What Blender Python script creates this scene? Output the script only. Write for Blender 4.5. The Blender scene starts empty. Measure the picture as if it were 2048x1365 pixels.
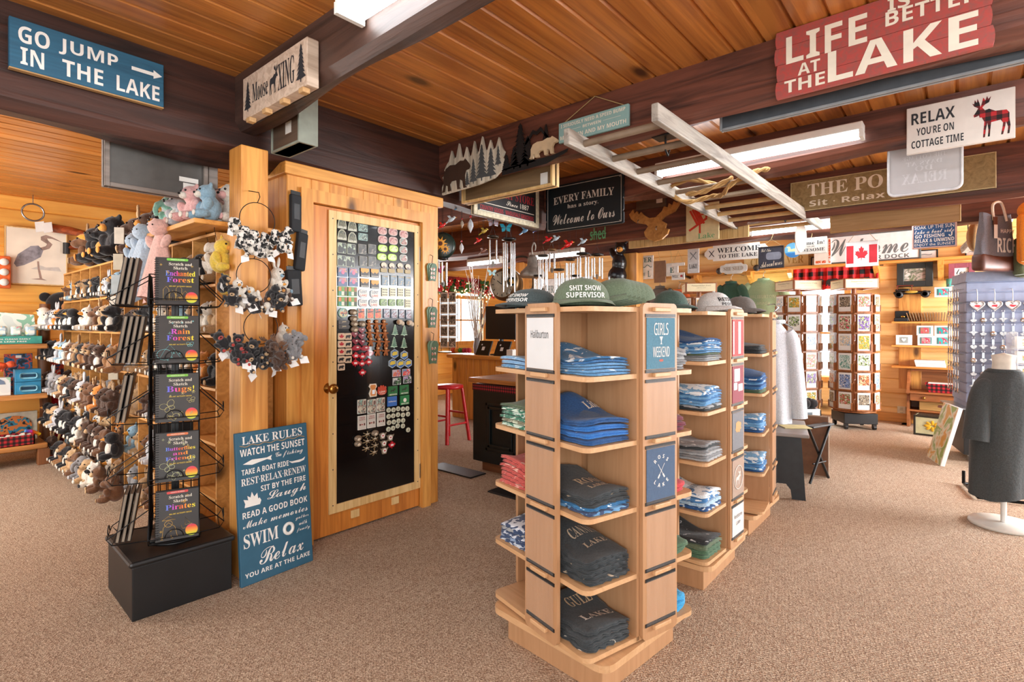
import bpy, bmesh, math, random
from mathutils import Vector, Matrix
PI = math.pi
R = math.radians
SC = bpy.context.scene
COL = SC.collection
# ---------------------------------------------------------------- camera, world, light, exposure
F, EYE, CX, CY = 1070.0, 1.3, 1024.0, 649.0          # focal length in pixels of the 2048 px frame, eye height, vanishing line
TH = math.atan2(1932 - CX, F)
CC, SS = math.cos(TH), math.sin(TH)
cam_d = bpy.data.cameras.new('camera')
cam_d.lens = 36.0 * F / 2048
cam_d.sensor_width = 36.0
cam_d.shift_y = (CY - 682.5) / 2048
cam_d.clip_start = 0.02
cam = bpy.data.objects.new('camera', cam_d)
cam.location = (0, 0, EYE)
cam.rotation_euler = (PI / 2, 0, TH - PI / 2)
COL.objects.link(cam)
SC.camera = cam
SC.view_settings.view_transform = 'Standard'
SC.view_settings.look = 'None'
SC.view_settings.gamma = 1.0
SC.view_settings.exposure = 0.75
SC.cycles.use_denoising = True
SC.cycles.max_bounces = 7
SC.cycles.diffuse_bounces = 4
SC.cycles.glossy_bounces = 3
SC.cycles.transmission_bounces = 5
SC.cycles.transparent_max_bounces = 8
SC.cycles.caustics_reflective = False
SC.cycles.caustics_refractive = False
SC.cycles.sample_clamp_indirect = 4.0
W = bpy.data.worlds.new('sky')
SC.world = W
W.use_nodes = True
W.node_tree.nodes['Background'].inputs[0].default_value = (0.95, 0.98, 1.0, 1)
W.node_tree.nodes['Background'].inputs[1].default_value = 0.95
def lamp(name, kind, loc, energy, size=1.0, size_y=None, rot=(0, 0, 0), col=(1, 1, 1)):
 d = bpy.data.lights.new(name, kind)
 d.energy = energy
 d.color = col
 if kind == 'AREA':
  d.shape = 'RECTANGLE'
  d.size = size
  d.size_y = size_y or size
 elif kind == 'SUN':
  d.angle = size
 o = bpy.data.objects.new(name, d)
 o.location = loc
 o.rotation_euler = rot
 COL.objects.link(o)
 return o
sun = lamp('sun', 'SUN', (6, -6, 6), 3.0, 0.02, rot=(R(52), 0, R(28)), col=(1, 0.95, 0.86))
# daylight through side, back and counter windows; nook and front are added fill
lamp('daylight_side', 'AREA', (6.9, -3.3, 1.45), 500, 3.4, 1.7, rot=(R(90), 0, 0), col=(0.95, 0.98, 1.0))
lamp('daylight_back', 'AREA', (8.98, 1.85, 1.2), 60, 0.9, 1.3, rot=(R(90), 0, R(90)), col=(0.95, 0.98, 1.0))
lamp('daylight_counter', 'AREA', (6.6, 7.6, 1.38), 75, 2.2, 0.8, rot=(R(-90), 0, 0), col=(0.97, 0.98, 1.0))
lamp('fill_nook', 'AREA', (-1.35, 5.4, 1.5), 105, 2.0, 1.5, rot=(0, R(-90), 0), col=(1.0, 0.97, 0.92))  # unseen lamp added to brighten the toy nook
lamp('fill_front', 'AREA', (-1.8, -1.6, 1.7), 72, 3.0, 2.0, rot=(R(90), 0, R(-45)), col=(1.0, 0.99, 0.97))  # fill lamp added behind the camera for even light
# ---------------------------------------------------------------- geometry of the place from the vanishing points
def ray(px):
 a = (px - CX) / F
 return CC + a * SS, SS - a * CC
def at(px, py, t):
 dx, dy = ray(px)
 return Vector((dx * t, dy * t, EYE + (CY - py) / F * t))
def atX(px, py, x):
 return at(px, py, x / ray(px)[0])
def atY(px, py, y):
 return at(px, py, y / ray(px)[1])
def atZ(px, py, z):
 return at(px, py, (z - EYE) * F / (CY - py))
# ---------------------------------------------------------------- materials
MATS = {}
def srgb(h):
 if isinstance(h, str):
  c = [int(h[i:i + 2], 16) / 255 for i in (0, 2, 4)]
 else:
  c = [v / 255 for v in h]
 return tuple((v / 12.92 if v <= 0.04045 else ((v + 0.055) / 1.055) ** 2.4) for v in c) + (1,)
class NT:
 def __init__(self, name):
  self.m = bpy.data.materials.new(name)
  self.m.use_nodes = True
  self.t = self.m.node_tree
  self.b = self.t.nodes['Principled BSDF']
 def n(self, kind, **kw):
  x = self.t.nodes.new('ShaderNode' + kind)
  for k, v in kw.items():
   if k.startswith('i_'):
    k = k[2:]
    x.inputs[int(k) if k.isdigit() else k.replace('_', ' ')].default_value = v
   else:
    setattr(x, k, v)
  return x
 def l(self, a, b):
  self.t.links.new(a, b)
 def co(self, which='Object', scale=(1, 1, 1), rot=(0, 0, 0)):
  c = self.n('TexCoord')
  mp = self.n('Mapping')
  mp.inputs['Scale'].default_value = scale
  mp.inputs['Rotation'].default_value = rot
  self.l(c.outputs[which], mp.inputs[0])
  return mp.outputs[0]
 def noise(self, vec, scale, detail=3, rough=0.5, dist=0.0):
  x = self.n('TexNoise')
  x.inputs['Scale'].default_value = scale
  x.inputs['Detail'].default_value = detail
  x.inputs['Roughness'].default_value = rough
  x.inputs['Distortion'].default_value = dist
  self.l(vec, x.inputs['Vector'])
  return x.outputs[0]
 def ramp(self, fac, stops, interp='LINEAR'):
  r = self.n('ValToRGB')
  cr = r.color_ramp
  cr.interpolation = interp
  while len(cr.elements) < len(stops):
   cr.elements.new(0.5)
  for e, (p, c) in zip(cr.elements, stops):
   e.position = p
   e.color = c if not isinstance(c, str) else srgb(c)
  self.l(fac, r.inputs[0])
  return r.outputs[0]
 def mix(self, fac, a, b, mode='MIX'):
  x = self.n('Mix', data_type='RGBA', blend_type=mode)
  for s, v in ((0, fac), (6, a), (7, b)):
   if hasattr(v, 'links'):
    self.l(v, x.inputs[s])
   else:
    x.inputs[s].default_value = v if not isinstance(v, str) else srgb(v)
  return x.outputs[2]
 def math(self, op, a, b=None):
  x = self.n('Math', operation=op)
  for s, v in ((0, a), (1, b)):
   if v is None:
    continue
   if hasattr(v, 'links'):
    self.l(v, x.inputs[s])
   else:
    x.inputs[s].default_value = v
  return x.outputs[0]
 def sep(self, vec):
  x = self.n('SeparateXYZ')
  self.l(vec, x.inputs[0])
  return x.outputs
 def bump(self, h, strength, dist=0.01):
  x = self.n('Bump')
  x.inputs['Strength'].default_value = strength
  x.inputs['Distance'].default_value = dist
  self.l(h, x.inputs['Height'])
  self.l(x.outputs[0], self.b.inputs['Normal'])
 def base(self, c):
  if hasattr(c, 'links'):
   self.l(c, self.b.inputs['Base Color'])
  else:
   self.b.inputs['Base Color'].default_value = c if not isinstance(c, str) else srgb(c)
 def set(self, **kw):
  for k, v in kw.items():
   self.b.inputs[k.replace('_', ' ')].default_value = v
  return self
def mat(col, rough=0.55, metal=0.0, var=0.12, scale=18.0, bump=0.0, bscale=120.0, coat=0.0, sheen=0.0, emit=0.0, key=None):
 """a plain surface: one colour with a slow noise in its tone"""
 k = ('m', col, rough, metal, var, scale, bump, bscale, coat, sheen, emit, key)
 if k in MATS:
  return MATS[k]
 t = NT('surface_' + (col if isinstance(col, str) else 'mix'))
 c = srgb(col)
 v = t.co()
 n = t.noise(v, scale, 2)
 lo = tuple(max(0, x * (1 - var)) for x in c[:3]) + (1,)
 hi = tuple(min(1, x * (1 + var)) for x in c[:3]) + (1,)
 out = t.ramp(n, [(0.3, lo), (0.7, hi)])
 t.base(out)
 t.set(Roughness=rough, Metallic=metal)
 if coat:
  t.set(Coat_Weight=coat)
 if sheen:
  t.set(Sheen_Weight=sheen, Sheen_Roughness=0.5)
 if emit:
  t.b.inputs['Emission Color'].default_value = c
  t.b.inputs['Emission Strength'].default_value = emit
 if bump:
  t.bump(t.noise(v, bscale, 3), bump, 0.004)
 MATS[k] = t.m
 return t.m
def wood(name, light, dark, axis=0, grain=26.0, knots=0.0, rough=0.45, plank=None, paxis=1, var=0.25, coat=0.0, bump=0.06):
 """grain along one axis, optional knots, optional tone per plank"""
 k = ('w', name)
 if k in MATS:
  return MATS[k]
 t = NT(name)
 sc = [1.0, 1.0, 1.0]
 sc[axis] = 0.06
 v = t.co('Object', sc)
 n = t.noise(v, grain, 4, 0.6, 1.2)
 col = t.ramp(n, [(0.28, dark), (0.62, light)])
 if plank:
  s = t.sep(t.co())
  idx = t.math('FLOOR', t.math('DIVIDE', s[paxis], plank))
  wn = t.n('TexWhiteNoise', noise_dimensions='1D')
  t.l(idx, wn.inputs['W'])
  hs = t.n('HueSaturation')
  t.l(t.math('ADD', t.math('MULTIPLY', wn.outputs[0], var * 2), 1 - var), hs.inputs['Value'])
  t.l(col, hs.inputs['Color'])
  col = hs.outputs[0]
 if knots:
  sk = [1.0, 1.0, 1.0]
  sk[axis] = 0.45
  vv = t.co('Object', sk)
  vo = t.n('TexVoronoi')
  vo.inputs['Scale'].default_value = knots
  t.l(vv, vo.inputs['Vector'])
  kn = t.ramp(vo.outputs['Distance'], [(0.06, (1, 1, 1, 1)), (0.15, (0, 0, 0, 1))])
  d = tuple(x * 0.25 for x in srgb(dark)[:3]) + (1,)
  col = t.mix(kn, col, d)
 t.base(col)
 t.set(Roughness=rough)
 if coat:
  t.set(Coat_Weight=coat, Coat_Roughness=0.25)
 if bump:
  t.bump(n, bump, 0.01)
 MATS[k] = t.m
 return t.m
def glass_mat(name='clear_plastic', alpha=0.14, col=(1, 1, 1, 1), rough=0.05):
 if name in MATS:
  return MATS[name]
 t = NT(name)
 t.set(Roughness=rough, Alpha=alpha)
 t.base(col)
 MATS[name] = t.m
 return t.m
def emis(name, col, strength):
 if name in MATS:
  return MATS[name]
 t = NT(name)
 c = srgb(col)
 t.base(c)
 t.b.inputs['Emission Color'].default_value = c
 t.b.inputs['Emission Strength'].default_value = strength
 MATS[name] = t.m
 return t.m
# ---------------------------------------------------------------- mesh builder
TXT = {}
def fan(s, font):
 """serif, script and italic letters by their own characters of the built-in font"""
 if font == 'sans':
  return s
 up, lo, dg = {'serif': (0x1D400, 0x1D41A, 0x1D7CE), 'script': (0x1D4D0, 0x1D4EA, None), 'thin': (0x1D5A0, 0x1D5BA, 0x1D7E2),
                  'bold': (0x1D5D4, 0x1D5EE, 0x1D7EC), 'ital': (0x1D468, 0x1D482, 0x1D7CE)}[font]
 o = ''
 for ch in s:
  if 'A' <= ch <= 'Z':
   o += chr(up + ord(ch) - 65)
  elif 'a' <= ch <= 'z':
   o += chr(lo + ord(ch) - 97)
  elif ch.isdigit() and dg:
   o += chr(dg + int(ch))
  else:
   o += ch
 return o
def text2d(s, font='sans', res=2):
 k = (s, font, res)
 if k not in TXT:
  c = bpy.data.curves.new('t', 'FONT')
  c.body = fan(s, font)
  c.resolution_u = res
  c.fill_mode = 'FRONT' if hasattr(c, 'fill_mode') else c.fill_mode
  o = bpy.data.objects.new('t', c)
  m = bpy.data.meshes.new_from_object(o)
  v = [(p.co.x, p.co.y) for p in m.vertices]
  f = [tuple(p.vertices) for p in m.polygons]
  bpy.data.objects.remove(o)
  bpy.data.curves.remove(c)
  bpy.data.meshes.remove(m)
  if v:
   x0, x1 = min(p[0] for p in v), max(p[0] for p in v)
   y0, y1 = min(p[1] for p in v), max(p[1] for p in v)
  else:
   x0 = x1 = y0 = y1 = 0
  TXT[k] = (v, f, x0, x1, y0, y1)
 return TXT[k]
class MB:
 def __init__(self):
  self.v, self.f, self.mi, self.sm = [], [], [], []
  self.X = None
 def add(self, vs, fs, mi=0, smooth=False):
  b = len(self.v)
  if self.X is not None:
   vs = [self.X @ Vector(p) for p in vs]
  self.v += [tuple(p) for p in vs]
  for f in fs:
   self.f.append(tuple(b + i for i in f))
   self.mi.append(mi)
   self.sm.append(smooth)
  return self
 def box(self, x0, x1, y0, y1, z0, z1, mi=0):
  v = [(x, y, z) for x in (x0, x1) for y in (y0, y1) for z in (z0, z1)]
  return self.add(v, [(0, 1, 3, 2), (4, 6, 7, 5), (0, 4, 5, 1), (2, 3, 7, 6), (0, 2, 6, 4), (1, 5, 7, 3)], mi)
 def bm(self, bm, mi=0, smooth=False, M=None):
  if M is not None:
   bm.transform(M)
  bm.verts.index_update()
  self.add([v.co.copy() for v in bm.verts], [tuple(v.index for v in f.verts) for f in bm.faces], mi, smooth)
  bm.free()
  return self
 def rbox(self, x0, x1, y0, y1, z0, z1, r=0.01, seg=2, mi=0, smooth=False, M=None):
  bm = bmesh.new()
  bmesh.ops.create_cube(bm, size=1)
  bm.transform(Matrix.Translation(((x0 + x1) / 2, (y0 + y1) / 2, (z0 + z1) / 2)) @ Matrix.Diagonal((abs(x1 - x0), abs(y1 - y0), abs(z1 - z0), 1)))
  bmesh.ops.bevel(bm, geom=list(bm.edges), offset=r, segments=seg, affect='EDGES', profile=0.5)
  return self.bm(bm, mi, smooth, M)
 def cyl(self, p0, p1, r0, r1=None, n=10, mi=0, smooth=True, caps=True):
  r1 = r0 if r1 is None else r1
  p0, p1 = Vector(p0), Vector(p1)
  d = (p1 - p0)
  if d.length < 1e-9:
   return self
  q = d.to_track_quat('Z', 'Y').to_matrix()
  vs = []
  for p, r in ((p0, r0), (p1, r1)):
   for i in range(n):
    a = 2 * PI * i / n
    vs.append(p + q @ Vector((math.cos(a) * r, math.sin(a) * r, 0)))
  self.add(vs, [(i, (i + 1) % n, n + (i + 1) % n, n + i) for i in range(n)], mi, smooth)
  if caps:
   self.add(vs, [tuple(range(n - 1, -1, -1)), tuple(range(n, 2 * n))], mi, False)
  return self
 def tube(self, pts, r, n=6, closed=False, mi=0):
  pts = [Vector(p) for p in pts]
  N = len(pts)
  vs, prev = [], None
  for i, p in enumerate(pts):
   if closed:
    d = pts[(i + 1) % N] - pts[i - 1]
   else:
    d = pts[min(i + 1, N - 1)] - pts[max(i - 1, 0)]
   d = d.normalized() if d.length > 1e-9 else Vector((0, 0, 1))
   if prev is None:
    up = Vector((0, 0, 1)) if abs(d.z) < 0.9 else Vector((1, 0, 0))
   else:
    up = prev
   s = d.cross(up)
   s = s.normalized() if s.length > 1e-6 else d.orthogonal().normalized()
   u = s.cross(d).normalized()
   prev = u
   rr = r[i] if isinstance(r, (list, tuple)) else r
   for k in range(n):
    a = 2 * PI * k / n
    vs.append(p + s * math.cos(a) * rr + u * math.sin(a) * rr)
  fs = []
  for i in range(N if closed else N - 1):
   j = (i + 1) % N
   for k in range(n):
    fs.append((i * n + k, i * n + (k + 1) % n, j * n + (k + 1) % n, j * n + k))
  self.add(vs, fs, mi, True)
  if not closed:
   self.add(vs, [tuple(range(n - 1, -1, -1)), tuple(range((N - 1) * n, N * n))], mi)
  return self
 def lathe(self, prof, n=24, c=(0, 0, 0), mi=0, smooth=True, M=None):
  c = Vector(c)
  vs = []
  for r, z in prof:
   for i in range(n):
    a = 2 * PI * i / n
    p = Vector((r * math.cos(a), r * math.sin(a), z))
    vs.append((M @ p if M is not None else p) + c)
  fs = []
  for j in range(len(prof) - 1):
   for i in range(n):
    fs.append((j * n + i, j * n + (i + 1) % n, (j + 1) * n + (i + 1) % n, (j + 1) * n + i))
  self.add(vs, fs, mi, smooth)
  if prof[0][0] > 1e-5:
   self.add(vs, [tuple(range(n - 1, -1, -1))], mi)
  if prof[-1][0] > 1e-5:
   self.add(vs, [tuple(range((len(prof) - 1) * n, len(prof) * n))], mi)
  return self
 def ell(self, c, r, seg=12, ring=8, mi=0, M=None):
  c = Vector(c)
  r = r if isinstance(r, (tuple, list)) else (r, r, r)
  vs, fs = [], []
  for j in range(ring + 1):
   ph = PI * j / ring
   for i in range(seg):
    a = 2 * PI * i / seg
    p = Vector((r[0] * math.sin(ph) * math.cos(a), r[1] * math.sin(ph) * math.sin(a), r[2] * math.cos(ph)))
    vs.append((M @ p if M is not None else p) + c)
  for j in range(ring):
   for i in range(seg):
    a, b = j * seg + i, j * seg + (i + 1) % seg
    q = (a, a + seg, b + seg, b)
    if j == 0:
     q = (a, a + seg, b + seg)
    elif j == ring - 1:
     q = (a, a + seg, b)
    fs.append(q)
  return self.add(vs, fs, mi, True)
 def prism(self, out, y0, y1, mi=0, mi2=None):
  """outline of (x, z), front face at y0, back at y1"""
  n = len(out)
  ar = sum(out[i][0] * out[(i + 1) % n][1] - out[(i + 1) % n][0] * out[i][1] for i in range(n))
  if ar < 0:
   out = out[::-1]
  vs = [(x, y0, z) for x, z in out] + [(x, y1, z) for x, z in out]
  self.add(vs, [tuple(range(n)), tuple(range(2 * n - 1, n - 1, -1))], mi)
  self.add(vs, [(i, n + i, n + (i + 1) % n, (i + 1) % n) for i in range(n)], mi if mi2 is None else mi2)
  return self
 def flat(self, out, y, mi=0):
  n = len(out)
  ar = sum(out[i][0] * out[(i + 1) % n][1] - out[(i + 1) % n][0] * out[i][1] for i in range(n))
  if ar < 0:
   out = out[::-1]
  return self.add([(x, y, z) for x, z in out], [tuple(range(n))], mi)
 def text(self, s, x, z, w=None, h=None, y=-0.001, font='sans', align='c', mi=0, shear=0.0, rot=0.0, fn=None, arc=0.0):
  """a line of letters fitted to the width w and height h, standing in the x-z plane at depth y"""
  v, f, x0, x1, y0, y1 = text2d(s, font)
  if not v:
   return self
  gw, gh = max(x1 - x0, 1e-6), max(y1 - y0, 1e-6)
  if w is None:
   sx = sy = h / gh
  elif h is None:
   sx = sy = w / gw
  else:
   sx, sy = w / gw, h / gh
  ox = {'c': (x0 + x1) / 2, 'l': x0, 'r': x1}[align]
  cr, sr = math.cos(rot), math.sin(rot)
  vs = []
  for px, py in v:
   a, b = (px - ox) * sx, (py - y0) * sy - gh * sy / 2
   a += b * shear
   b += arc * (a * a)
   a, b = a * cr - b * sr, a * sr + b * cr
   p = (x + a, y, z + b)
   vs.append(fn(p) if fn else p)
  return self.add(vs, f, mi)
 def build(self, name, mats, parent=None, loc=None, rz=None, label=None, cat=None, group=None, kind=None, rot=None):
  me = bpy.data.meshes.new(name)
  me.from_pydata(self.v, [], self.f)
  mats = mats if isinstance(mats, (list, tuple)) else [mats]
  for m in mats:
   me.materials.append(m)
  if len(mats) > 1:
   me.polygons.foreach_set('material_index', self.mi)
  me.polygons.foreach_set('use_smooth', self.sm)
  me.update()
  o = bpy.data.objects.new(name, me)
  COL.objects.link(o)
  if parent:
   o.parent = parent
  if loc is not None:
   o.location = loc
  if rot is not None:
   o.rotation_euler = rot
  elif rz is not None:
   o.rotation_euler = (0, 0, rz)
  tag(o, label, cat, group, kind)
  return o
def tag(o, label=None, cat=None, group=None, kind=None):
 if label:
  o['label'] = label
 if cat:
  o['category'] = cat
 if group:
  o['group'] = group
 if kind:
  o['kind'] = kind
 return o
def thing(name, label, cat, loc=(0, 0, 0), rz=0.0, group=None, rot=None):
 o = bpy.data.objects.new(name, None)
 o.empty_display_size = 0.05
 COL.objects.link(o)
 o.location = loc
 o.rotation_euler = rot or (0, 0, rz)
 return tag(o, label, cat, group)
def dup(root, loc=None, rz=None, label=None, group=None, rot=None, scale=None):
 """a copy of a thing with copies of its parts and sub-parts"""
 r = root.copy()
 COL.objects.link(r)
 for ch in list(root.children):
  c = ch.copy()
  COL.objects.link(c)
  c.parent = r
  for g in list(ch.children):
   d = g.copy()
   COL.objects.link(d)
   d.parent = c
 if loc is not None:
  r.location = loc
 if rz is not None:
  r.rotation_euler = (0, 0, rz)
 if rot is not None:
  r.rotation_euler = rot
 if scale is not None:
  r.scale = (scale,) * 3 if not isinstance(scale, (tuple, list)) else scale
 if label:
  r['label'] = label
 if group:
  r['group'] = group
 return r
ORD = 'first second third fourth fifth sixth seventh eighth ninth tenth eleventh twelfth thirteenth fourteenth fifteenth sixteenth seventeenth eighteenth nineteenth twentieth'.split()
rnd = random.Random(7)
def blob(rx, rz, n=28, jag=0.0, seed=1, sq=2.0):
 g = random.Random(seed)
 o = []
 for i in range(n):
  a = 2 * PI * i / n
  c, s = math.cos(a), math.sin(a)
  k = (abs(c) ** sq + abs(s) ** sq) ** (-1 / sq)
  k *= 1 + g.uniform(-jag, jag)
  o.append((rx * c * k, rz * s * k))
 return o
def rrect(w, h, r, n=4, x=0, z=0):
 o = []
 for cx, cz, a0 in ((w / 2 - r, h / 2 - r, 0), (-w / 2 + r, h / 2 - r, 90), (-w / 2 + r, -h / 2 + r, 180), (w / 2 - r, -h / 2 + r, 270)):
  for i in range(n + 1):
   a = R(a0 + 90 * i / n)
   o.append((x + cx + r * math.cos(a), z + cz + r * math.sin(a)))
 return o
def fir(h, w, tiers=7, x=0, z=0, seed=3, trunk=0.08):
 """outline of a fir tree"""
 g = random.Random(seed)
 Lf, Rt = [], []
 for i in range(tiers):
  t0 = 1 - i / tiers
  t1 = 1 - (i + 0.85) / tiers
  ww = w / 2 * (0.12 + 0.88 * (i + 1) / tiers)
  z1 = z + h * (trunk + (1 - trunk) * t1)
  zi = z1 + h * 0.035
  Lf += [(x - ww * g.uniform(0.85, 1.05), z1), (x - ww * 0.45, zi)]
  Rt += [(x + ww * g.uniform(0.85, 1.05), z1), (x + ww * 0.45, zi)]
 tw = w * 0.05
 return [(x, z + h)] + Rt[:-1] + [(x + tw, z + h * trunk), (x + tw, z)] + [(x - tw, z), (x - tw, z + h * trunk)] + Lf[:-1][::-1]
BEAR = [(-0.5, 0.12), (-0.5, 0.34), (-0.42, 0.5), (-0.25, 0.56), (-0.05, 0.54), (0.12, 0.6), (0.25, 0.58), (0.3, 0.62), (0.35, 0.58), (0.46, 0.48), (0.5, 0.42), (0.45, 0.37),
  (0.35, 0.36), (0.3, 0.26), (0.32, 0.04), (0.38, 0.0), (0.24, 0.0), (0.2, 0.16), (0.12, 0.2), (0.1, 0.04), (0.15, 0.0), (0.02, 0.0), (-0.02, 0.2), (-0.18, 0.2), (-0.24, 0.14),
  (-0.2, 0.0), (-0.33, 0.0), (-0.34, 0.12), (-0.4, 0.14), (-0.44, 0.0), (-0.56, 0.0), (-0.52, 0.06)]
MOOSE = [(-0.5, 0.5), (-0.42, 0.58), (-0.1, 0.6), (0.08, 0.68), (0.2, 0.66), (0.28, 0.74), (0.2, 0.8), (0.08, 0.84), (0.02, 0.98), (0.1, 0.92), (0.14, 1.0), (0.19, 0.9), (0.25, 0.98),
         (0.29, 0.86), (0.33, 0.76), (0.36, 0.86), (0.42, 0.98), (0.44, 0.88), (0.5, 0.96), (0.52, 0.86), (0.58, 0.88), (0.52, 0.8), (0.4, 0.74), (0.46, 0.66), (0.54, 0.58), (0.52, 0.53),
         (0.44, 0.54), (0.38, 0.56), (0.36, 0.5), (0.3, 0.5), (0.22, 0.38), (0.24, 0.2), (0.26, 0.0), (0.2, 0.0), (0.17, 0.2), (0.13, 0.34), (0.1, 0.16), (0.12, 0.0), (0.06, 0.0),
         (0.04, 0.2), (0.02, 0.34), (-0.25, 0.36), (-0.32, 0.28), (-0.3, 0.16), (-0.26, 0.0), (-0.32, 0.0), (-0.38, 0.18), (-0.4, 0.3), (-0.46, 0.16), (-0.44, 0.0), (-0.5, 0.0),
         (-0.53, 0.2), (-0.5, 0.36)]
LEAF = [(0, -0.5), (0.03, -0.25), (0.3, -0.3), (0.26, -0.2), (0.5, 0.02), (0.43, 0.06), (0.46, 0.2), (0.32, 0.17), (0.27, 0.24), (0.14, 0.1), (0.2, 0.4), (0.1, 0.36), (0, 0.52),
  (-0.1, 0.36), (-0.2, 0.4), (-0.14, 0.1), (-0.27, 0.24), (-0.32, 0.17), (-0.46, 0.2), (-0.43, 0.06), (-0.5, 0.02), (-0.26, -0.2), (-0.3, -0.3), (-0.03, -0.25)]
def shp(pts, s=1.0, x=0, z=0, sz=None, flip=False):
 sz = sz or s
 return [(x + (-a if flip else a) * s, z + b * sz) for a, b in pts]
# ---------------------------------------------------------------- the setting
ZC, YB, XL, XR_, XP, X5, X6, XW, YW = 2.61, 2.95, 2.65, 3.93, 5.25, 6.55, 6.76, 8.75, 7.35
XM = 1.21
PINE = wood('pine_boards', 'cc8640', '9a5824', 0, 16, 3.2, 0.35, plank=0.135, paxis=1, var=0.16, coat=0.25)
PINE_Z = wood('pine_upright', 'e2a352', 'b9742c', 2, 20, 3.5, 0.4, coat=0.15)
PINE_X = wood('pine_trim', 'e2a352', 'b9742c', 0, 20, 3.0, 0.4, coat=0.15)
PINE_Y = wood('pine_rail', 'e2a352', 'b9742c', 1, 20, 3.0, 0.4, coat=0.15)
LOG_X = wood('log_boards', 'f0b558', 'd9923c', 0, 10, 2.0, 0.4, plank=0.19, paxis=2, var=0.1)
LOG_Y = wood('log_boards_back', 'f4cb88', 'e0ac66', 1, 10, 2.0, 0.4, plank=0.19, paxis=2, var=0.1)  # daylight paleness is put into the back wall's board colour
BEAM_X = wood('stained_beam', '4a2a20', '1e110e', 0, 14, 1.6, 0.5, bump=0.35)
BEAM_Y = wood('stained_beam_cross', '7a4838', '351d17', 1, 14, 1.6, 0.5, bump=0.35)
RAW = wood('pale_pine', 'e6c489', 'c99d5e', 2, 24, 2.0, 0.5)
BLACK = mat('0d0e10', 0.4)
DARK = mat('1a1a1c', 0.5)
WHITE = mat('ecebe6', 0.55, var=0.04)
METAL = mat('9fa2a6', 0.3, 1.0, var=0.05)
BRASS = mat('a8793a', 0.28, 1.0, var=0.05)
WIRE = mat('121214', 0.35, 0.6)
# carpet: short loop pile, brown with beige and red flecks
t = NT('carpet')
v = t.co()
a = t.n('TexVoronoi', i_Scale=190.0)
t.l(v, a.inputs['Vector'])
wn = t.n('TexWhiteNoise', noise_dimensions='3D')
t.l(a.outputs['Position'], wn.inputs['Vector'])
c = t.ramp(wn.outputs[0], [(0.0, '967a66'), (0.3, 'bca38b'), (0.55, 'ccb69e'), (0.8, 'e0ceb6'), (1.0, 'b2937a')])
br = t.n('TexBrick', i_Scale=1.0)
for k_, v_ in (('Brick Width', 0.02), ('Row Height', 0.011), ('Mortar Size', 0.0016), ('Color1', (1, 1, 1, 1)), ('Color2', (0.86, 0.85, 0.84, 1)), ('Mortar', (0.62, 0.6, 0.58, 1))):
 br.inputs[k_].default_value = v_
t.l(t.co('Object', (1, 1, 1), (0, 0, 0.6)), br.inputs['Vector'])
c = t.mix(1.0, c, br.outputs['Color'], 'MULTIPLY')
c2 = t.mix(1.0, c, t.ramp(t.noise(v, 1.3, 3), [(0.3, (0.9, 0.9, 0.89, 1)), (0.7, (1, 1, 1, 1))]), 'MULTIPLY')
t.base(c2)
t.set(Roughness=0.95)
t.bump(a.outputs['Distance'], 0.5, 0.008)
CARPET = t.m
MB().box(-2.6, XW + 0.1, -3.2, YW + 0.1, -0.1, 0.0).build('floor', CARPET, kind='structure')
# ceilings: tongue-and-groove boards that run with the long beam
b = MB()
y = -3.2
pw = 0.135
while y < YW:
 y1 = y + pw
 g = 0.011
 prof = [(y, ZC + 0.014), (y + g, ZC), (y1 - g, ZC), (y1, ZC + 0.014)]
 vs = [(x, p[0], p[1]) for x in (-2.6, XW + 0.1) for p in prof]
 b.add(vs, [(0, 1, 5, 4), (1, 2, 6, 5), (2, 3, 7, 6)])
 y = y1
b.box(-2.6, XW + 0.1, -3.2, YW, ZC + 0.02, ZC + 0.06)
b.build('ceiling', PINE, kind='structure')
BEAM_N = wood('stained_beam_near', '4f372e', '231815', 1, 14, 1.6, 0.5, bump=0.35)
def beam(axis, a0, a1, pos, w, z0, z1, seed, wav=0.025, step=0.08, m=None):
 """a hewn beam: flat top, wavy lower edges"""
 g = random.Random(seed)
 ks = [(g.uniform(1.2, 2.2), g.uniform(0, 6), wav), (g.uniform(3, 5), g.uniform(0, 6), wav * 0.4)]
 kk = [(g.uniform(1.2, 2.4), g.uniform(0, 6), wav), (g.uniform(4, 7), g.uniform(0, 6), wav * 0.35)]
 n = int((a1 - a0) / step)
 vs, fs = [], []
 for i in range(n + 1):
  s = a0 + (a1 - a0) * i / n
  d0 = sum(A * math.sin(k * s + p) for k, p, A in ks)
  d1 = sum(A * math.sin(k * s + p) for k, p, A in kk)
  pr = [(0, z1), (0, z0 + 0.04 + d0 * 0.6), (0.03, z0 + d0), (w - 0.03, z0 + d1), (w + d1 * 0.5, z0 + 0.04 + d1), (w, z1)]
  for o, z in pr:
   vs.append((s, pos + o, z) if axis == 'x' else (pos + o, s, z))
 for i in range(n):
  for k in range(5):
   q = (i * 6 + k, i * 6 + k + 1, i * 6 + 7 + k, i * 6 + 6 + k)
   fs.append(q if axis != 'x' else q[::-1])
 fs += [tuple(range(6)), tuple(range(n * 6 + 5, n * 6 - 1, -1))]
 o = MB().add(vs, fs).build('ceiling_beam', m or (BEAM_X if axis == 'x' else BEAM_Y), kind='structure')
 return o
beam('x', -2.5, XR_ + 0.05, YB, 0.2, 2.19, ZC, 1, 0.03)
beam('y', -3.1, YB, XM, 0.13, 2.345, ZC, 2, 0.03, m=BEAM_N)
beam('y', -3.1, YW, XL, 0.15, 2.335, ZC, 3, 0.02)
beam('y', -3.1, YW, XR_, 0.16, 2.36, ZC, 4, 0.035)
beam('y', -3.1, YW, XP, 0.16, 2.24, ZC, 5, 0.025)
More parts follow.
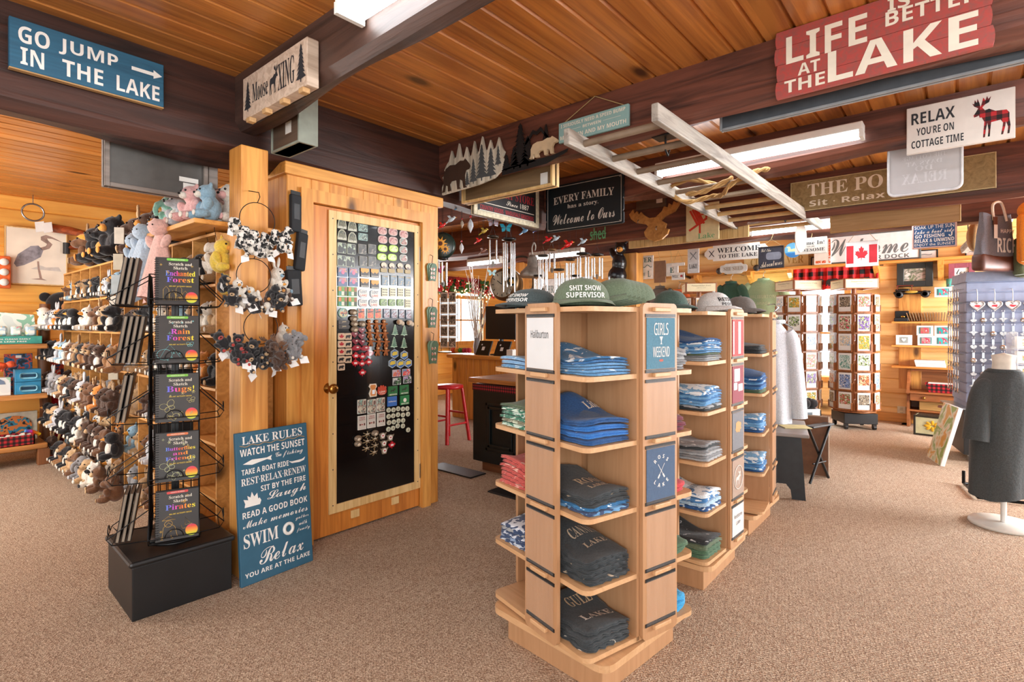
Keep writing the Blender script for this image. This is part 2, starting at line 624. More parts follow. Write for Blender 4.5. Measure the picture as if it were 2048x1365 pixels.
beam('y', -3.1, YW, X5, 0.16, 2.27, ZC, 6, 0.025)
def logwall(name, axis, pos, a0, a1, z0, z1, holes, m, h=0.19, face=-1):
 """horizontal log boards with a rounded face; holes = (a0, a1, z0, z1)"""
 b = MB()
 z = z0
 while z < z1 - 0.01:
  zz = min(z + h, z1)
  cuts = [a0, a1]
  segs = [(a0, a1)]
  for ha, hb, hz0, hz1 in holes:
   if hz0 < zz - 0.02 and hz1 > z + 0.02:
    new = []
    for s0, s1 in segs:
     if hb <= s0 or ha >= s1:
      new.append((s0, s1))
      continue
     if ha > s0:
      new.append((s0, ha))
     if hb < s1:
      new.append((hb, s1))
    segs = new
  pr = [(0.012, z), (0.0, z + 0.012), (0.0, zz - 0.012), (0.012, zz), (0.1, zz), (0.1, z)]
  for s0, s1 in segs:
   vs = []
   for s in (s0, s1):
    for d, zq in pr:
     q = pos - face * d
     vs.append((s, q, zq) if axis == 'x' else (q, s, zq))
   b.add(vs, [(i, (i + 1) % 6, 6 + (i + 1) % 6, 6 + i) for i in range(6)] + [tuple(range(6)), tuple(range(11, 5, -1))])
  z = zz
 return b.build(name, m, kind='structure')
# back wall with one tall window, counter wall with a wide window
WB = (1.30, 2.40, 0.55, 1.80)
WCN = [(5.4, 6.45, 0.98, 1.78), (6.6, 7.75, 0.98, 1.78)]
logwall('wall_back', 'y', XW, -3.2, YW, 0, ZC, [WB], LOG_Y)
logwall('wall_counter', 'x', YW, -0.2, XW, 0, ZC, WCN, LOG_X)
MB().box(XW - 0.02, XW, -3.2, WB[0] - 0.1, 0, 0.12).build('baseboard_back', PINE_Y, kind='structure')
WSD, WNK = (5.1, 8.5, 0.6, 2.3), (4.4, 6.4, 0.75, 2.25)
logwall('wall_side', 'x', -3.1, 3.6, XW, 0, ZC, [WSD], LOG_X, face=1)
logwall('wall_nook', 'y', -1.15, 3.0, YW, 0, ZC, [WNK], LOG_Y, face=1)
def window(name, axis, pos, a0, a1, z0, z1, bars):
 """timber frame, muntins and a pane of glass set in the wall"""
 b = MB()
 def bar(p0, p1, q0, q1, d0=-0.02, d1=0.07):
  if axis == 'y':
   b.box(pos + d0, pos + d1, p0, p1, q0, q1)
  else:
   b.box(p0, p1, pos + d0, pos + d1, q0, q1)
 w = 0.07
 bar(a0 - w, a0, z0 - w, z1 + w)
 bar(a1, a1 + w, z0 - w, z1 + w)
 bar(a0, a1, z1, z1 + w)
 bar(a0 - 0.02, a1 + 0.02, z0 - w, z0, -0.05)
 for k in range(1, bars):
  c = a0 + (a1 - a0) * k / bars
  bar(c - 0.012, c + 0.012, z0, z1, 0.02, 0.05)
 bar(a0, a1, (z0 + z1) / 2 - 0.012, (z0 + z1) / 2 + 0.012, 0.02, 0.05)
 o = b.build(name, PINE_Z, kind='structure')
 g = MB()
 if axis == 'y':
  g.box(pos + 0.034, pos + 0.038, a0, a1, z0, z1)
 else:
  g.box(a0, a1, pos + 0.034, pos + 0.038, z0, z1)
 g.build('pane', glass_mat('window_glass', 0.08), o)
 return o
window('window_1', 'y', XW, WB[0], WB[1], WB[2], WB[3], 2)
window('window_2', 'x', YW, *WCN[0], 2)
window('window_3', 'x', YW, *WCN[1], 2)
window('window_4', 'x', -3.15, *WSD, 4)
window('window_added_5', 'y', -1.2, *WNK, 3)  # unseen window added as an opening for the nook fill lamp
# snow-bright ground outside the windows
MB().box(XW + 0.6, XW + 12, -8, 16, -0.6, -0.5).build('snowy_ground', mat('f2f5fa', 0.8, var=0.02), kind='structure')
MB().box(-2, XW + 0.6, YW + 0.6, 18, -0.6, -0.5).build('snowy_ground', mat('f2f5fa', 0.8, var=0.02), kind='structure')
# posts that carry the beams
MB().rbox(-0.075, 0.075, -0.075, 0.075, 0, 2.28, 0.006).build('log_post', PINE_Z, loc=(6.62, 5.40, 0), kind='structure')
pp = atX(1258, 560, 6.5)
MB().rbox(-0.1, 0.1, -0.1, 0.1, 0, 2.26, 0.006).build('log_post', PINE_Z, loc=(6.62, pp.y, 0), kind='structure')
MB().rbox(0, 0.14, 0, 0.146, 0, 2.215, 0.006).build('log_post', PINE_Z, loc=(1.178, 2.80, 0), kind='structure')
# fluorescent lamps
TUBE = emis('fluorescent_diffuser', 'f4fbff', 9.0)
def fluor(x, y0, y1, z, label, w=0.10, side=True):
 """a strip lamp fixed along a beam: white tray, lit diffuser, end cap"""
 t = thing('fluorescent_lamp', label, 'lamp', (x, (y0 + y1) / 2, z))
 L = abs(y1 - y0) / 2
 MB().rbox(-w / 2, w / 2, -L, L, 0.0, 0.05, 0.008).build('tray', WHITE, t)
 MB().rbox(-w / 2 + 0.012, w / 2 - 0.012, -L + 0.02, L - 0.02, -0.04, 0.0, 0.012).build('diffuser', TUBE, t)
 for s in (-1, 1):
  MB().box(-w / 2, w / 2, s * L - s * 0.02, s * L, -0.045, 0.0).build('end_cap', WHITE, t)
 return t
fluor(XR_ - 0.09, 0.47, 1.80, 2.47, 'long lit strip lamp behind the ladder, fixed to the dark beam')
fluor(XP + 0.9, 0.35, 1.72, ZC - 0.055, 'lit strip lamp on the ceiling beyond the porch sign')
fluor(X5 - 0.09, 0.35, 1.9, 2.36, 'lit strip lamp at the far end of the hanging ladder')
p = atX(692, 22, XM - 0.08)
fluor(XM - 0.07, p.y, p.y - 1.3, p.z + 0.01, 'white strip lamp on the near beam beside the moose crossing sign', 0.12)
fluor(XR_ - 0.85, 3.4, 4.7, ZC - 0.055, 'lit strip lamp on the ceiling over the dark green counter')
for a, bb, x, lab in ((938, 1004, 5.4, 'short lit strip lamp over the window with garlands'), (1062, 1166, 5.4, 'lit strip lamp behind the wind chimes')):
 q0, q1 = atX(a, 527 if a < 1000 else 520, x), atX(bb, 519 if a < 1000 else 497, x)
 fluor(x, q0.y, q1.y, (q0.z + q1.z) / 2, lab)
fluor(0.0, 4.3, 5.6, ZC - 0.055, 'lit strip lamp on the ceiling over the toy nook')
fluor(2.0, -1.4, -0.1, ZC - 0.055, 'added strip lamp, out of view, over the shop floor')  # unseen lamp added to light the shop floor
fluor(3.3, -1.2, 0.1, ZC - 0.055, 'added strip lamp, out of view, above the red lake sign')  # added lamp, hidden from view, lights the bay behind the red sign
fluor(0.3, 0.8, 2.1, ZC - 0.055, 'added strip lamp, out of view, over the entrance')  # lamp added out of view to light the space round the camera
# the closet: a pine box with a crown board, door frame and door
CF, CL, CRT = 2.95, 1.494, 2.64
def strip_boards(b, x0, x1, y0, y1, z0, z1, n):
 for i in range(n):
  a, c = x0 + (x1 - x0) * i / n, x0 + (x1 - x0) * (i + 1) / n
  b.rbox(a, c, y0, y1, z0, z1, 0.004, 1)
dl, dr, dz = 1.645, 2.475, 2.02
b = MB()
b.rbox(CL, dl - 0.0, CF, CF + 0.1, 0, 2.17, 0.004, 1)
b.rbox(dr, CRT, CF, CF + 0.1, 0, 2.17, 0.004, 1)
strip_boards(b, dl, dr, CF, CF + 0.1, dz, 2.17, 7)
b.box(CL, CL + 0.03, CF + 0.1, 4.4, 0, 2.17)
b.box(CRT - 0.03, CRT, CF + 0.1, 4.4, 0, 2.17)
b.box(CL, CRT, 4.37, 4.4, 0, 2.17)
b.build('wall_closet', PINE_Z, kind='structure')
b = MB()
b.rbox(CL - 0.025, CRT + 0.025, CF - 0.03, CF + 0.02, 2.155, 2.225, 0.006)
b.rbox(CL - 0.025, CL + 0.005, CF, 4.4, 2.155, 2.225, 0.006)
b.build('trim_1', PINE_X, kind='structure')
b = MB()
cw = 0.075
b.add(*(lambda o: ([(x, CF - 0.022, z) for x, z in o] + [(x, CF, z) for x, z in o], [(0, 3, 2, 1), (4, 5, 6, 7), (0, 4, 7, 3), (1, 2, 6, 5), (0, 1, 5, 4), (2, 3, 7, 6)]))([(dl - cw, 0), (dl, 0), (dl, dz), (dl - cw, dz + cw)]))
b.add(*(lambda o: ([(x, CF - 0.022, z) for x, z in o] + [(x, CF, z) for x, z in o], [(0, 1, 2, 3)[::-1], (4, 5, 6, 7), (0, 4, 7, 3), (1, 2, 6, 5), (0, 1, 5, 4), (2, 3, 7, 6)]))([(dr, 0), (dr + cw, 0), (dr + cw, dz + cw), (dr, dz)]))
b.add(*(lambda o: ([(x, CF - 0.022, z) for x, z in o] + [(x, CF, z) for x, z in o], [(0, 1, 2, 3)[::-1], (4, 5, 6, 7), (0, 4, 7, 3), (1, 2, 6, 5), (0, 1, 5, 4), (2, 3, 7, 6)]))([(dl - cw, dz + cw), (dl, dz), (dr, dz), (dr + cw, dz + cw)]))
b.build('trim_2', PINE_Z, kind='structure')
DF = CF + 0.012          # face of the closet door
b = MB().rbox(dl + 0.004, dr - 0.004, DF, DF + 0.04, 0.012, dz - 0.004, 0.003)
door = b.build('door_1', wood('door_pine', 'd8893a', 'a85f22', 2, 16, 2.5, 0.4, coat=0.2), kind='structure')
q0, q1 = atY(656, 420, DF), atY(835, 985, DF)
fx0, fx1 = q0.x, atY(839, 480, DF).x
fz0, fz1 = atY(663, 1028, DF).z, q0.z
fw = 0.052
b = MB()
for (x0, x1, z0, z1) in ((fx0, fx0 + fw, fz0, fz1), (fx1 - fw, fx1, fz0, fz1), (fx0 + fw, fx1 - fw, fz0, fz0 + fw), (fx0 + fw, fx1 - fw, fz1 - fw, fz1)):
 b.rbox(x0, x1, DF - 0.012, DF, z0, z1, 0.002)
b.build('board_frame', RAW, door)
t = NT('gloss_black_board')
t.base('07080a')
t.set(Roughness=0.16, Coat_Weight=0.3)
MB().box(fx0 + fw, fx1 - fw, DF - 0.004, DF, fz0 + fw, fz1 - fw).build('magnet_board', t.m, door)
kb = atY(657, 777, DF)
b = MB().lathe([(0.033, 0), (0.033, 0.006), (0.014, 0.012), (0.012, 0.03), (0.026, 0.04), (0.031, 0.055), (0.026, 0.068), (0.012, 0.072), (0.0, 0.072)], 20, (kb.x, DF, kb.z), M=Matrix.Rotation(PI / 2, 4, 'X').to_3x3())
b.build('door_knob', BRASS, door)
for px, py in ((846, 510), (844, 940)):
 h = atY(px, py, DF)
 b = MB().cyl((dr - 0.006, DF - 0.006, h.z - 0.05), (dr - 0.006, DF - 0.006, h.z + 0.05), 0.008)
 b.box(dr - 0.03, dr, DF - 0.003, DF, h.z - 0.045, h.z + 0.045)
 b.build('hinge', METAL, door)
b = MB()
for k in range(9):
 for xx in (fx0 + fw / 2, fx1 - fw / 2):
  zz = fz0 + 0.05 + k * (fz1 - fz0 - 0.1) / 8
  b.cyl((xx, DF - 0.013, zz), (xx, DF - 0.01, zz), 0.004, n=8)
b.build('screw', DARK, door)
for px, py in ((709, 1027), (789, 1001)):
 h = atY(px, py, DF)
 MB().rbox(h.x - 0.03, h.x + 0.03, DF - 0.012, DF, h.z - 0.025, h.z + 0.025, 0.003).build('turn_block', RAW, door)
# ---------------------------------------------------------------- shirt racks: four-sided spinners, pinwheel plan
FIB = wood('fibreboard', 'b98d66', 'ac8059', 2, 30, 0, 0.5, bump=0.02)
FIBD = wood('fibreboard_edge', 'cfa57a', 'bf9468', 1, 30, 0, 0.5, bump=0.02)
STRIP = mat('15171a', 0.5)
SLEEVE = glass_mat('clear_sleeve', 0.05, (0.6, 0.6, 0.6, 1), 0.08)
RH, CA, CD, PR = 0.2925, 0.26, 0.325, 0.135        # half plan, cubby width, cubby depth, shelf overhang past the side panel
SHZ = [0.165, 0.395, 0.637, 0.879, 1.12]
RTOP = 1.362
def rot4(k, x, y):
 for _ in range(k):
  x, y = -y, x
 return x, y
def rack(label, loc, rz, base_rz, panels=(0, 1, 2, 3)):
 t = thing('shirt_rack', label, 'shop rack', loc, rz)
 d = base_rz - rz
 b = MB()
 b.X = Matrix.Rotation(d, 4, 'Z')
 b.rbox(-0.24, 0.24, -0.24, 0.24, 0, 0.115, 0.003)
 b.build('plinth', FIB, t)
 b = MB()
 b.X = Matrix.Rotation(d, 4, 'Z') @ Matrix.Rotation(-PI / 2, 4, 'X')
 b.prism(rrect(0.585, 0.585, 0.05), -0.14, -0.115)
 b.build('plinth_top', FIBD, t)
 for k in range(4):
  Rk = Matrix.Rotation(k * PI / 2, 4, 'Z')
  x0, x1, y0, y1 = -RH, -RH + CA, -RH, -RH + CD
  for z in SHZ + [RTOP]:
   o = [(x0 + 0.0, y1), (x1, y1), (x1, y0)]
   r = 0.035
   for i in range(5):
    a = R(270 - 90 * i / 4)
    o.append((x0 + r + r * math.cos(a), y0 + r + r * math.sin(a)))
   b = MB()
   b.X = Rk @ Matrix.Rotation(-PI / 2, 4, 'X')
   b.prism(o, -z, -z + 0.017)
   b.build('shelf', FIBD, t)
  b = MB()
  b.X = Rk
  # side panel (upright board with rounded corners)
  pz0, pz1 = 0.150, 1.378
  pm = MB()
  pm.X = Rk @ Matrix.Translation((x0 - 0.001, (y0 + PR + y1) / 2, (pz0 + pz1) / 2)) @ Matrix.Rotation(-PI / 2, 4, 'Z')
  pm.prism(rrect(CD - PR, pz1 - pz0, 0.02), -0.016, 0.0)
  p = pm.build('side_panel', FIB, t)
  b.box(x1 - 0.0, x1 + 0.014, y0 + 0.004, y1, 0.15, RTOP)
  b.box(x0, x1, y1, y1 + 0.014, 0.15, RTOP - 0.001)
  b.build('divider', FIB, t)
  if k not in panels:
   continue
  zs = [RTOP - 0.008] + [z - 0.006 for z in SHZ[::-1]]
  for i, z in enumerate(zs):
   zz = z if i < 5 else 0.19
   q = MB()
   q.X = Rk
   ym = (y0 + PR + y1) / 2
   q.rbox(x0 - 0.032, x0 - 0.016, ym - 0.045, ym + 0.045, zz - 0.008, zz + 0.008, 0.003)
   q.build('wood_clip', FIBD, p)
   if i < 5:
    za, zb = zz - 0.022, (zs[i + 1] if i < 4 else 0.19) + 0.014
    for s in (za, zb):
     q = MB()
     q.X = Rk
     q.box(x0 - 0.020, x0 - 0.017, y0 + PR + 0.012, y1 - 0.012, s - 0.006, s + 0.006)
     q.build('black_strip', STRIP, p)
    q = MB()
    q.X = Rk
    q.box(x0 - 0.0235, x0 - 0.0225, y0 + PR + 0.014, y1 - 0.014, zb, za)
    q.build('clear_sleeve', SLEEVE, p)
 return t
RK = []
for lab, l, tt, rz, brz in (('near fibreboard shirt rack with a handwritten town card', 0.323, 2.205, -14.9, -6.0),
       ('middle fibreboard shirt rack of the row of three', 0.902, 2.945, -2.2, 0.5),
       ('farthest of the three fibreboard shirt racks, beside the black bench', 1.424, 3.62, 7.8, 0.0)):
 X = l * SS + tt * CC
 Y = -l * CC + tt * SS
 RK.append((rack(lab, (X, Y, 0), R(rz), R(brz)), X, Y, R(rz)))
# ---------------------------------------------------------------- signs that hang from the beams
def sign(name, label, cat, ax, pl, L, Rt, group=None):
 """root of a flat hanging thing: bottom middle of its front face; L, Rt = (px, top, bottom)"""
 f = atX if ax == 'x' else atY
 a0, a1, c0, c1 = f(L[0], L[1], pl), f(L[0], L[2], pl), f(Rt[0], Rt[1], pl), f(Rt[0], Rt[2], pl)
 z0, z1 = (a1.z + c1.z) / 2, (a0.z + c0.z) / 2
 w = (a0 - c0).to_2d().length
 m = (a0 + c0) / 2
 t = thing(name, label, cat, (m.x, m.y, z0), -PI / 2 if ax == 'x' else 0.0, group)
 return t, w, z1 - z0
def board(t, w, h, m, d=0.02, name='board', out=None, mi=None):
 b = MB()
 if out is None:
  b.rbox(-w / 2, w / 2, 0, d, 0, h, min(0.003, d / 3), 1)
 else:
  b.prism([(x * w, z * h) for x, z in out], 0, d)
 return b.build(name, m, t)
def letters(t, w, h, items, m, name='lettering', y=-0.0012):
 b = MB()
 for it in items:
  s, x, z, ww, hh = it[:5]
  font = it[5] if len(it) > 5 else 'sans'
  kw = it[6] if len(it) > 6 else {}
  b.text(s, x * w, z * h, None if ww is None else ww * w, None if hh is None else hh * h, y, font, **kw)
 return b.build(name, m, t)
def shapes(t, outs, m, name='emblem', y=-0.001):
 b = MB()
 for i, o in enumerate(outs):
  b.flat(o, y - 0.00015 * i)
 return b.build(name, m, t)
def frame(t, w, h, fw, m, d=0.03, name='frame', out=0.008, x=0.0, z=0.0):
 b = MB()
 for x0, x1, z0, z1 in ((-w / 2, -w / 2 + fw, 0, h), (w / 2 - fw, w / 2, 0, h), (-w / 2 + fw, w / 2 - fw, 0, fw), (-w / 2 + fw, w / 2 - fw, h - fw, h)):
  b.rbox(x + x0, x + x1, -out, d, z + z0, z + z1, min(0.003, fw / 4), 1)
 return b.build(name, m, t)
def string(t, pts, m, r=0.0025, name='hanging_cord'):
 return MB().tube(pts, r, 5).build(name, m, t)
TWINE = mat('b49a6a', 0.9)
GREYW = wood('grey_sign_back', '8b8078', '6e645d', 0, 24, 0, 0.6)
TANW = wood('tan_sign_back', 'c09a6a', 'a57e50', 0, 24, 0, 0.6)
BRNW = wood('brown_sign_back', '6b5646', '544236', 0, 24, 0, 0.6)
INK = mat('20242a', 0.6)
CREAM = mat('efe9d8', 0.6, var=0.05)
NAVY = wood('painted_blue_boards', '2c6482', '235470', 0, 40, 0, 0.55)
TEAL = mat('2f5f78', 0.6, var=0.06)
# arrow sign on the long beam
t, w, h = sign('arrow_sign', 'wide blue sign with white arrow and swimming words on the long dark beam', 'sign', 'y', YB - 0.05, (18, 30, 133), (328, 130, 213))
board(t, w, h, NAVY, 0.03)
MB().rbox(-w / 2, w / 2, 0.002, 0.03, -0.006, 0, 0.001, 1).build('raw_edge', TANW, t)
letters(t, w, h, [('GO', -0.36, 0.7, 0.18, 0.34, 'bold'), ('JUMP', -0.025, 0.7, 0.38, 0.34, 'bold'), ('IN', -0.37, 0.27, 0.135, 0.34, 'bold'), ('THE', -0.065, 0.27, 0.26, 0.34, 'bold'), ('LAKE', 0.31, 0.27, 0.31, 0.34, 'bold')], WHITE)
shapes(t, [[(0.26 * w, 0.66 * h), (0.42 * w, 0.66 * h), (0.42 * w, 0.60 * h), (0.485 * w, 0.70 * h), (0.42 * w, 0.80 * h), (0.42 * w, 0.74 * h), (0.26 * w, 0.74 * h)]], WHITE, 'arrow')
# moose crossing sign on the near beam
t, w, h = sign('moose_crossing_sign', 'whitewashed wooden sign with black moose and fir trees on the near beam', 'sign', 'x', XM - 0.06, (486, 165, 246), (614, 64, 163))
board(t, w, h, wood('whitewashed_board', 'cdb9a6', 'a38c78', 1, 24, 0, 0.6), 0.055)
letters(t, w, h, [('Moose', -0.2, 0.5, 0.26, 0.44, 'serif'), ('XING', 0.21, 0.5, 0.24, 0.6, 'serif')], INK)
shapes(t, [shp(MOOSE, 0.12 * w, 0.02 * w, 0.22 * h, 0.62 * h), fir(0.72 * h, 0.13 * w, 8, -0.41 * w, 0.14 * h), fir(0.8 * h, 0.14 * w, 8, 0.42 * w, 0.12 * h, 5)], INK, 'silhouette')
for k in range(4):
 MB().rbox(-0.43 * w + k * 0.275 * w, -0.37 * w + k * 0.275 * w, -0.004, 0.03, -0.022, 0, 0.002, 1).build('cleat', TANW, t)
t, w, h = sign('box_sign', 'small box sign seen from its brown back, under the near beam by the closet', 'sign', 'x', XM + 0.15, (546, 225, 305), (598, 185, 287))
board(t, w, 0.30, BRNW, 0.09)
frame(t, w + 0.02, 0.31, 0.012, mat('8e9488', 0.6), 0.1)
MB().box(0.0, 0.06, -0.0015, 0, 0.07, 0.13).build('price_tag', WHITE, t)
# big framed board under the long beam, seen from behind
t, w, h = sign('framed_sign', 'large grey framed sign seen from the back, hanging over the plush toys', 'sign', 'y', 3.19, (208, 220, 375), (415, 262, 401))
board(t, w, h, mat('55524f', 0.6), 0.02)
frame(t, w, h, 0.022, GREYW, 0.05, out=0.012)
shapes(t, [[(0.2 * w, 0.235 * h), (0.4 * w, 0.235 * h), (0.4 * w, 0.30 * h), (0.2 * w, 0.30 * h)], [(0.24 * w, 0.08 * h), (0.38 * w, 0.08 * h), (0.38 * w, 0.22 * h), (0.24 * w, 0.22 * h)]], WHITE, 'sticker')
t, w, h = sign('framed_sign', 'narrow grey framed sign behind the large framed one, beside the pine post', 'sign', 'y', 3.2, (417, 262, 376), (436, 272, 378))
board(t, w, h, GREYW, 0.03)
# red lake sign of four planks
RED = wood('worn_red_paint', 'b54a44', '8f5650', 1, 40, 0, 0.6)
t, w, h = sign('lake_life_sign', 'big worn red plank sign with white lake lettering on the dark beam', 'sign', 'x', XL - 0.05, (1553, 66, 195), (1983, -73, 95))
for k in range(4):
 z0, z1 = h * k / 4, h * (k + 1) / 4 - 0.0015
 o = [(-w / 2 + 0.005 * math.sin(k * 2.1), z0)]
 o += [(w / 2 + 0.005 * math.sin(k * 2.7 + 1) + (0.012 * math.sin(PI * q / 4) if k == 3 else 0.006 * math.sin(PI * q / 4)), z0 + (z1 - z0) * q / 4) for q in range(5)]
 o += [(-w / 2 + 0.005 * math.sin(k * 2.1) - 0.005 * math.sin(PI * q / 4), z0 + (z1 - z0) * q / 4) for q in range(4, 0, -1)]
 MB().prism(o, 0, 0.02).build('plank', RED, t)
letters(t, w, h, [('LIFE', -0.235, 0.68, 0.42, 0.40, 'bold'), ('IS', 0.12, 0.88, 0.1, 0.17, 'bold'), ('BETTER', 0.26, 0.70, 0.40, 0.19, 'bold'), ('AT', -0.32, 0.35, 0.12, 0.17, 'bold'), ('THE', -0.345, 0.14, 0.22, 0.18, 'bold'), ('LAKE', 0.115, 0.265, 0.67, 0.43, 'bold')], CREAM)
t, w, h = sign('panel_sign', 'long dark grey sign back behind the beam that carries the red lake sign', 'sign', 'x', XL + 0.16, (1440, 190, 268), (2100, -20, 105))
board(t, w, h, mat('4b5056', 0.55), 0.012)
frame(t, w, h, 0.012, mat('8f9498', 0.5), 0.03)
# cottage time sign
t, w, h = sign('cottage_sign', 'cream sign with a red plaid moose and black relaxing words', 'sign', 'x', XR_ - 0.03, (1813, 219, 321), (2031, 171, 263))
board(t, w, h, mat('d9d2ca', 0.6, var=0.04), 0.018)
letters(t, w, h, [('RELAX', -0.24, 0.74, 0.42, 0.24, 'bold'), ("YOU'RE ON", -0.22, 0.45, 0.36, 0.16, 'bold'), ('COTTAGE TIME', -0.2, 0.19, 0.5, 0.16, 'bold')], INK)
def plaid(name, red='b01e24', s=16.0, ax='xz', mid='5e1518'):
 if name in MATS:
  return MATS[name]
 t = NT(name)
 sp = t.sep(t.co())
 f = []
 for i in ('xyz'.index(ax[0]), 'xyz'.index(ax[1])):
  f.append(t.math('GREATER_THAN', t.math('FRACT', t.math('MULTIPLY', sp[i], s)), 0.5))
 t.base(t.ramp(t.math('MULTIPLY', t.math('ADD', f[0], f[1]), 0.5), [(0.0, red), (0.4, mid), (0.8, '121012')], 'CONSTANT'))
 t.set(Roughness=0.8)
 MATS[name] = t.m
 return t.m
shapes(t, [shp(MOOSE, 0.30 * w, 0.30 * w, 0.1 * h, 0.82 * h, True)], plaid('moose_plaid', 'b01e24', 22), 'moose_emblem')
# the long porch sign, the pressed tin tray and the wooden sign back near it
t, w, h = sign('porch_sign', 'long olive wooden sign with cream capitals half hidden by a tin tray', 'sign', 'x', XP - 0.03, (1581, 368, 425), (1993, 301, 376))
board(t, w, h, wood('olive_board', 'a08d62', '7d6c44', 1, 22, 0, 0.6), 0.03)
frame(t, w, h, 0.008, mat('c8bb90', 0.6), 0.032, 'edge', 0.001)
letters(t, w, h, [('THE PO', -0.2, 0.66, 0.40, 0.42, 'serif'), ('H', 0.27, 0.66, 0.07, 0.42, 'serif'), ('Sit · Relax', -0.19, 0.22, 0.40, 0.2, 'bold')], CREAM)
t, w, h = sign('tin_tray', 'pale pressed tin sign back with reversed raised letters in front of the porch sign', 'sign', 'x', XR_ + 0.17, (1777, 300, 398), (1924, 262, 372))
b = MB().prism(rrect(w, h, 0.035, 5, 0, h / 2), 0, 0.012)
b.build('plate', mat('b9b5b6', 0.45, var=0.03), t)
o = rrect(w, h, 0.035, 5, 0, h / 2)
MB().tube([(x, -0.004, z) for x, z in o], 0.008, 6, True).build('rolled_rim', mat('d5d5d8', 0.4), t)
b = MB()
for s, z, ww, hh in (('RELAX', 0.3, -0.62, 0.2), ('DO', 0.48, -0.25, 0.1), ('DAYS AT', 0.58, -0.5, 0.08), ('THE COTTAGE', 0.7, -0.6, 0.08)):
 b.text(s, 0, z * h, ww * w, hh * h, -0.002, 'serif')
b.build('embossing', mat('c9c6c8', 0.45), t)
t, w, h = sign('wooden_sign', 'long golden wooden sign seen from the back, below the porch sign', 'sign', 'x', XP + 0.2, (1660, 400, 466), (1922, 350, 443))
board(t, w, h, TANW, 0.03)
frame(t, w, h, 0.01, mat('b98f56', 0.6), 0.032, 'edge', 0.002)
# speed bump sign on twine
t, w, h = sign('hanging_sign', 'pale teal sign on twine in front of the beam, above the ladder end', 'sign', 'x', XL - 0.03, (1117, 245, 282), (1257, 209, 256))
board(t, w, h, mat('8fb6b4', 0.6, var=0.05), 0.02)
letters(t, w, h, [('I SERIOUSLY NEED A SPEED BUMP', 0, 0.8, 0.92, 0.17, 'bold'), ('BETWEEN', 0.0, 0.53, 0.26, 0.13, 'bold'), ('MY BRAIN AND MY MOUTH', 0, 0.22, 0.94, 0.2, 'bold')], CREAM)
shapes(t, [[(-0.4 * w, 0.52 * h), (-0.16 * w, 0.52 * h), (-0.16 * w, 0.535 * h), (-0.4 * w, 0.535 * h)], [(0.16 * w, 0.52 * h), (0.4 * w, 0.52 * h), (0.4 * w, 0.535 * h), (0.16 * w, 0.535 * h)]], CREAM, 'rule')
string(t, [(-0.44 * w, 0.01, h - 0.004), (0.02 * w, 0.02, h + 0.105), (0.45 * w, 0.01, h - 0.004)], TWINE, 0.003)
# white forest cut-out with a brown bear; black fir cut-out with a pale bear
t, w, h = sign('forest_cutout', 'whitewashed forest cut-out with a dark brown bear walking in it', 'wall decoration', 'x', XL - 0.03, (884, 295, 399), (1009, 255, 352))
o = [(-0.5, 0.0), (-0.2, 0.02), (0.1, 0.04), (0.35, 0.1), (0.46, 0.22), (0.5, 0.4), (0.47, 0.46), (0.5, 0.55)]
g = random.Random(4)
x = 0.46
while x > -0.4:
 o += [(x, 0.66 + g.uniform(-.03, .03)), (x - 0.045, 0.9 + g.uniform(-.06, .1)), (x - 0.09, 0.68 + g.uniform(-.05, .05))]
 x -= 0.125
o += [(-0.42, 0.6), (-0.46, 0.5), (-0.43, 0.44), (-0.49, 0.36), (-0.46, 0.26), (-0.5, 0.16)]
board(t, w, h, wood('whitewash_cutout', 'd9d3c2', '6f6655', 2, 18, 0, 0.6), 0.015, out=o)
shapes(t, [shp(BEAR, 0.46 * w, -0.24 * w, 0.04 * h, 0.95 * h)], mat('3f2c22', 0.6), 'bear_emblem', -0.003)
shapes(t, [fir(0.72 * h, 0.2 * w, 8, 0.16 * w, 0.1 * h, 2), fir(0.5 * h, 0.14 * w, 7, 0.03 * w, 0.08 * h, 4), fir(0.6 * h, 0.18 * w, 7, 0.3 * w, 0.1 * h, 6), fir(0.3 * h, 0.1 * w, 6, -0.07 * w, 0.06 * h, 8), fir(0.4 * h, 0.1 * w, 5, 0.41 * w, 0.3 * h, 9)], mat('4a4f52', 0.6), 'tree_emblem', -0.002)
t, w, h = sign('fir_cutout', 'black metal fir and mountain cut-out carrying a pale wooden bear', 'wall decoration', 'x', XL - 0.03, (1004, 275, 362), (1133, 225, 312))
b = MB()
b.prism([(-0.5 * w, 0.02 * h), (0.2 * w, 0.05 * h), (0.5 * w, 0.2 * h), (0.52 * w, 0.27 * h), (0.3 * w, 0.2 * h), (-0.05 * w, 0.2 * h), (-0.5 * w, 0.16 * h)], 0, 0.006)
for hh, ww, x, s in ((1.05, 0.3, -0.2, 2), (0.7, 0.26, -0.08, 3), (0.55, 0.2, -0.3, 4), (0.4, 0.18, -0.43, 5), (0.45, 0.12, 0.2, 6)):
 zb = 0.1 if x < 0.1 else 0.5
 b.prism(fir(hh * h, ww * w, 9, x * w, zb * h, s), 0, 0.006)
b.prism([(-0.15 * w, 0.6 * h), (0.0, 0.9 * h), (0.06 * w, 0.84 * h), (0.12 * w, 0.92 * h), (0.26 * w, 0.6 * h), (0.22 * w, 0.6 * h), (0.12 * w, 0.82 * h), (0.06 * w, 0.76 * h), (0.0, 0.8 * h), (-0.1 * w, 0.6 * h)], 0, 0.005)
b.build('cutout', mat('14171a', 0.5), t)
b = MB().prism(shp(BEAR, 0.4 * w, 0.2 * w, 0.22 * h, 0.62 * h), -0.02, -0.002)
b.build('wooden_bear', mat('cdb795', 0.6), t)
t, w, h = sign('box_sign', 'long shallow box sign back with a wooden edge below the fir cut-out', 'sign', 'x', XL + 0.2, (928, 330, 411), (1110, 275, 370))
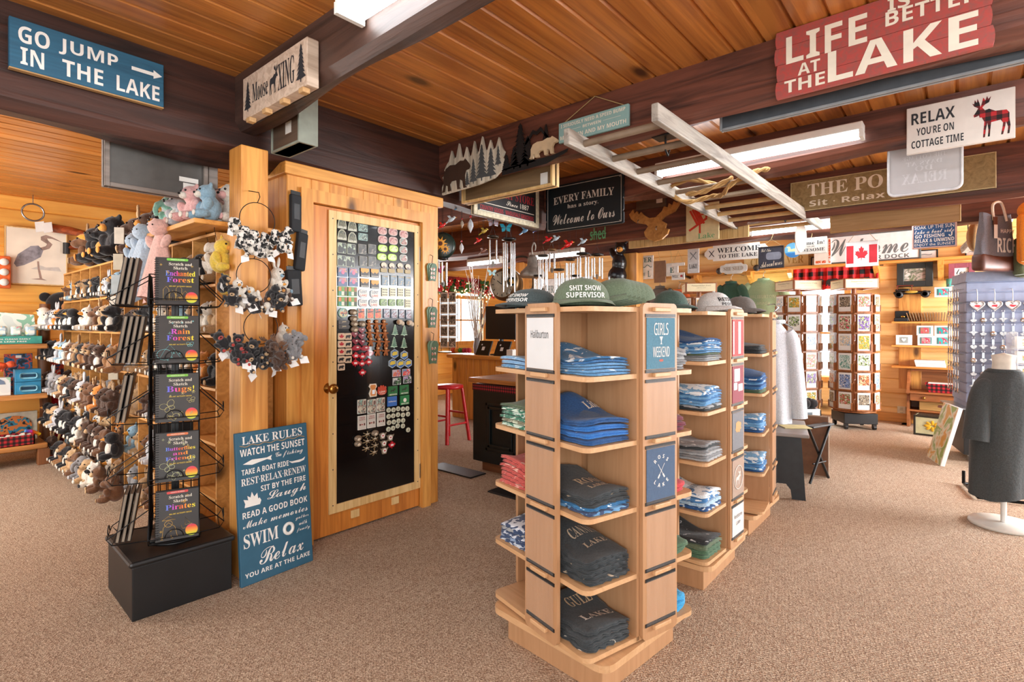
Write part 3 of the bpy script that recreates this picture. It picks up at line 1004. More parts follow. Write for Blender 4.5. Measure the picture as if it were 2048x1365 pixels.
board(t, w, h, wood('sign_back_stain', '8f7656', '5f4a34', 0, 10, 0, 0.6), 0.02)
frame(t, w, h, 0.018, RAW, 0.05, 'edge', 0.03)
MB().box(0.36 * w, 0.43 * w, -0.002, 0, 0.07 * h, 0.33 * h).build('price_tag', WHITE, t)
# every family, country store
t, w, h = sign('family_sign', 'black notched metal sign with thin white border and family welcome lettering', 'sign', 'x', XR_ - 0.03, (1092, 380, 472), (1247, 340, 441))
o = [(-0.5, 0.02), (-0.48, 0), (0.48, 0), (0.5, 0.02), (0.5, 0.22), (0.488, 0.25), (0.5, 0.28), (0.5, 0.48), (0.488, 0.5), (0.5, 0.52), (0.5, 0.72), (0.488, 0.75), (0.5, 0.78), (0.5, 0.98), (0.48, 1),
     (-0.48, 1), (-0.5, 0.98), (-0.5, 0.78), (-0.488, 0.75), (-0.5, 0.72), (-0.5, 0.52), (-0.488, 0.5), (-0.5, 0.48), (-0.5, 0.28), (-0.488, 0.25), (-0.5, 0.22)]
board(t, w, h, mat('0f1a20', 0.5), 0.018, out=o)
letters(t, w, h, [('EVERY FAMILY', 0, 0.69, 0.78, 0.16, 'serif', dict(arc=-0.12)), ('has a story.', 0.0, 0.5, 0.40, 0.11, 'serif'), ('Welcome to Ours', 0, 0.26, 0.8, 0.22, 'script')], mat('d8cfc4', 0.6))
frame(t, w * 0.95, h * 0.92, 0.003, mat('e9e4da', 0.6), 0.0, 'border', 0.001, 0, 0.04 * h)
b = MB()
for sx in (-0.46, 0.46):
 for sz in (0.06, 0.94):
  b.cyl((sx * w, -0.004, sz * h), (sx * w, 0, sz * h), 0.007, n=8)
b.build('stud', METAL, t)
t, w, h = sign('store_sign', 'black and red store sign in an old cream window frame', 'sign', 'y', YB - 0.035, (947, 335, 428), (1077, 378, 457))
board(t, w, h, mat('1b181a', 0.5), 0.015)
frame(t, w, h, 0.04, mat('c9bfa4', 0.6, var=0.2, scale=40), 0.03)
letters(t, w, h, [('COUNTRY STORE', 0.02, 0.62, 0.8, 0.2, 'serif'), ('COUNTRY GOODS · WHOLESALE GROCERIES', 0.0, 0.2, 0.82, 0.1, 'bold')], mat('a01f28', 0.6))
letters(t, w, h, [('Since 1887', 0.15, 0.43, 0.36, 0.12, 'script')], CREAM, 'small_lettering')
shapes(t, [[(-0.42 * w, 0.3 * h), (0.42 * w, 0.3 * h), (0.42 * w, 0.315 * h), (-0.42 * w, 0.315 * h)], [(-0.42 * w, 0.12 * h), (0.42 * w, 0.12 * h), (0.42 * w, 0.135 * h), (-0.42 * w, 0.135 * h)]], CREAM, 'rule')
# moose head, chair sign, plank sign back, farther signs
t, w, h = sign('moose_cutout', 'flat golden wooden moose head cut-out with wide antlers', 'wall decoration', 'x', XP - 0.03, (1258, 415, 492), (1363, 398, 470))
o = [(-0.12, 0.05), (0.0, -0.02), (0.14, 0.02), (0.24, 0.14), (0.27, 0.26), (0.2, 0.3), (0.22, 0.42), (0.12, 0.52), (0.18, 0.6), (0.38, 0.72), (0.5, 0.98), (0.42, 0.92), (0.36, 0.98), (0.33, 0.88), (0.27, 0.94), (0.25, 0.84), (0.18, 0.88), (0.14, 0.76), (0.02, 0.62),
     (-0.1, 0.62), (-0.2, 0.72), (-0.26, 0.82), (-0.3, 0.76), (-0.34, 0.86), (-0.39, 0.8), (-0.42, 0.92), (-0.47, 0.84), (-0.5, 0.8), (-0.46, 0.66), (-0.36, 0.54), (-0.16, 0.46), (-0.12, 0.4), (-0.2, 0.26), (-0.18, 0.14)]
board(t, w, h, wood('oiled_pine', 'd09a58', 'a9713a', 1, 18, 0, 0.4), 0.03, 'head', o)
b = MB()
for x, z in ((-0.3, 0.6), (0.05, 0.36)):
 b.tube([(x * w, 0.0, z * h), (x * w, -0.02, z * h), (x * w, -0.03, z * h - 0.02), (x * w, -0.02, z * h - 0.035)], 0.004)
b.build('coat_hook', METAL, t)
t, w, h = sign('chair_sign', 'cream sign with a red slatted deck chair and lake word', 'sign', 'x', XP - 0.06, (1372, 416, 484), (1438, 398, 478))
board(t, w, h, mat('e0cf9f', 0.6, var=0.08), 0.012)
o = []
for k in range(4):
 o.append([(-0.4 * w + k * 0.075 * w, 0.86 * h - abs(k - 1.4) * 0.02 * h), (-0.34 * w + k * 0.075 * w, 0.88 * h - abs(k - 1.4) * 0.02 * h), (-0.12 * w + k * 0.07 * w, 0.46 * h), (-0.18 * w + k * 0.07 * w, 0.44 * h)])
o += [[(-0.42 * w, 0.32 * h), (0.14 * w, 0.62 * h), (0.16 * w, 0.56 * h), (-0.38 * w, 0.27 * h)], [(-0.1 * w, 0.2 * h), (-0.04 * w, 0.2 * h), (-0.04 * w, 0.46 * h), (-0.1 * w, 0.46 * h)], [(-0.14 * w, 0.7 * h), (0.2 * w, 0.74 * h), (0.2 * w, 0.7 * h), (-0.14 * w, 0.67 * h)], [(0.1 * w, 0.6 * h), (0.16 * w, 0.6 * h), (0.16 * w, 0.72 * h), (0.1 * w, 0.72 * h)]]
shapes(t, o, mat('d13a22', 0.6), 'chair_emblem')
letters(t, w, h, [('Lake', 0.12, 0.12, 0.5, 0.14, 'serif')], mat('7fae7c', 0.6))
t, w, h = sign('plank_sign', 'ribbed tan wooden sign back behind the moose head', 'sign', 'x', XP + 0.19, (1257, 470, 499), (1497, 424, 472))
n = 26
b = MB()
for k in range(n):
 b.rbox(-w / 2 + w * k / n, -w / 2 + w * (k + 1) / n - 0.002, 0, 0.02, 0, h, 0.002, 1)
b.build('slat_panel', RAW, t)
MB().box(-w / 2, w / 2, 0.02, 0.03, 0, h).build('backing', TANW, t)
t, w, h = sign('box_sign', 'dark box sign back with a paper label above the moose head', 'sign', 'x', XP - 0.035, (1272, 400, 422), (1331, 380, 411))
board(t, w, h, BRNW, 0.03)
MB().box(0.2 * w, 0.4 * w, -0.0015, 0, 0.3 * h, 0.6 * h).build('price_tag', WHITE, t)
t, w, h = sign('welcome_sign', 'white bracket-shaped welcome sign with crossed paddles on the far beam', 'sign', 'x', X5 - 0.03, (1409, 492, 522), (1538, 484, 518))
o = [(-0.36, 0.02), (0.36, 0.0), (0.36, 0.14), (0.44, 0.14), (0.46, 0.26), (0.5, 0.4), (0.5, 0.6), (0.46, 0.74), (0.44, 0.86), (0.36, 0.86), (0.36, 0.98), (-0.36, 1.0), (-0.36, 0.86), (-0.44, 0.86), (-0.46, 0.74), (-0.5, 0.6), (-0.5, 0.4), (-0.46, 0.26), (-0.44, 0.14), (-0.36, 0.14)]
board(t, w, h, WHITE, 0.015, out=o)
letters(t, w, h, [('WELCOME', 0.04, 0.66, 0.66, 0.32, 'serif'), ('TO THE LAKE', 0.03, 0.28, 0.6, 0.24, 'serif')], INK)
shapes(t, [[(-0.43 * w, 0.3 * h), (-0.415 * w, 0.3 * h), (-0.335 * w, 0.7 * h), (-0.35 * w, 0.7 * h)], [(-0.335 * w, 0.3 * h), (-0.35 * w, 0.3 * h), (-0.43 * w, 0.7 * h), (-0.415 * w, 0.7 * h)]], INK, 'paddle_emblem')
t, w, h = sign('shed_sign', 'small pale scalloped shed plaque under the white welcome sign', 'sign', 'x', X5 - 0.035, (1440, 528, 549), (1494, 525, 547))
board(t, w, h, mat('cfcdc8', 0.6), 0.012, out=[(-0.5, 0.3), (-0.46, 0.18), (-0.36, 0.16), (-0.28, 0.02), (0.28, 0.02), (0.36, 0.16), (0.46, 0.18), (0.5, 0.3), (0.5, 0.7), (0.46, 0.82), (0.36, 0.84), (0.28, 0.98), (-0.28, 0.98), (-0.36, 0.84), (-0.46, 0.82), (-0.5, 0.7)])
letters(t, w, h, [('SHE SHED', 0, 0.5, 0.72, 0.36, 'serif')], mat('8d7b66', 0.6))
string(t, [(-0.3 * w, 0.008, h), (0.0, 0.01, h + 0.02), (0.3 * w, 0.008, h)], TWINE)
t, w, h = sign('adventure_sign', 'dark camper van sign with white script on a cord', 'sign', 'x', X5 - 0.18, (1517, 497, 541), (1568, 489, 533))
board(t, w, h, mat('3a3f50', 0.6, var=0.35, scale=14), 0.012)
frame(t, w, h, 0.008, mat('2a2422', 0.6), 0.014)
letters(t, w, h, [('Adventures', 0, 0.22, 0.86, 0.26, 'script', dict(rot=0.12)), ('Let the', -0.2, 0.84, 0.4, 0.14, 'script')], CREAM)
shapes(t, [rrect(0.6 * w, 0.34 * h, 0.03, 4, 0.1 * w, 0.56 * h)], mat('8e98ad', 0.5), 'camper_emblem')
string(t, [(-0.4 * w, 0.006, h), (0.0, 0.006, h + 0.08), (0.0, 0.2, h + 0.25), (0, 0.006, h + 0.081), (0.4 * w, 0.006, h)], TWINE)
t, w, h = sign('duck_plaque', 'round blue plaque with a swimming duck', 'wall decoration', 'x', X6 - 0.03, (1569, 487, 517), (1603, 484, 514))
board(t, w, h, mat('5fa7cf', 0.6, var=0.2, scale=8), 0.012, out=[(x, z + 0.5) for x, z in blob(0.5, 0.5, 24)])
shapes(t, [[(x * w, z * h) for x, z in [(-0.3, 0.42), (0.2, 0.4), (0.34, 0.5), (0.1, 0.6), (-0.12, 0.56), (-0.16, 0.72), (-0.28, 0.76), (-0.4, 0.68), (-0.28, 0.66)]]], mat('e9d9a6', 0.6), 'duck_emblem')
shapes(t, [[(x * w * 0.5, z * h * 0.5 + h * 0.5) for x, z in [(math.cos(R(a)), math.sin(R(a))) for a in range(200, 341, 10)]]], mat('2a6fae', 0.6), 'water_emblem')
string(t, [(0, 0.006, h - 0.01), (0, -0.02, h + 0.1), (0, -0.08, 2.45 - t.location.z)], TWINE)
t, w, h = sign('come_in_sign', 'pale grey sign with bold black come-in lettering', 'sign', 'x', X5 - 0.03, (1590, 480, 511), (1654, 471, 505))
board(t, w, h, mat('c8c2ba', 0.6), 0.012)
letters(t, w, h, [('Come In!', 0.02, 0.68, 0.8, 0.24, 'serif'), ('YOU ARE', 0.0, 0.46, 0.25, 0.07, 'serif'), ('AWESOME', 0.02, 0.25, 0.82, 0.2, 'serif')], INK)
string(t, [(0, 0.006, h - 0.01), (0, 0.06, h + 0.03), (0, 0.1, 2.4 - t.location.z)], TWINE)
p = at(1602, 505, 5.35)
t = thing('oval_plaque', 'blank white oval plaque hanging at the far end of the ladder', 'sign', p, -PI / 2 + 0.6)
w, h = 0.11, 0.3
board(t, w, h, WHITE, 0.012, out=[(x, z + 0.5) for x, z in blob(0.5, 0.5, 28)])
string(t, [(0, 0.006, h), (0, 0.006, ZC - p.z)], TWINE)
t, w, h = sign('lake_sign', 'narrow white lake sign with crossed paddles on the far beam', 'sign', 'x', X5 - 0.03, (1375, 499, 547), (1398, 497, 546))
board(t, w, h, mat('d9dde0', 0.6), 0.012)
letters(t, w, h, [('LAKE', 0, 0.28, 0.7, 0.18, 'serif')], INK)
shapes(t, [[(-0.32 * w, 0.55 * h), (-0.24 * w, 0.55 * h), (0.3 * w, 0.85 * h), (0.22 * w, 0.87 * h)], [(0.32 * w, 0.55 * h), (0.24 * w, 0.55 * h), (-0.3 * w, 0.85 * h), (-0.22 * w, 0.87 * h)]], mat('7c8790', 0.6), 'paddle_emblem')
p = atX(1356, 560, X5 - 0.06)
t = thing('welcome_plaque', 'small two-board welcome plaque with a maple leaf on a long cord', 'sign', p, -PI / 2)
w = (atX(1343, 550, X5 - 0.06) - atX(1369, 550, X5 - 0.06)).length
MB().rbox(-w / 2, w / 2, 0, 0.01, 0.0, 0.09, 0.002, 1).build('board', WHITE, t)
MB().rbox(-w / 2, w / 2, 0, 0.01, 0.175, 0.215, 0.002, 1).build('upper_board', WHITE, t)
letters(t, w, 0.09, [('WELC', -0.2, 0.5, 0.5, 0.4, 'serif'), ('E', 0.38, 0.5, 0.1, 0.4, 'serif')], INK)
shapes(t, [shp(LEAF, 0.04, 0.035 * 1.3, 0.045)], mat('b3202a', 0.6), 'maple_emblem')
string(t, [(-w * 0.4, 0.005, 0.09), (-w * 0.4, 0.005, 0.215), (0, 0.005, 0.36), (w * 0.4, 0.005, 0.215), (w * 0.4, 0.005, 0.09)], TWINE)
# ---------------------------------------------------------------- folded shirts on the racks
def fabric(col, pr=None, amt=0.5, scale=22.0):
 k = ('fab', col, pr, amt, scale)
 if k in MATS:
  return MATS[k]
 t = NT('cotton_' + col)
 c = srgb(col)
 v = t.co()
 n = t.noise(v, 160, 2)
 out = t.ramp(n, [(0.3, tuple(x * 0.8 for x in c[:3]) + (1,)), (0.75, tuple(min(1, x * 1.15 + 0.01) for x in c[:3]) + (1,))])
 if pr:
  m = t.noise(t.co('Object', (1.0, 1.0, 2.2)), scale, 2, 0.5, 1.0)
  out = t.mix(t.ramp(m, [(amt, (0, 0, 0, 1)), (amt + 0.03, (1, 1, 1, 1))]), out, pr)
 t.base(out)
 t.set(Roughness=0.9, Sheen_Weight=0.12)
 t.bump(t.noise(v, 55, 3), 0.35, 0.006)
 MATS[k] = t.m
 return t.m
LBL = {'6fa3cc': 'light blue', '3f78ad': 'mid blue', '1f4f86': 'deep blue', '2a6fb8': 'bright blue', '2f6f9f': 'blue', '33383b': 'charcoal', '26292b': 'near-black', '8a8a8c': 'grey',
       'a9abad': 'pale grey', '3f7f66': 'green', '49694d': 'moss green', 'c4574f': 'coral red', '35486c': 'navy', '6b1f35': 'maroon', 'c23a44': 'red', '8fb9dc': 'sky blue', '2f9bd0': 'turquoise', 'b9bcc0': 'pale', '5b6b52': 'olive'}
def stack(rk, k, z, layers, where, h=0.022, seed=1, sag=0.25, top=None, w=0.208, d=0.268, rise=0.5, kind='folded_shirt', oy=0.0):
 """layers from the bottom up: (colour, print colour or None, amount). One mesh per shirt; all layers follow one sag."""
 g = random.Random(seed)
 root, X, Y, rz = rk
 x0, y0 = -RH + CA / 2, -RH + 0.018 + d / 2 + oy
 lx, ly = rot4(k, x0, y0)
 cr, sr = math.cos(rz), math.sin(rz)
 loc = (X + lx * cr - ly * sr, Y + lx * sr + ly * cr, z + 0.001)
 ph = [g.uniform(0, 6) for _ in range(6)]
 n = len(layers)
 H = n * h
 def S(x, y):
  u, v = x / w, y / d
  s = 0.82 + rise * max(0, v + 0.1) ** 1.3 + 0.10 * math.sin(5.5 * u + ph[0] + 2 * v) * (0.5 + v) + 0.08 * math.sin(5 * v + ph[1] + 2 * u)
  return min(s * (1 - sag * (abs(u) * 2) ** 3 * 0.6), 0.2 / H)
 NX = 11
 for i, ly_ in enumerate(layers):
  col, pr, amt = ly_ if isinstance(ly_, tuple) else (ly_, None, 0.5)
  a = g.uniform(-0.03, 0.03)
  ox, oy_ = g.uniform(-0.004, 0.004), g.uniform(-0.006, 0.002)
  ca, sa = math.cos(a), math.sin(a)
  ww, dd = w * g.uniform(0.93, 1.0), d * g.uniform(0.94, 1.0)
  zb, zt = i / n, (i + 0.8) / n
  border = []
  for q in range(NX):
   border.append((-0.5 + q / NX, -0.5))
  for q in range(NX):
   border.append((0.5, -0.5 + q / NX))
  for q in range(NX):
   border.append((0.5 - q / NX, 0.5))
  for q in range(NX):
   border.append((-0.5, 0.5 - q / NX))
  def P(u, v, f, off=0.0):
   # rounded corners
   r = 0.12
   cu, cv = max(abs(u) - (0.5 - r), 0), max(abs(v) - (0.5 - r), 0)
   L = math.hypot(cu, cv)
   if L > r:
    u -= math.copysign(cu * (1 - r / L), u)
    v -= math.copysign(cv * (1 - r / L), v)
   x, y = u * ww, v * dd
   m = math.hypot(x, y) + 1e-6
   wob = off + 0.006 * math.sin(31 * u + 23 * v + ph[2] + i * 1.7) * (1 if off else 0)
   x, y = x + x / m * wob, y + y / m * wob
   x, y = x * ca - y * sa + ox, x * sa + y * ca + oy_
   return (x, y, S(x, y) * H * f)
  b = MB()
  vs, fs = [], []
  prof = [(-0.012, 1.0), (0.0, 0.94), (0.006, 0.76), (0.004, 0.6), (-0.006, 0.5), (0.005, 0.38), (0.007, 0.22), (0.0, 0.04), (-0.012, 0.0)]
  nb = len(border)
  for off, f in prof:
   for u, v in border:
    s = 1 - 0.1 * (off == -0.012)
    vs.append(P(u * s, v * s, zb + (zt - zb) * f, off if off != -0.012 else 0.0))
  for j in range(len(prof) - 1):
   for q in range(nb):
    fs.append((j * nb + q, (j + 1) * nb + q, (j + 1) * nb + (q + 1) % nb, j * nb + (q + 1) % nb))
  base = len(vs)
  M = NX + 1
  for jy in range(M):
   for jx in range(M):
    vs.append(P((-0.5 + jx / NX) * 0.9, (-0.5 + jy / NX) * 0.9, zt))
  for jy in range(NX):
   for jx in range(NX):
    q = base + jy * M + jx
    fs.append((q, q + 1, q + M + 1, q + M))
  fs.append(tuple(range((len(prof) - 1) * nb, len(prof) * nb))[::-1])
  b.add(vs, fs, 0, True)
  c0 = LBL.get(col, 'plain')
  pos = 'topmost' if i == n - 1 else 'bottom one' if i == 0 else ORD[n - 1 - i] + ' from top'
  pat = ' printed' if pr else ''
  t = thing(kind, f"{c0}{pat} folded shirt, {pos}, {where}", 'shirt', loc, rz + k * PI / 2, 'folded shirts on the racks')
  b.build('cloth', fabric(col, pr, amt), t)
  if i == n - 1 and top:
   for s, tx, ty, tw, th, font, tc in top:
    q = MB()
    q.text(s, tx * w, ty * d, tw * w, th * d, 0, font, fn=lambda p: (p[0], p[2], S(p[0], p[2]) * H * zt + 0.0025))
    q.build('print', fabric(tc), t)
 return loc
r1, r2, r3 = RK
BL, MBL, DB, RB, CH, BK, GY, PG = '6fa3cc', '3f78ad', '1f4f86', '2a6fb8', '33383b', '26292b', '8a8a8c', 'a9abad'
WH = 'dfe6ea'
stack(r1, 0, 1.12, [(BL, None, .5), (BL, WH, .62), (BL, None, .5), (BL, WH, .64), (MBL, WH, .6), ('2f6f9f', WH, .6)], 'front top cubby of the near rack', 0.0135, 1, rise=0.9)
stack(r1, 0, 0.879, ['1f4f86', (RB, WH, .68), RB, DB], 'front second cubby of the near rack', 0.03, 2, rise=0.8, top=[('Life', 0.28, 0.1, 0.3, 0.16, 'serif', 'e6d8c4')])
stack(r1, 0, 0.637, [('35486c', BL, .52), ('2f6f9f', WH, .64), CH, (CH, 'a08f78', .66), CH], 'front middle cubby of the near rack', 0.018, 3, rise=0.9, top=[('ROSS', 0.1, -0.02, 0.6, 0.2, 'serif', 'c9b08d'), ('LAKE', 0.0, -0.26, 0.4, 0.1, 'serif', 'c9b08d')])
stack(r1, 0, 0.395, [CH, (CH, 'b9a58c', .66), CH, (CH, 'b9a58c', .68), CH, (CH, 'b9a58c', .68), CH, CH], 'front fourth cubby of the near rack', 0.0155, 4, rise=0.7, top=[('CANNING', 0.12, 0.1, 0.72, 0.17, 'serif', 'b9a58c'), ('LAKE', 0.08, -0.15, 0.5, 0.1, 'serif', 'b9a58c')])
stack(r1, 0, 0.165, [(CH, 'cfc4b4', .68), CH, CH, CH], 'front bottom cubby of the near rack', 0.024, 5, rise=0.6, top=[('GULL', 0.08, 0.2, 0.55, 0.2, 'serif', 'c2a682'), ('LAKE', 0.05, -0.2, 0.7, 0.14, 'serif', 'd9d0c4')])
C3 = 'counter-side'
stack(r1, 3, 1.12, [(BL, WH, .6), ('8fb9dc', None, .5), ('8fb9dc', WH, .58)], f'{C3} top cubby of the near rack', 0.02, 6)
stack(r1, 3, 0.879, [('3f7f66', 'cfe0d2', .5), ('8f8a72', 'cfd6c2', .5), ('3f7f66', 'cfe0d2', .52), ('3f7f66', 'dbe6dd', .5), ('3f7f66', 'cfe0d2', .5), '5b6b52'], f'{C3} second cubby of the near rack', 0.022, 7, rise=1.0)
stack(r1, 3, 0.637, [('c4574f', 'e3b0a0', .58), ('c4574f', None, .5), ('c4574f', 'e9c2b4', .6), 'c4574f', ('c4574f', 'e3b0a0', .56), 'c4574f', ('c4574f', 'ddb8a8', .6)], f'{C3} middle cubby of the near rack', 0.021, 8, rise=0.5)
stack(r1, 3, 0.395, [('35486c', 'cdd4de', .5), ('35486c', '8fa3c0', .5), ('35486c', 'cdd4de', .48), ('a9abad', '35486c', .5), ('35486c', 'cdd4de', .52)], f'{C3} fourth cubby of the near rack', 0.021, 9)
A3 = 'aisle-side'
stack(r1, 1, 1.12, [GY, PG, GY, (GY, WH, .66), PG, GY, PG, GY], f'{A3} top cubby of the near rack', 0.0145, 10)
stack(r1, 1, 0.879, ['6b1f35', '6b1f35', '6b1f35'], f'{A3} second cubby of the near rack', 0.024, 11)
stack(r1, 1, 0.637, ['c23a44', 'c23a44'], f'{A3} middle cubby of the near rack', 0.022, 12)
stack(r1, 1, 0.395, ['49694d', '49694d', '49694d'], f'{A3} fourth cubby of the near rack', 0.018, 13)
stack(r1, 1, 0.165, ['2f9bd0', '2f9bd0', '2f9bd0'], f'{A3} bottom cubby of the near rack', 0.024, 14)
stack(r2, 0, 1.12, [PG, (PG, 'c9b05a', .66), GY, '5b6b52', (BL, WH, .55), BL, (BL, WH, .55), (MBL, WH, .55), BL, (MBL, WH, .5), DB], 'front top cubby of the middle rack', 0.0135, 15, rise=0.35)
stack(r2, 0, 0.879, [CH, (PG, CH, .55), BL, (BL, WH, .6), MBL, BL, (MBL, WH, .6), (BL, WH, .45)], 'front second cubby of the middle rack', 0.0165, 16, rise=0.4)
stack(r2, 0, 0.637, [PG, GY, (PG, CH, .66), GY, CH, (GY, 'cfcfcf', .66)], 'front middle cubby of the middle rack', 0.017, 17, rise=0.4)
stack(r2, 0, 0.395, [(DB, WH, .55), ('a9c4d8', DB, .6), (MBL, WH, .5), (WH, MBL, .62)], 'front fourth cubby of the middle rack', 0.026, 18, rise=0.9, top=[('REDSTONE', 0.02, -0.12, 0.8, 0.14, 'serif', '1f3350'), ('LAKE', 0.1, -0.32, 0.3, 0.1, 'serif', '1f3350')])
stack(r2, 0, 0.165, ['49694d', ('49694d', 'cfd6d0', .7), '5b6b52', (BK, 'b9b9b9', .64)], 'front bottom cubby of the middle rack', 0.028, 19, rise=0.7)
for zz, cols, nm in ((1.12, [GY, PG, GY, GY, PG], 'top'), (0.879, [BL, MBL, BL, (BL, WH, .6)], 'second'), (0.637, ['49694d', '5b6b52'], 'middle'), (0.395, [GY, PG, GY, PG, GY], 'fourth'), (0.165, [PG, GY, PG, PG], 'bottom')):
 stack(r2, 1, zz, cols, f'{A3} {nm} cubby of the middle rack', 0.02, 20 + len(nm))
stack(r3, 0, 1.12, [CH, BK, (CH, GY, .6), CH], 'front top cubby of the farthest rack', 0.018, 31)
stack(r3, 0, 0.879, ['49694d', '5b6b52', (MBL, WH, .6), MBL, DB, (BL, WH, .6), MBL, DB, (MBL, WH, .6), DB], 'front second cubby of the farthest rack', 0.0155, 32, rise=0.3)
stack(r3, 0, 0.637, [DB, (MBL, WH, .55), BL, (BL, WH, .55), MBL, (BL, WH, .5)], 'front middle cubby of the farthest rack', 0.02, 33)
stack(r3, 0, 0.395, [DB, (BL, WH, .55), MBL, (BL, WH, .5), (MBL, WH, .55), (BL, WH, .5)], 'front fourth cubby of the farthest rack', 0.02, 34)
for zz, cols, nm in ((1.12, [(MBL, WH, .5), BL, MBL], 'top'), (0.879, [(PG, CH, .6), PG, GY], 'second'), (0.637, [(WH, MBL, .5), BL, (WH, MBL, .5)], 'middle'), (0.395, [GY, PG, GY], 'fourth')):
 stack(r3, 1, zz, cols, f'{A3} {nm} cubby of the farthest rack', 0.022, 40 + len(nm))
# cards and samples in the clear sleeves of the racks
def insert(rk, k, row, name, label, cat, m, w=0.158, h=0.196, dz=0.0):
 root, X, Y, rz = rk
 zs = [RTOP - 0.008] + [z - 0.006 for z in SHZ[::-1]]
 za = zs[row] - 0.03
 zb = (zs[row + 1] if row < 4 else 0.19) + 0.022
 lx, ly = rot4(k, -RH - 0.0205, -RH + (PR + CD) / 2)
 cr, sr = math.cos(rz), math.sin(rz)
 t = thing(name, label, cat, (X + lx * cr - ly * sr, Y + lx * sr + ly * cr, zb + dz), rz + (k - 1) * PI / 2)
 hh = min(h, za - zb)
 MB().box(-w / 2, w / 2, 0, 0.0012, 0, hh).build('sheet', m, t)
 return t, w, hh
t, w, h = insert(r1, 0, 0, 'paper_card', 'white paper card with a handwritten town name on the near rack', 'card', mat('dfe2e4', 0.5, var=0.03))
letters(t, w, h, [('Haliburton', 0.0, 0.68, 0.66, 0.16, 'thin')], INK)
t, w, h = insert(r1, 1, 0, 'shirt_sample', 'teal cotton sample with tall thin white weekend lettering on the near rack', 'sample', fabric('2f7893'))
letters(t, w, h, [('GIRLS', 0, 0.78, 0.5, 0.24, 'thin'), ('WEEKEND', 0, 0.33, 0.58, 0.2, 'thin')], mat('e8e6e0', 0.7))
shapes(t, [[(-0.06 * w, 0.63 * h), (0.06 * w, 0.63 * h), (0.012 * w, 0.55 * h), (0.012 * w, 0.5 * h), (0.04 * w, 0.48 * h), (-0.04 * w, 0.48 * h), (-0.012 * w, 0.5 * h), (-0.012 * w, 0.55 * h)]], mat('e8e6e0', 0.7), 'wine_glass_emblem')
shapes(t, [[(x + 0.0, z + 0.16 * h) for x, z in blob(0.012, 0.005, 14)]], mat('b0442e', 0.7), 'small_emblem')
t, w, h = insert(r1, 1, 2, 'shirt_sample', 'navy cotton sample with crossed white paddles and curved lake words', 'sample', fabric('164a74'))
b = MB()
for i, ch in enumerate('ROSS'):
 a = R(135 - i * 30)
 b.text(ch, 0.30 * w * math.cos(a), h * 0.55 + 0.34 * w * math.sin(a), None, 0.075 * h, -0.0012, 'bold', rot=a - PI / 2)
for i, ch in enumerate('LAKE'):
 a = R(225 + i * 30)
 b.text(ch, 0.30 * w * math.cos(a), h * 0.55 + 0.34 * w * math.sin(a), None, 0.075 * h, -0.0012, 'bold', rot=a + PI / 2)
b.build('lettering', mat('e8e6e0', 0.7), t)
o = []
for s in (-1, 1):
 c, q = math.cos(R(55)) * s, math.sin(R(55))
 for a0, a1, ww in ((-0.2, 0.2, 0.006), (-0.2, -0.1, 0.022)):
  nx, nz = -q, c
  o.append([(c * a0 * w + nx * ww * w, h * 0.55 + q * a0 * w + nz * ww * w), (c * a1 * w + nx * ww * w, h * 0.55 + q * a1 * w + nz * ww * w), (c * a1 * w - nx * ww * w, h * 0.55 + q * a1 * w - nz * ww * w), (c * a0 * w - nx * ww * w, h * 0.55 + q * a0 * w - nz * ww * w)])
shapes(t, o, mat('e8e6e0', 0.7), 'paddle_emblem')
t, w, h = insert(r2, 1, 0, 'shirt_sample', 'red and white striped cloth sample on the middle rack', 'sample', fabric('b9353f'))
shapes(t, [[(x * w, 0.01), ((x + 0.1) * w, 0.01), ((x + 0.1) * w, h - 0.01), (x * w, h - 0.01)] for x in (-0.45, 0.0, 0.12)], mat('dfe2e4', 0.7), 'stripe')
t, w, h = insert(r2, 1, 1, 'shirt_sample', 'crimson cloth sample with pale photo squares on the middle rack', 'sample', fabric('8f2a44'))
shapes(t, [rrect(0.5 * w, 0.35 * h, 0.004, 2, -0.1 * w, 0.75 * h), rrect(0.4 * w, 0.2 * h, 0.004, 2, 0.2 * w, 0.4 * h), rrect(0.3 * w, 0.2 * h, 0.004, 2, -0.25 * w, 0.45 * h)], mat('d3d6da', 0.7, var=0.3, scale=40), 'photo_print')
t, w, h = insert(r2, 1, 2, 'shirt_sample', 'slate cloth sample with a small gold emblem on the middle rack', 'sample', fabric('6c7078'))
shapes(t, [[(x, z + 0.6 * h) for x, z in blob(0.04, 0.03, 18, 0.2)]], mat('b98f4a', 0.7), 'gold_emblem')
t, w, h = insert(r2, 1, 3, 'shirt_sample', 'taupe cloth sample with a round pale emblem on the middle rack', 'sample', fabric('a58a76'))
MB().tube([(x, -0.002, z + 0.5 * h) for x, z in blob(0.06, 0.06, 24)], 0.0025, 4, True).build('ring_emblem', mat('d8cfc6', 0.7), t)
shapes(t, [shp(MOOSE, 0.06, 0, 0.3 * h, 0.07)], mat('d8cfc6', 0.7), 'moose_emblem')
t, w, h = insert(r2, 1, 4, 'paper_card', 'white paper card with a handwritten lake name low on the middle rack', 'card', mat('d9d6d2', 0.6, var=0.03))
letters(t, w, h, [('Redstone', 0.0, 0.66, 0.7, 0.14, 'thin'), ('Lake', 0.0, 0.42, 0.36, 0.14, 'thin')], INK)
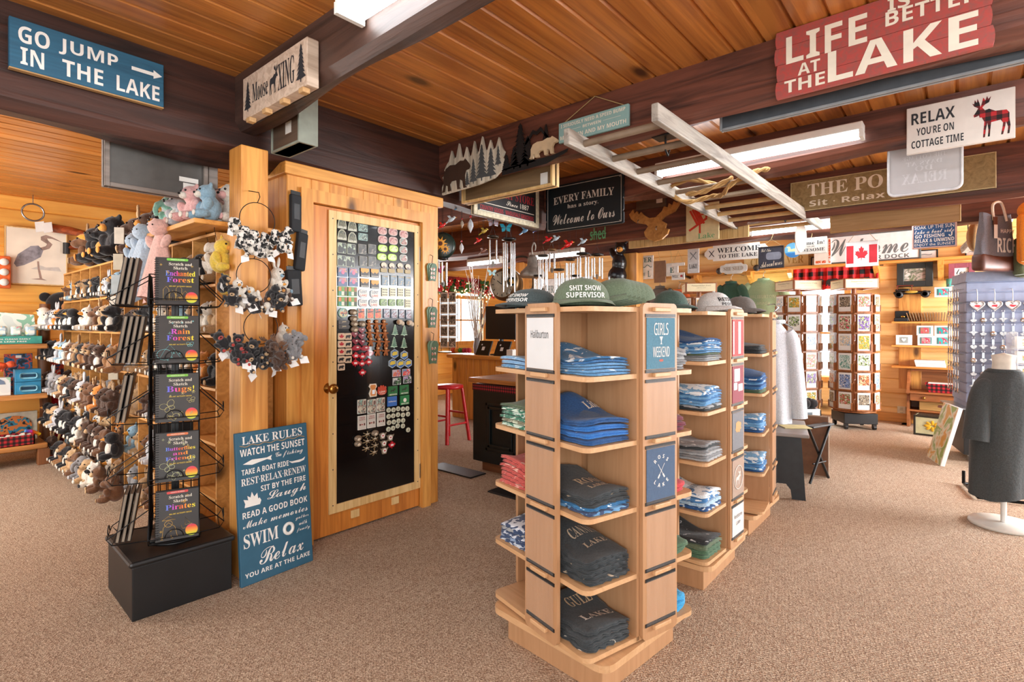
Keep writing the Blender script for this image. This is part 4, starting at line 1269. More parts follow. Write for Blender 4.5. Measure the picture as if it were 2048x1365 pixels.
# caps on top of the racks
def cap_mesh(t, col, words=(), pat=None, wc='e9e9e4', s=1.0):
 rx, ry, hh = 0.085 * s, 0.098 * s, 0.105 * s
 b = MB()
 vs, fs = [], []
 NA, NR = 24, 8
 for j in range(NR + 1):
  ph = (PI / 2) * (1 - j / NR)
  for i in range(NA):
   a = 2 * PI * i / NA
   k = 1.0 + 0.018 * math.cos(6 * a) * math.sin(ph)
   e = math.cos(ph) ** 0.75
   vs.append((rx * e * math.cos(a) * k, ry * e * math.sin(a) * k, hh * math.sin(ph) ** 0.9 + 0.008))
 for j in range(NR):
  for i in range(NA):
   fs.append((j * NA + i, (j + 1) * NA + i, (j + 1) * NA + (i + 1) % NA, j * NA + (i + 1) % NA))
 b.add(vs, fs, 0, True)
 b.build('crown', fabric(col), t)
 b = MB()
 vs, fs = [], []
 n = 14
 for i in range(n + 1):
  a = PI * (1.06 + 0.88 * i / n)
  c, q = math.cos(a), math.sin(a)
  for k, (e, dz, th) in enumerate(((1.0, 0.014, 0), (1.25, 0.012, 0), (1.62, 0.0, 0), (1.63, -0.004, 0), (1.25, 0.006, 0), (1.0, 0.008, 0))):
   fl = max(0, -q)
   vs.append((rx * c * (1 + (e - 1) * 0.25), ry * q * (1 + (e - 1) * (0.35 + 0.75 * fl)), dz + 0.006 - 0.020 * (c * c) * (e - 0.9) + 0.016))
 for i in range(n):
  for k in range(6):
   fs.append((i * 6 + k, i * 6 + (k + 1) % 6, i * 6 + 6 + (k + 1) % 6, i * 6 + 6 + k))
 b.add(vs, fs, 0, True)
 b.build('brim', fabric(col), t)
 MB().ell((0, 0, hh + 0.009), (0.008, 0.008, 0.005), 8, 5).build('button', fabric(col), t)
 def proj(p):
  a, z = p[0], p[2]
  sn = min(0.97, max(0.0, z / hh) ** 1.11)
  e = (1 - sn * sn) ** 0.375 * 1.03
  y = -ry * e * math.sqrt(max(0.0, 1 - min(0.97, abs(a) / (rx * e)) ** 2)) - 0.0035
  return (a, y, z + 0.008)
 if words:
  q = MB()
  for s_, x, z, ww, hh_ in words:
   q.text(s_, x * s, z * s, ww * s, hh_ * s, 0, 'bold', fn=proj)
  q.build('embroidery', mat(wc, 0.8), t)
 return t
def cap(label, px, py, X, Yo, rz, col, words=(), wc='e9e9e4', z=RTOP + 0.002, s=1.0, tilt=0.0, sq=1.0):
 t = thing('baseball_cap', label, 'cap', (X, Yo, z), rz, 'caps on the shirt racks', rot=(tilt, 0, rz))
 t.scale = (1, 1, sq)
 return cap_mesh(t, col, words, wc=wc, s=s)
def rl(rk, x, y):
 root, X, Y, rz = rk
 return X + x * math.cos(rz) - y * math.sin(rz), Y + x * math.sin(rz) + y * math.cos(rz)
FACE = TH - PI / 2                       # rotation that turns a front towards the entrance
p = rl(r1, -0.14, -0.10)
cap('moss green cap with two lines of white lettering atop the near rack', 0, 0, p[0], p[1], FACE + 0.02, '5f6f58', [('SHIT SHOW', 0.0, 0.062, 0.09, 0.02), ('SUPERVISOR', 0.0, 0.036, 0.11, 0.02)], s=1.28, sq=0.78)
p = rl(r1, -0.21, 0.12)
cap('dark slate cap turned to the counter atop the near rack', 0, 0, p[0], p[1], FACE - 0.75, '3c4a4c', [('SHIT SHOW', 0.0, 0.064, 0.085, 0.018), ('SUPERVISOR', 0.0, 0.038, 0.1, 0.02)], s=1.15, sq=0.62)
def nested(p, n, a, col, s, tl, step, label):
 ax = Vector((-math.sin(a) * math.sin(tl), math.cos(a) * math.sin(tl), math.cos(tl)))
 for i in range(n):
  q = Vector((p[0], p[1], RTOP + 0.024)) + Vector((math.sin(a), -math.cos(a), 0.12)) * step * i
  cap(label.format(ORD[i]), 0, 0, q.x, q.y, a, col, z=q.z, s=s, tilt=-tl, sq=0.72)
nested(rl(r1, 0.11, -0.13), 5, FACE - 1.0, '5f6f58', 1.0, -0.22, 0.024, 'moss green cap, {} of the nested row atop the near rack')
nested(rl(r1, 0.12, 0.17), 3, FACE - 0.9, '55706c', 1.0, -0.2, 0.026, 'grey-teal cap, {} of the short row at the back of the near rack')
p = rl(r2, -0.17, -0.05)
cap('dark green cap on the middle rack, next to the white cap', 0, 0, p[0], p[1], FACE + 0.5, '41584f', s=1.0)
p = rl(r2, 0.02, -0.14)
cap('grey cap tucked behind the white cap on the middle rack', 0, 0, p[0] - 0.02, p[1] + 0.2, FACE + 0.3, '77777a')
p = rl(r2, 0.15, -0.15)
cap('white cap with black lettering on the middle rack', 0, 0, p[0], p[1], FACE + 0.55, 'dcdcda', [('RETIRED', 0.0, 0.062, 0.1, 0.021), ('PEOPLE', 0.0, 0.038, 0.085, 0.016)], wc='2a2a2c')
p = rl(r3, -0.16, -0.14)
cap('brown-grey cap on the farthest rack', 0, 0, p[0], p[1], FACE + 0.6, '6b645f', wc='c9a63a')
p = rl(r3, 0.1, -0.1)
cap('charcoal cap at the end of the farthest rack', 0, 0, p[0], p[1], FACE + 0.4, '3e4246')
# ---------------------------------------------------------------- fridge magnets on the black board of the closet door
MY = DF - 0.0045
BX = 'on the black board'
ZA, ZB = (640, 420, 4.873), (640, 640, 4.55)         # crops the spots were read from: origin and scale
def paint(*cols, scale=60, seed=0, sharp=True):
 """a small printed picture: hard patches of a few colours"""
 k = ('paint', cols, scale, seed)
 if k in MATS:
  return MATS[k]
 t = NT('printed_picture')
 v = t.co('Object', (1, 1, 1))
 mp = v.node
 mp.inputs['Location'].default_value = (seed * 3.1, seed * 1.7, seed * 2.3)
 n = t.noise(v, scale, 2, 0.5, 0.8)
 m = len(cols)
 t.base(t.ramp(n, [(0.30 + 0.42 * i / m if i else 0.0, c) for i, c in enumerate(cols)], 'CONSTANT' if sharp else 'LINEAR'))
 t.set(Roughness=0.35)
 MATS[k] = t.m
 return t.m
def mag_make(kind):
 """parts of one magnet, built round its middle, front towards -y"""
 b, parts = MB(), []
 W_ = mat('e8e4d8', 0.4)
 def plate(o, m, d=0.004):
  parts.append(('plate', MB().prism(o, -d, 0), m))
 def face(o, m, nm='picture', y=-0.0047):
  parts.append((nm, MB().flat(o, y), m))
 def word(s, z, w, h, m, font='bold', y=-0.0052, rot=0.0, x=0.0):
  parts.append(('lettering', MB().text(s, x, z, w, h, y, font, rot=rot), m))
 r = rrect
 if kind == 'dome':
  o = [(-0.018, -0.02), (0.018, -0.02), (0.018, -0.01), (0.014, 0.012), (0.005, 0.022), (-0.005, 0.022), (-0.014, 0.012), (-0.018, -0.01)]
  plate(o, mat('aeb09a', 0.4)); face([(x * .8, z * .8 + .001) for x, z in o], paint('3d4634', '6b6a50', '2a2620', scale=90)); word('JOIN ME', -0.014, 0.03, 0.006, W_)
 elif kind == 'scene':
  plate(r(0.04, 0.03, 0.003), mat('6f8f8a', 0.4)); face(r(0.036, 0.026, 0.002), paint('4a6a68', '92a79c', '22302c', '5f7f74', scale=110))
 elif kind == 'ovalred':
  plate(blob(0.021, 0.017, 22, sq=3), mat('b9a7a0', 0.4)); face(blob(0.018, 0.014, 22, sq=3), paint('9c5a58', 'c79a90', '6a3a38', scale=100))
 elif kind == 'ovalgreen':
  plate(blob(0.021, 0.015, 22, sq=3), mat('a6cf3e', 0.4)); face(blob(0.017, 0.011, 22, sq=3), paint('a9cf4a', 'dfe6b0', '4a5a20', scale=120))
 elif kind == 'ovalgrey':
  plate(blob(0.019, 0.016, 22, sq=3), mat('b4bcb4', 0.4)); face(blob(0.016, 0.013, 22, sq=3), paint('7a8a80', '9a5a50', 'cfd6cf', scale=110))
 elif kind == 'bearpic':
  plate(r(0.034, 0.042, 0.002), mat('b9bfae', 0.4)); face(r(0.031, 0.039, 0.001), paint('9fae96', '10120f', '10120f', scale=48))
 elif kind == 'darkbear':
  plate(r(0.034, 0.04, 0.002), mat('8d8a80', 0.4)); face(r(0.031, 0.037, 0.001), paint('4a463e', '231e1a', '9a8f80', scale=60))
 elif kind == 'heartdog':
  plate(r(0.028, 0.018, 0.004, 3, 0, -0.013), mat('9a8450', 0.4)); face([(0.012 * x * 1.1, 0.012 * z + 0.009) for x, z in blob(1, 1, 16)], mat('d8c0a8', 0.4)); face(blob(0.007, 0.007, 12), paint('7a5a40', '2a2018', scale=150), y=-0.0052)
 elif kind == 'camp':
  plate(r(0.038, 0.036, 0.002), mat('566a8c', 0.4)); face([(-0.017, 0.0), (0.017, 0.0), (0.015, 0.016), (-0.015, 0.016)], paint('6f88ae', 'c9786a', '3c4a66', 'd8a868', scale=120)); face(blob(0.007, 0.009, 12), mat('c46a8a', 0.4), y=-0.0052)
 elif kind == 'orange':
  plate(r(0.036, 0.036, 0.001), mat('2a201c', 0.4)); face([(-0.017, 0.017), (0.017, 0.017), (0.017, 0.006), (0.008, -0.002), (0.0, 0.004), (-0.008, -0.003), (-0.017, 0.005)], mat('e79a2a', 0.4)); word('MOOSE', -0.014, 0.03, 0.005, W_)
 elif kind == 'postcard':
  plate(r(0.030, 0.045, 0.002), mat('7a8c98', 0.4)); face(r(0.027, 0.041, 0.001), paint('6f8494', '54697a', 'b4a078', scale=60)); word('LOON', 0.016, 0.022, 0.005, mat('c9a04a', 0.4))
 elif kind == 'grid':
  plate(r(0.037, 0.038, 0.001), mat('6f9a3a', 0.4))
  for i, c in enumerate(('e07a2c', '6fa04a', 'a0522d', '2f8a7a', 'd9d6c4', '3a4434')):
   face(r(0.0105, 0.016, 0.001, 2, -0.0115 + 0.0115 * (i % 3), 0.0085 - 0.017 * (i // 3)), mat(c, 0.4))
 elif kind == 'logo':
  plate(blob(0.02, 0.018, 24, 0.05, 3, 3), mat('c4ccd2', 0.4)); face(blob(0.017, 0.015, 22, sq=3), mat('e6e4da', 0.4)); word('LOST', 0.006, 0.026, 0.011, mat('26406a', 0.4)); word('LAKE', -0.008, 0.026, 0.009, mat('b8402e', 0.4))
 elif kind == 'tracks':
  plate(r(0.027, 0.038, 0.002), mat('d8d4b4', 0.4))
  for i in range(9):
   face([(x + -0.008 + 0.008 * (i % 3), z + 0.01 - 0.011 * (i // 3)) for x, z in blob(0.0026, 0.003, 8)], mat('3a3426', 0.4), 'track')
 elif kind == 'greensq':
  plate(r(0.032, 0.03, 0.006), mat('7a9a4e', 0.4)); face(r(0.026, 0.024, 0.004), paint('8aaa5c', '4d6a34', 'c9d49a', scale=110))
 elif kind == 'sunset':
  plate(r(0.031, 0.045, 0.006), mat('9cc0b8', 0.4)); face(r(0.026, 0.04, 0.003), paint('1f3a5a', 'e8761e', 'd6421e', 'f0b23a', scale=60)); face([(-0.012, 0.002), (0.012, 0.008), (0.012, 0.012), (-0.012, 0.006)], mat('26202a', 0.4), y=-0.0052)
 elif kind == 'flowers':
  plate(r(0.027, 0.04, 0.001), mat('4c5a70', 0.4)); face(r(0.025, 0.037, 0.001), paint('4c5a70', 'b9bcc8', '7a3a44', '35404e', scale=120))
 elif kind == 'roundlake':
  plate(blob(0.02, 0.02, 24), mat('7fa89a', 0.4)); face(blob(0.017, 0.017, 22), paint('6fb0b4', 'd9c48a', '3f6a6a', 'b9884a', scale=80)); word('LAKE LIFE', 0.0, 0.03, 0.008, mat('c0352a', 0.4))
 elif kind == 'snout':
  parts.append(('head', MB().ell((0, -0.008, 0), (0.017, 0.012, 0.013), 10, 7), mat('7a6a58', 0.25)))
  parts.append(('face', MB().ell((0, -0.016, -0.003), (0.008, 0.006, 0.007), 8, 6), mat('cdbfa8', 0.3)))
 elif kind == 'cabin':
  plate(r(0.044, 0.016, 0.003), mat('3a3230', 0.4)); word('Jam Cookie'[:3], 0.002, 0.016, 0.007, mat('d8c9a0', 0.4))
 elif kind == 'heart':
  o = [(0, -0.013), (0.013, 0.001), (0.013, 0.009), (0.007, 0.012), (0, 0.008), (-0.007, 0.012), (-0.013, 0.009), (-0.013, 0.001)]
  parts.append(('heart', MB().prism(o, -0.006, 0), mat('7d1a2c', 0.2, coat=0.5))); face([(0.004 + x, 0.004 + z) for x, z in blob(0.004, 0.003, 8)], mat('d8c0c0', 0.4), y=-0.0065)
 elif kind == 'ginger':
  m = mat('9c5a2c', 0.7)
  bb = MB().ell((0, -0.006, 0.013), (0.009, 0.006, 0.008), 10, 6).ell((0, -0.006, -0.002), (0.008, 0.006, 0.011), 10, 6)
  for s in (-1, 1):
   bb.ell((s * 0.012, -0.005, 0.002), (0.006, 0.004, 0.004), 8, 5).ell((s * 0.006, -0.005, -0.014), (0.005, 0.004, 0.007), 8, 5)
  parts.append(('body', bb, m)); parts.append(('muzzle', MB().ell((0, -0.011, 0.012), (0.005, 0.003, 0.004), 8, 5), mat('d9b48a', 0.6)))
 elif kind == 'tree':
  plate(fir(0.05, 0.034, 6, 0, -0.026), mat('b4cfb4', 0.4)); face(fir(0.042, 0.026, 6, 0, -0.022), paint('5f9070', '3f6a50', '8ab494', scale=120))
 elif kind in ('tileleaf', 'tilebear'):
  plate(r(0.027, 0.027, 0.004), mat('d8bda0', 0.5)); face(shp(LEAF, 0.02, 0, 0) if kind == 'tileleaf' else shp(BEAR, 0.022, 0, -0.009, 0.026), mat('b3202a' if kind == 'tileleaf' else '1c1c1e', 0.4), 'emblem')
 elif kind == 'redbug':
  parts.append(('shell', MB().prism(blob(0.018, 0.011, 16, 0.12, 5), -0.007, 0), mat('a01a2e', 0.25, coat=0.5))); face([(x + 0.004, z + 0.003) for x, z in blob(0.005, 0.003, 10)], mat('e6cfcf', 0.4), y=-0.0075)
 elif kind == 'redleaf':
  parts.append(('leaf', MB().prism(shp(LEAF, 0.032), -0.006, 0), mat('c3202c', 0.3))); face(r(0.013, 0.008, 0.002), mat('e8dede', 0.4), y=-0.0065)
 elif kind == 'hexboat':
  o = [(0.02 * math.sin(R(60 * i)), 0.021 * math.cos(R(60 * i))) for i in range(6)]
  plate(o, mat('b6c4c8', 0.4)); face([(x * .85, z * .85) for x, z in o], mat('2c62a8', 0.4)); face([(-0.013, 0.003), (-0.006, 0.010), (0.012, 0.010), (0.012, -0.004), (-0.012, -0.008)], mat('dcc23c', 0.4), y=-0.0052)
 elif kind in ('comic1', 'comic2', 'comic3', 'comic4'):
  c = {'comic1': ('b9b4c4', 'd06a4a', '5a7ac0'), 'comic2': ('3f8ab8', 'd84a3a', 'cfd8e0'), 'comic3': ('d8dcd8', '1d2a20', '5fa858'), 'comic4': ('b79ac8', '2a4a30', 'dfe0dc')}[kind]
  plate(r(0.038, 0.031, 0.001), mat('c9c9c9', 0.4)); face(r(0.036, 0.029, 0.001), paint(*c, scale=70))
 elif kind in ('greenmoose', 'bluecard', 'greencard'):
  c = {'greenmoose': '1d6a34', 'bluecard': '3468b4', 'greencard': '15733a'}[kind]
  plate(r(0.044, 0.042, 0.001), mat(c, 0.4))
  if kind == 'greenmoose':
   face(shp(MOOSE, 0.022, 0, -0.006, 0.018), mat('2a2018', 0.5), 'emblem')
  if kind == 'greencard':
   face(blob(0.008, 0.009, 16), W_)
  word({'greenmoose': 'I BRAKE FOR MOOSE', 'bluecard': 'Haliburton', 'greencard': 'MAPLE LEAF'}[kind], 0.0 if kind == 'bluecard' else -0.015, 0.036, 0.006, W_)
 elif kind == 'puppy':
  plate([(-0.012, -0.028), (0.016, -0.028), (0.018, -0.012), (0.011, 0.004), (0.018, 0.014), (0.014, 0.026), (-0.012, 0.027), (-0.018, 0.016), (-0.01, 0.006), (-0.017, -0.014)], mat('e8dcc8', 0.4))
  face([(-0.009, -0.024), (0.012, -0.024), (0.013, -0.012), (0.008, 0.002), (0.013, 0.014), (0.01, 0.022), (-0.009, 0.022), (-0.013, 0.014), (-0.007, 0.004), (-0.012, -0.014)], mat('d48a4a', 0.4)); face(r(0.012, 0.018, 0.002, 2, 0.002, -0.008), mat('e9eef2', 0.4), y=-0.0052)
 elif kind == 'paw':
  bb = MB().prism(blob(0.02, 0.016, 18, 0, 1, 2.4), -0.004, 0)
  bb.X = Matrix.Translation((0, 0, -0.006))
  parts.append(('plate', bb, mat('c4472c', 0.4)))
  for i in range(4):
   face([(x - 0.015 + 0.01 * i, z + 0.014 + (0.005 if i in (1, 2) else 0)) for x, z in blob(0.005, 0.007, 10)], mat('c4472c', 0.4), 'toe', -0.003)
  word('LOVE', -0.002, 0.026, 0.007, W_); word('puppy', -0.011, 0.026, 0.006, W_, 'script')
 elif kind in ('retro', 'north'):
  plate(r(0.036, 0.058, 0.001), W_); face(r(0.033, 0.055, 0.001), paint('8ab0a4', '7a5a52', 'c8c0ac', '48625c', scale=50) if kind == 'retro' else mat('c6c0b6', 0.5))
  if kind == 'north':
   word('TRUE', 0.02, 0.022, 0.006, mat('9a3a2a', 0.5)); word('NORTH', 0.012, 0.024, 0.005, mat('9a3a2a', 0.5)); face(shp(LEAF, 0.008, -0.001, -0.008), mat('9a2a24', 0.5), 'emblem', -0.0052); face(r(0.006, 0.008, 0.001, 2, -0.009, -0.008), mat('5a2a20', 0.5), 'emblem', -0.0052); face(r(0.006, 0.01, 0.002, 2, 0.009, -0.008), mat('5a2a20', 0.5), 'emblem', -0.0052)
 elif kind == 'button':
  parts.append(('plate', MB().prism(blob(0.0095, 0.0105, 16), -0.004, 0), mat('cfd0b8', 0.35))); face(blob(0.006, 0.007, 10, 0.3, 4), paint('4a5a4a', 'b8bca4', '7a3a30', scale=200))
 elif kind == 'spider':
  bb = MB().ell((0, -0.007, 0), (0.007, 0.006, 0.006), 8, 6)
  for i in range(6):
   a = R(60 * i + 20)
   bb.tube([(0, -0.006, 0), (0.012 * math.cos(a), -0.01, 0.008 * math.sin(a)), (0.017 * math.cos(a), -0.002, 0.013 * math.sin(a))], 0.0022, 5)
  parts.append(('body', bb, mat('8a7454', 0.3))); parts.append(('eyes', MB().ell((-0.003, -0.013, 0.003), 0.0025, 6, 4).ell((0.003, -0.013, 0.003), 0.0025, 6, 4), W_))
 elif kind == 'mooseface':
  bb = MB().prism([(-0.008, -0.014), (0.008, -0.014), (0.011, 0.0), (0.018, 0.012), (0.012, 0.008), (0.006, 0.012), (-0.006, 0.012), (-0.012, 0.008), (-0.018, 0.012), (-0.011, 0.0)], -0.008, 0)
  parts.append(('head', bb, mat('8f7f6a', 0.4))); face(blob(0.009, 0.01, 14), mat('e6e2da', 0.4), y=-0.0085); face(shp(LEAF, 0.009, 0, 0), mat('b3202a', 0.4), 'emblem', -0.0092)
 elif kind == 'sheep':
  bb = MB().ell((0, -0.01, 0), (0.016, 0.01, 0.012), 10, 6).ell((0.012, -0.016, -0.006), (0.008, 0.007, 0.01), 8, 6)
  parts.append(('body', bb, mat('cfc2ae', 0.9))); parts.append(('face', MB().ell((-0.01, -0.016, 0.0), (0.007, 0.007, 0.009), 8, 6), mat('9a7a5c', 0.8)))
 return parts
KINDN = {'dome': 'round-topped forest', 'scene': 'teal lakeside scene', 'ovalred': 'rounded dusty red', 'ovalgreen': 'rounded lime green', 'ovalgrey': 'rounded grey', 'bearpic': 'white-edged black bear picture', 'darkbear': 'dark bear portrait',
         'heartdog': 'heart and scroll', 'camp': 'blue campfire friends', 'orange': 'orange-topped moose', 'postcard': 'slate postcard', 'grid': 'six-patch colour grid', 'logo': 'white lost-lake badge', 'tracks': 'cream animal track', 'greensq': 'green rounded square',
         'sunset': 'orange sunset', 'flowers': 'slate flower', 'roundlake': 'round lake life', 'snout': 'glossy brown animal face', 'cabin': 'dark name plate', 'heart': 'dark red heart', 'ginger': 'gingerbread bear', 'tree': 'pale green fir tree', 'tileleaf': 'square tile with red leaf',
         'tilebear': 'square tile with black bear', 'redbug': 'glossy crimson oval', 'redleaf': 'red maple leaf', 'hexboat': 'six-sided yellow boat', 'comic1': 'orange and blue comic', 'comic2': 'bright blue and red comic picture', 'comic3': 'white and green comic picture',
         'comic4': 'lilac comic picture', 'greenmoose': 'green moose', 'bluecard': 'blue town name', 'greencard': 'green leaf button', 'puppy': 'puppy-shaped', 'paw': 'red paw-shaped', 'retro': 'retro lake boat postcard', 'north': 'cream north postcard', 'button': 'small round button',
         'spider': 'spiky brown', 'mooseface': 'moose face with leaf disc', 'sheep': 'fluffy hanging sheep'}
PROTO = {}
COUNT = {}
def magnet(kind, px, py, note):
 p = atY(px, py, MY)
 lab = f'{KINDN[kind]} magnet, {note}'
 if kind not in PROTO:
  t = thing('fridge_magnet', lab, 'magnet', (p.x, MY, p.z), 0, 'magnets on the closet door')
  for nm, b, m in mag_make(kind):
   b.build(nm, m, t)
  t.scale = (1.75, 1.3, 1.55)
  PROTO[kind] = t
 else:
  dup(PROTO[kind], (p.x, MY, p.z), label=lab)
def mgrid(kind, crop, pts, cols=None):
 """pts: rows of (x, y) read in a crop of the photo; each gets its row and place in the row in the label"""
 ox, oy, s = crop
 for r, row in enumerate(pts):
  for c, (x, y) in enumerate(row):
   rn = f'{ORD[r]} row, ' if len(pts) > 1 else ''
   cn = f'{ORD[c]} across, ' if len(row) > 1 else ''
   tail = 'of its block on the board' if rn or cn else 'on the black board'
   magnet(kind, ox + x / s, oy + y / s, (rn + cn + tail))
mgrid('dome', ZA, [[(212, 135), (312, 160)], [(212, 245), (312, 272)]])
mgrid('scene', ZA, [[(415, 178)], [(415, 265)]])
mgrid('ovalred', ZA, [[(604, 205), (708, 216), (812, 240)], [(608, 290), (710, 302)]])
mgrid('ovalgrey', ZA, [[(810, 312)], [(810, 392)], [(810, 472)]])
mgrid('ovalgreen', ZA, [[(608, 376), (714, 380)], [(600, 460), (700, 464)]])
mgrid('bearpic', ZA, [[(210, 372), (302, 384)], [(208, 496), (290, 508)]])
mgrid('darkbear', ZA, [[(408, 384), (504, 384)], [(418, 502), (504, 504)]])
mgrid('heartdog', ZA, [[(618, 560), (696, 566), (776, 565), (852, 575)]])
mgrid('camp', ZA, [[(218, 608), (323, 614)], [(218, 702), (323, 704)]])
mgrid('orange', ZA, [[(432, 612), (530, 618)], [(432, 712), (532, 728)]])
mgrid('postcard', ZA, [[(630, 686), (712, 686), (786, 692), (855, 698)]])
mgrid('grid', ZA, [[(218, 794), (314, 798)], [(218, 894), (314, 896)]])
mgrid('logo', ZA, [[(420, 815), (532, 820)], [(420, 908), (522, 908)]])
mgrid('tracks', ZA, [[(628, 802), (706, 802), (782, 804), (854, 808)], [(854, 912)]])
mgrid('greensq', ZA, [[(616, 902), (698, 904), (780, 904)]])
mgrid('roundlake', ZA, [[(224, 1005)]])
mgrid('snout', ZA, [[(318, 998)], [(320, 1060)], [(328, 1110), (404, 1112)], [(330, 1165)]])
mgrid('sunset', ZA, [[(398, 1012), (486, 1012), (562, 1012)]])
mgrid('flowers', ZA, [[(644, 1010), (716, 1012), (790, 1014), (858, 1020)]])
mgrid('cabin', ZA, [[(230, 1096)], [(230, 1142)]])
mgrid('sheep', ZA, [[(765, 1095), (860, 1102)]])
mgrid('ginger', ZB, [[(440, 42), (508, 42), (576, 42)], [(446, 122), (516, 126), (584, 126)], [(456, 200), (530, 202), (596, 204)], [(520, 285), (594, 285)]])
mgrid('heart', ZB, [[(374, 98)], [(310, 136), (374, 152)], [(318, 200), (376, 206)]])
mgrid('tree', ZB, [[(680, 92), (764, 96)], [(672, 204), (762, 210)]])
mgrid('tileleaf', ZB, [[(192, 152)], [(192, 222)], [(192, 292)]])
mgrid('tilebear', ZB, [[(254, 152)], [(254, 222)], [(258, 290)], [(192, 360), (254, 362)], [(192, 430)]])
mgrid('redbug', ZB, [[(326, 258), (406, 260)], [(444, 306)]])
mgrid('redleaf', ZB, [[(322, 328), (382, 334)], [(318, 394), (378, 398), (440, 384)], [(382, 480)], [(650, 1138)]])
mgrid('hexboat', ZB, [[(676, 310), (764, 322)], [(656, 396), (730, 400), (800, 394)]])
mgrid('comic1', ZB, [[(694, 486)]])
mgrid('comic2', ZB, [[(782, 478)]])
mgrid('comic3', ZB, [[(697, 560)]])
mgrid('comic4', ZB, [[(792, 546)]])
mgrid('puppy', ZB, [[(478, 640)]])
mgrid('paw', ZB, [[(562, 650)]])
mgrid('greenmoose', ZB, [[(660, 648), (764, 636)]])
mgrid('bluecard', ZB, [[(654, 742)]])
mgrid('greencard', ZB, [[(768, 730)]])
mgrid('retro', ZB, [[(378, 790), (468, 788), (550, 772)]])
mgrid('north', ZB, [[(380, 936), (466, 920), (554, 906)]])
mgrid('button', ZB, [[(622, 822), (666, 820), (709, 810), (752, 812), (792, 808)], [(622, 880), (663, 874), (707, 864), (752, 866), (798, 858)], [(626, 936), (669, 930), (712, 920), (754, 916)], [(620, 996), (662, 986), (704, 966), (752, 966)], [(800, 1002)]])
mgrid('spider', ZB, [[(420, 1044)], [(420, 1106), (490, 1084)], [(416, 1170), (494, 1144)], [(484, 1206)]])
mgrid('snout', ZB, [[(492, 1030)], [(338, 1078)], [(338, 1126)]])
mgrid('mooseface', ZB, [[(564, 1054), (634, 1070)], [(576, 1124)], [(580, 1190)]])
for n_, o in enumerate([o for o in bpy.data.objects if o.get('label', '').startswith('glossy brown animal face magnet')][-3:]):
 o['label'] = f'glossy brown animal face magnet, {ORD[n_]} of three low on the black board'
# tin sign LAKE RULES
SIGNY = 2.725
a0, a1 = atZ(483, 1170, 0.002), atZ(619, 1112, 0.002)
t = thing('lake_rules_sign', 'tall slate-blue board of cottage rules leaning on the pine post', 'sign', (1.34, SIGNY, 0.0), rot=(-R(5.0), 0, R(3.0)))
w, h = 0.392, 0.755
board(t, w, h, TEAL, 0.022)
SX = [('LAKE RULES', 0.0, 0.945, 0.84, 0.055, 'serif'), ('WATCH THE SUNSET', 0, 0.865, 0.9, 0.048, 'bold'), ('Go fishing', 0.22, 0.805, 0.4, 0.045, 'script'), ('TAKE A BOAT RIDE', -0.12, 0.737, 0.64, 0.037, 'bold'), ('REST·RELAX·RENEW', 0, 0.672, 0.9, 0.048, 'serif'),
      ('SIT BY THE FIRE', 0.12, 0.606, 0.64, 0.038, 'bold'), ('Laugh', 0.16, 0.535, 0.56, 0.075, 'script'), ('READ A GOOD BOOK', 0, 0.455, 0.9, 0.042, 'bold'), ('Make memories', 0, 0.393, 0.9, 0.045, 'script'), ('SWIM', -0.22, 0.285, 0.46, 0.09, 'serif'),
      ('gather', 0.36, 0.335, 0.2, 0.03, 'script'), ('with', 0.37, 0.295, 0.12, 0.025, 'script'), ('family', 0.37, 0.25, 0.2, 0.03, 'script'), ('Relax', 0.05, 0.155, 0.62, 0.1, 'script'), ('YOU ARE AT THE LAKE', 0, 0.065, 0.9, 0.03, 'bold')]
for it in SX:
 letters(t, w, h, [it], WHITE)
MB().tube([(x * w, -0.002, h * (0.908 + 0.006 * math.sin(x * 38))) for x in [-0.45 + 0.03 * i for i in range(31)]], 0.0022, 4).build('wavy_rule', mat('b59a72', 0.6), t)
shapes(t, [[(x * w, z * h) for x, z in [(-0.42, 0.79), (-0.3, 0.812), (-0.1, 0.806), (-0.03, 0.817), (-0.045, 0.8), (-0.035, 0.782), (-0.1, 0.795), (-0.3, 0.777)]]], WHITE, 'fish_emblem')
shapes(t, [[(x * w, z * h) for x, z in [(0.2, 0.748), (0.25, 0.742), (0.4, 0.745), (0.45, 0.757), (0.43, 0.735), (0.36, 0.727), (0.25, 0.73)]]], WHITE, 'canoe_emblem')
shapes(t, [[(x * w - 0.0, z * h) for x, z in [(-0.42, 0.505), (-0.22, 0.505), (-0.2, 0.53), (-0.22, 0.55), (-0.24, 0.545), (-0.25, 0.585), (-0.29, 0.565), (-0.32, 0.6), (-0.34, 0.565), (-0.38, 0.58), (-0.37, 0.55), (-0.43, 0.56), (-0.41, 0.53)]]], WHITE, 'campfire_emblem')
b = MB()
b.tube([(0.155 * w + 0.024 * math.cos(R(a)), -0.002, 0.285 * h + 0.026 * math.sin(R(a))) for a in range(0, 360, 20)], 0.009, 6, True)
b.build('swim_ring_emblem', WHITE, t)
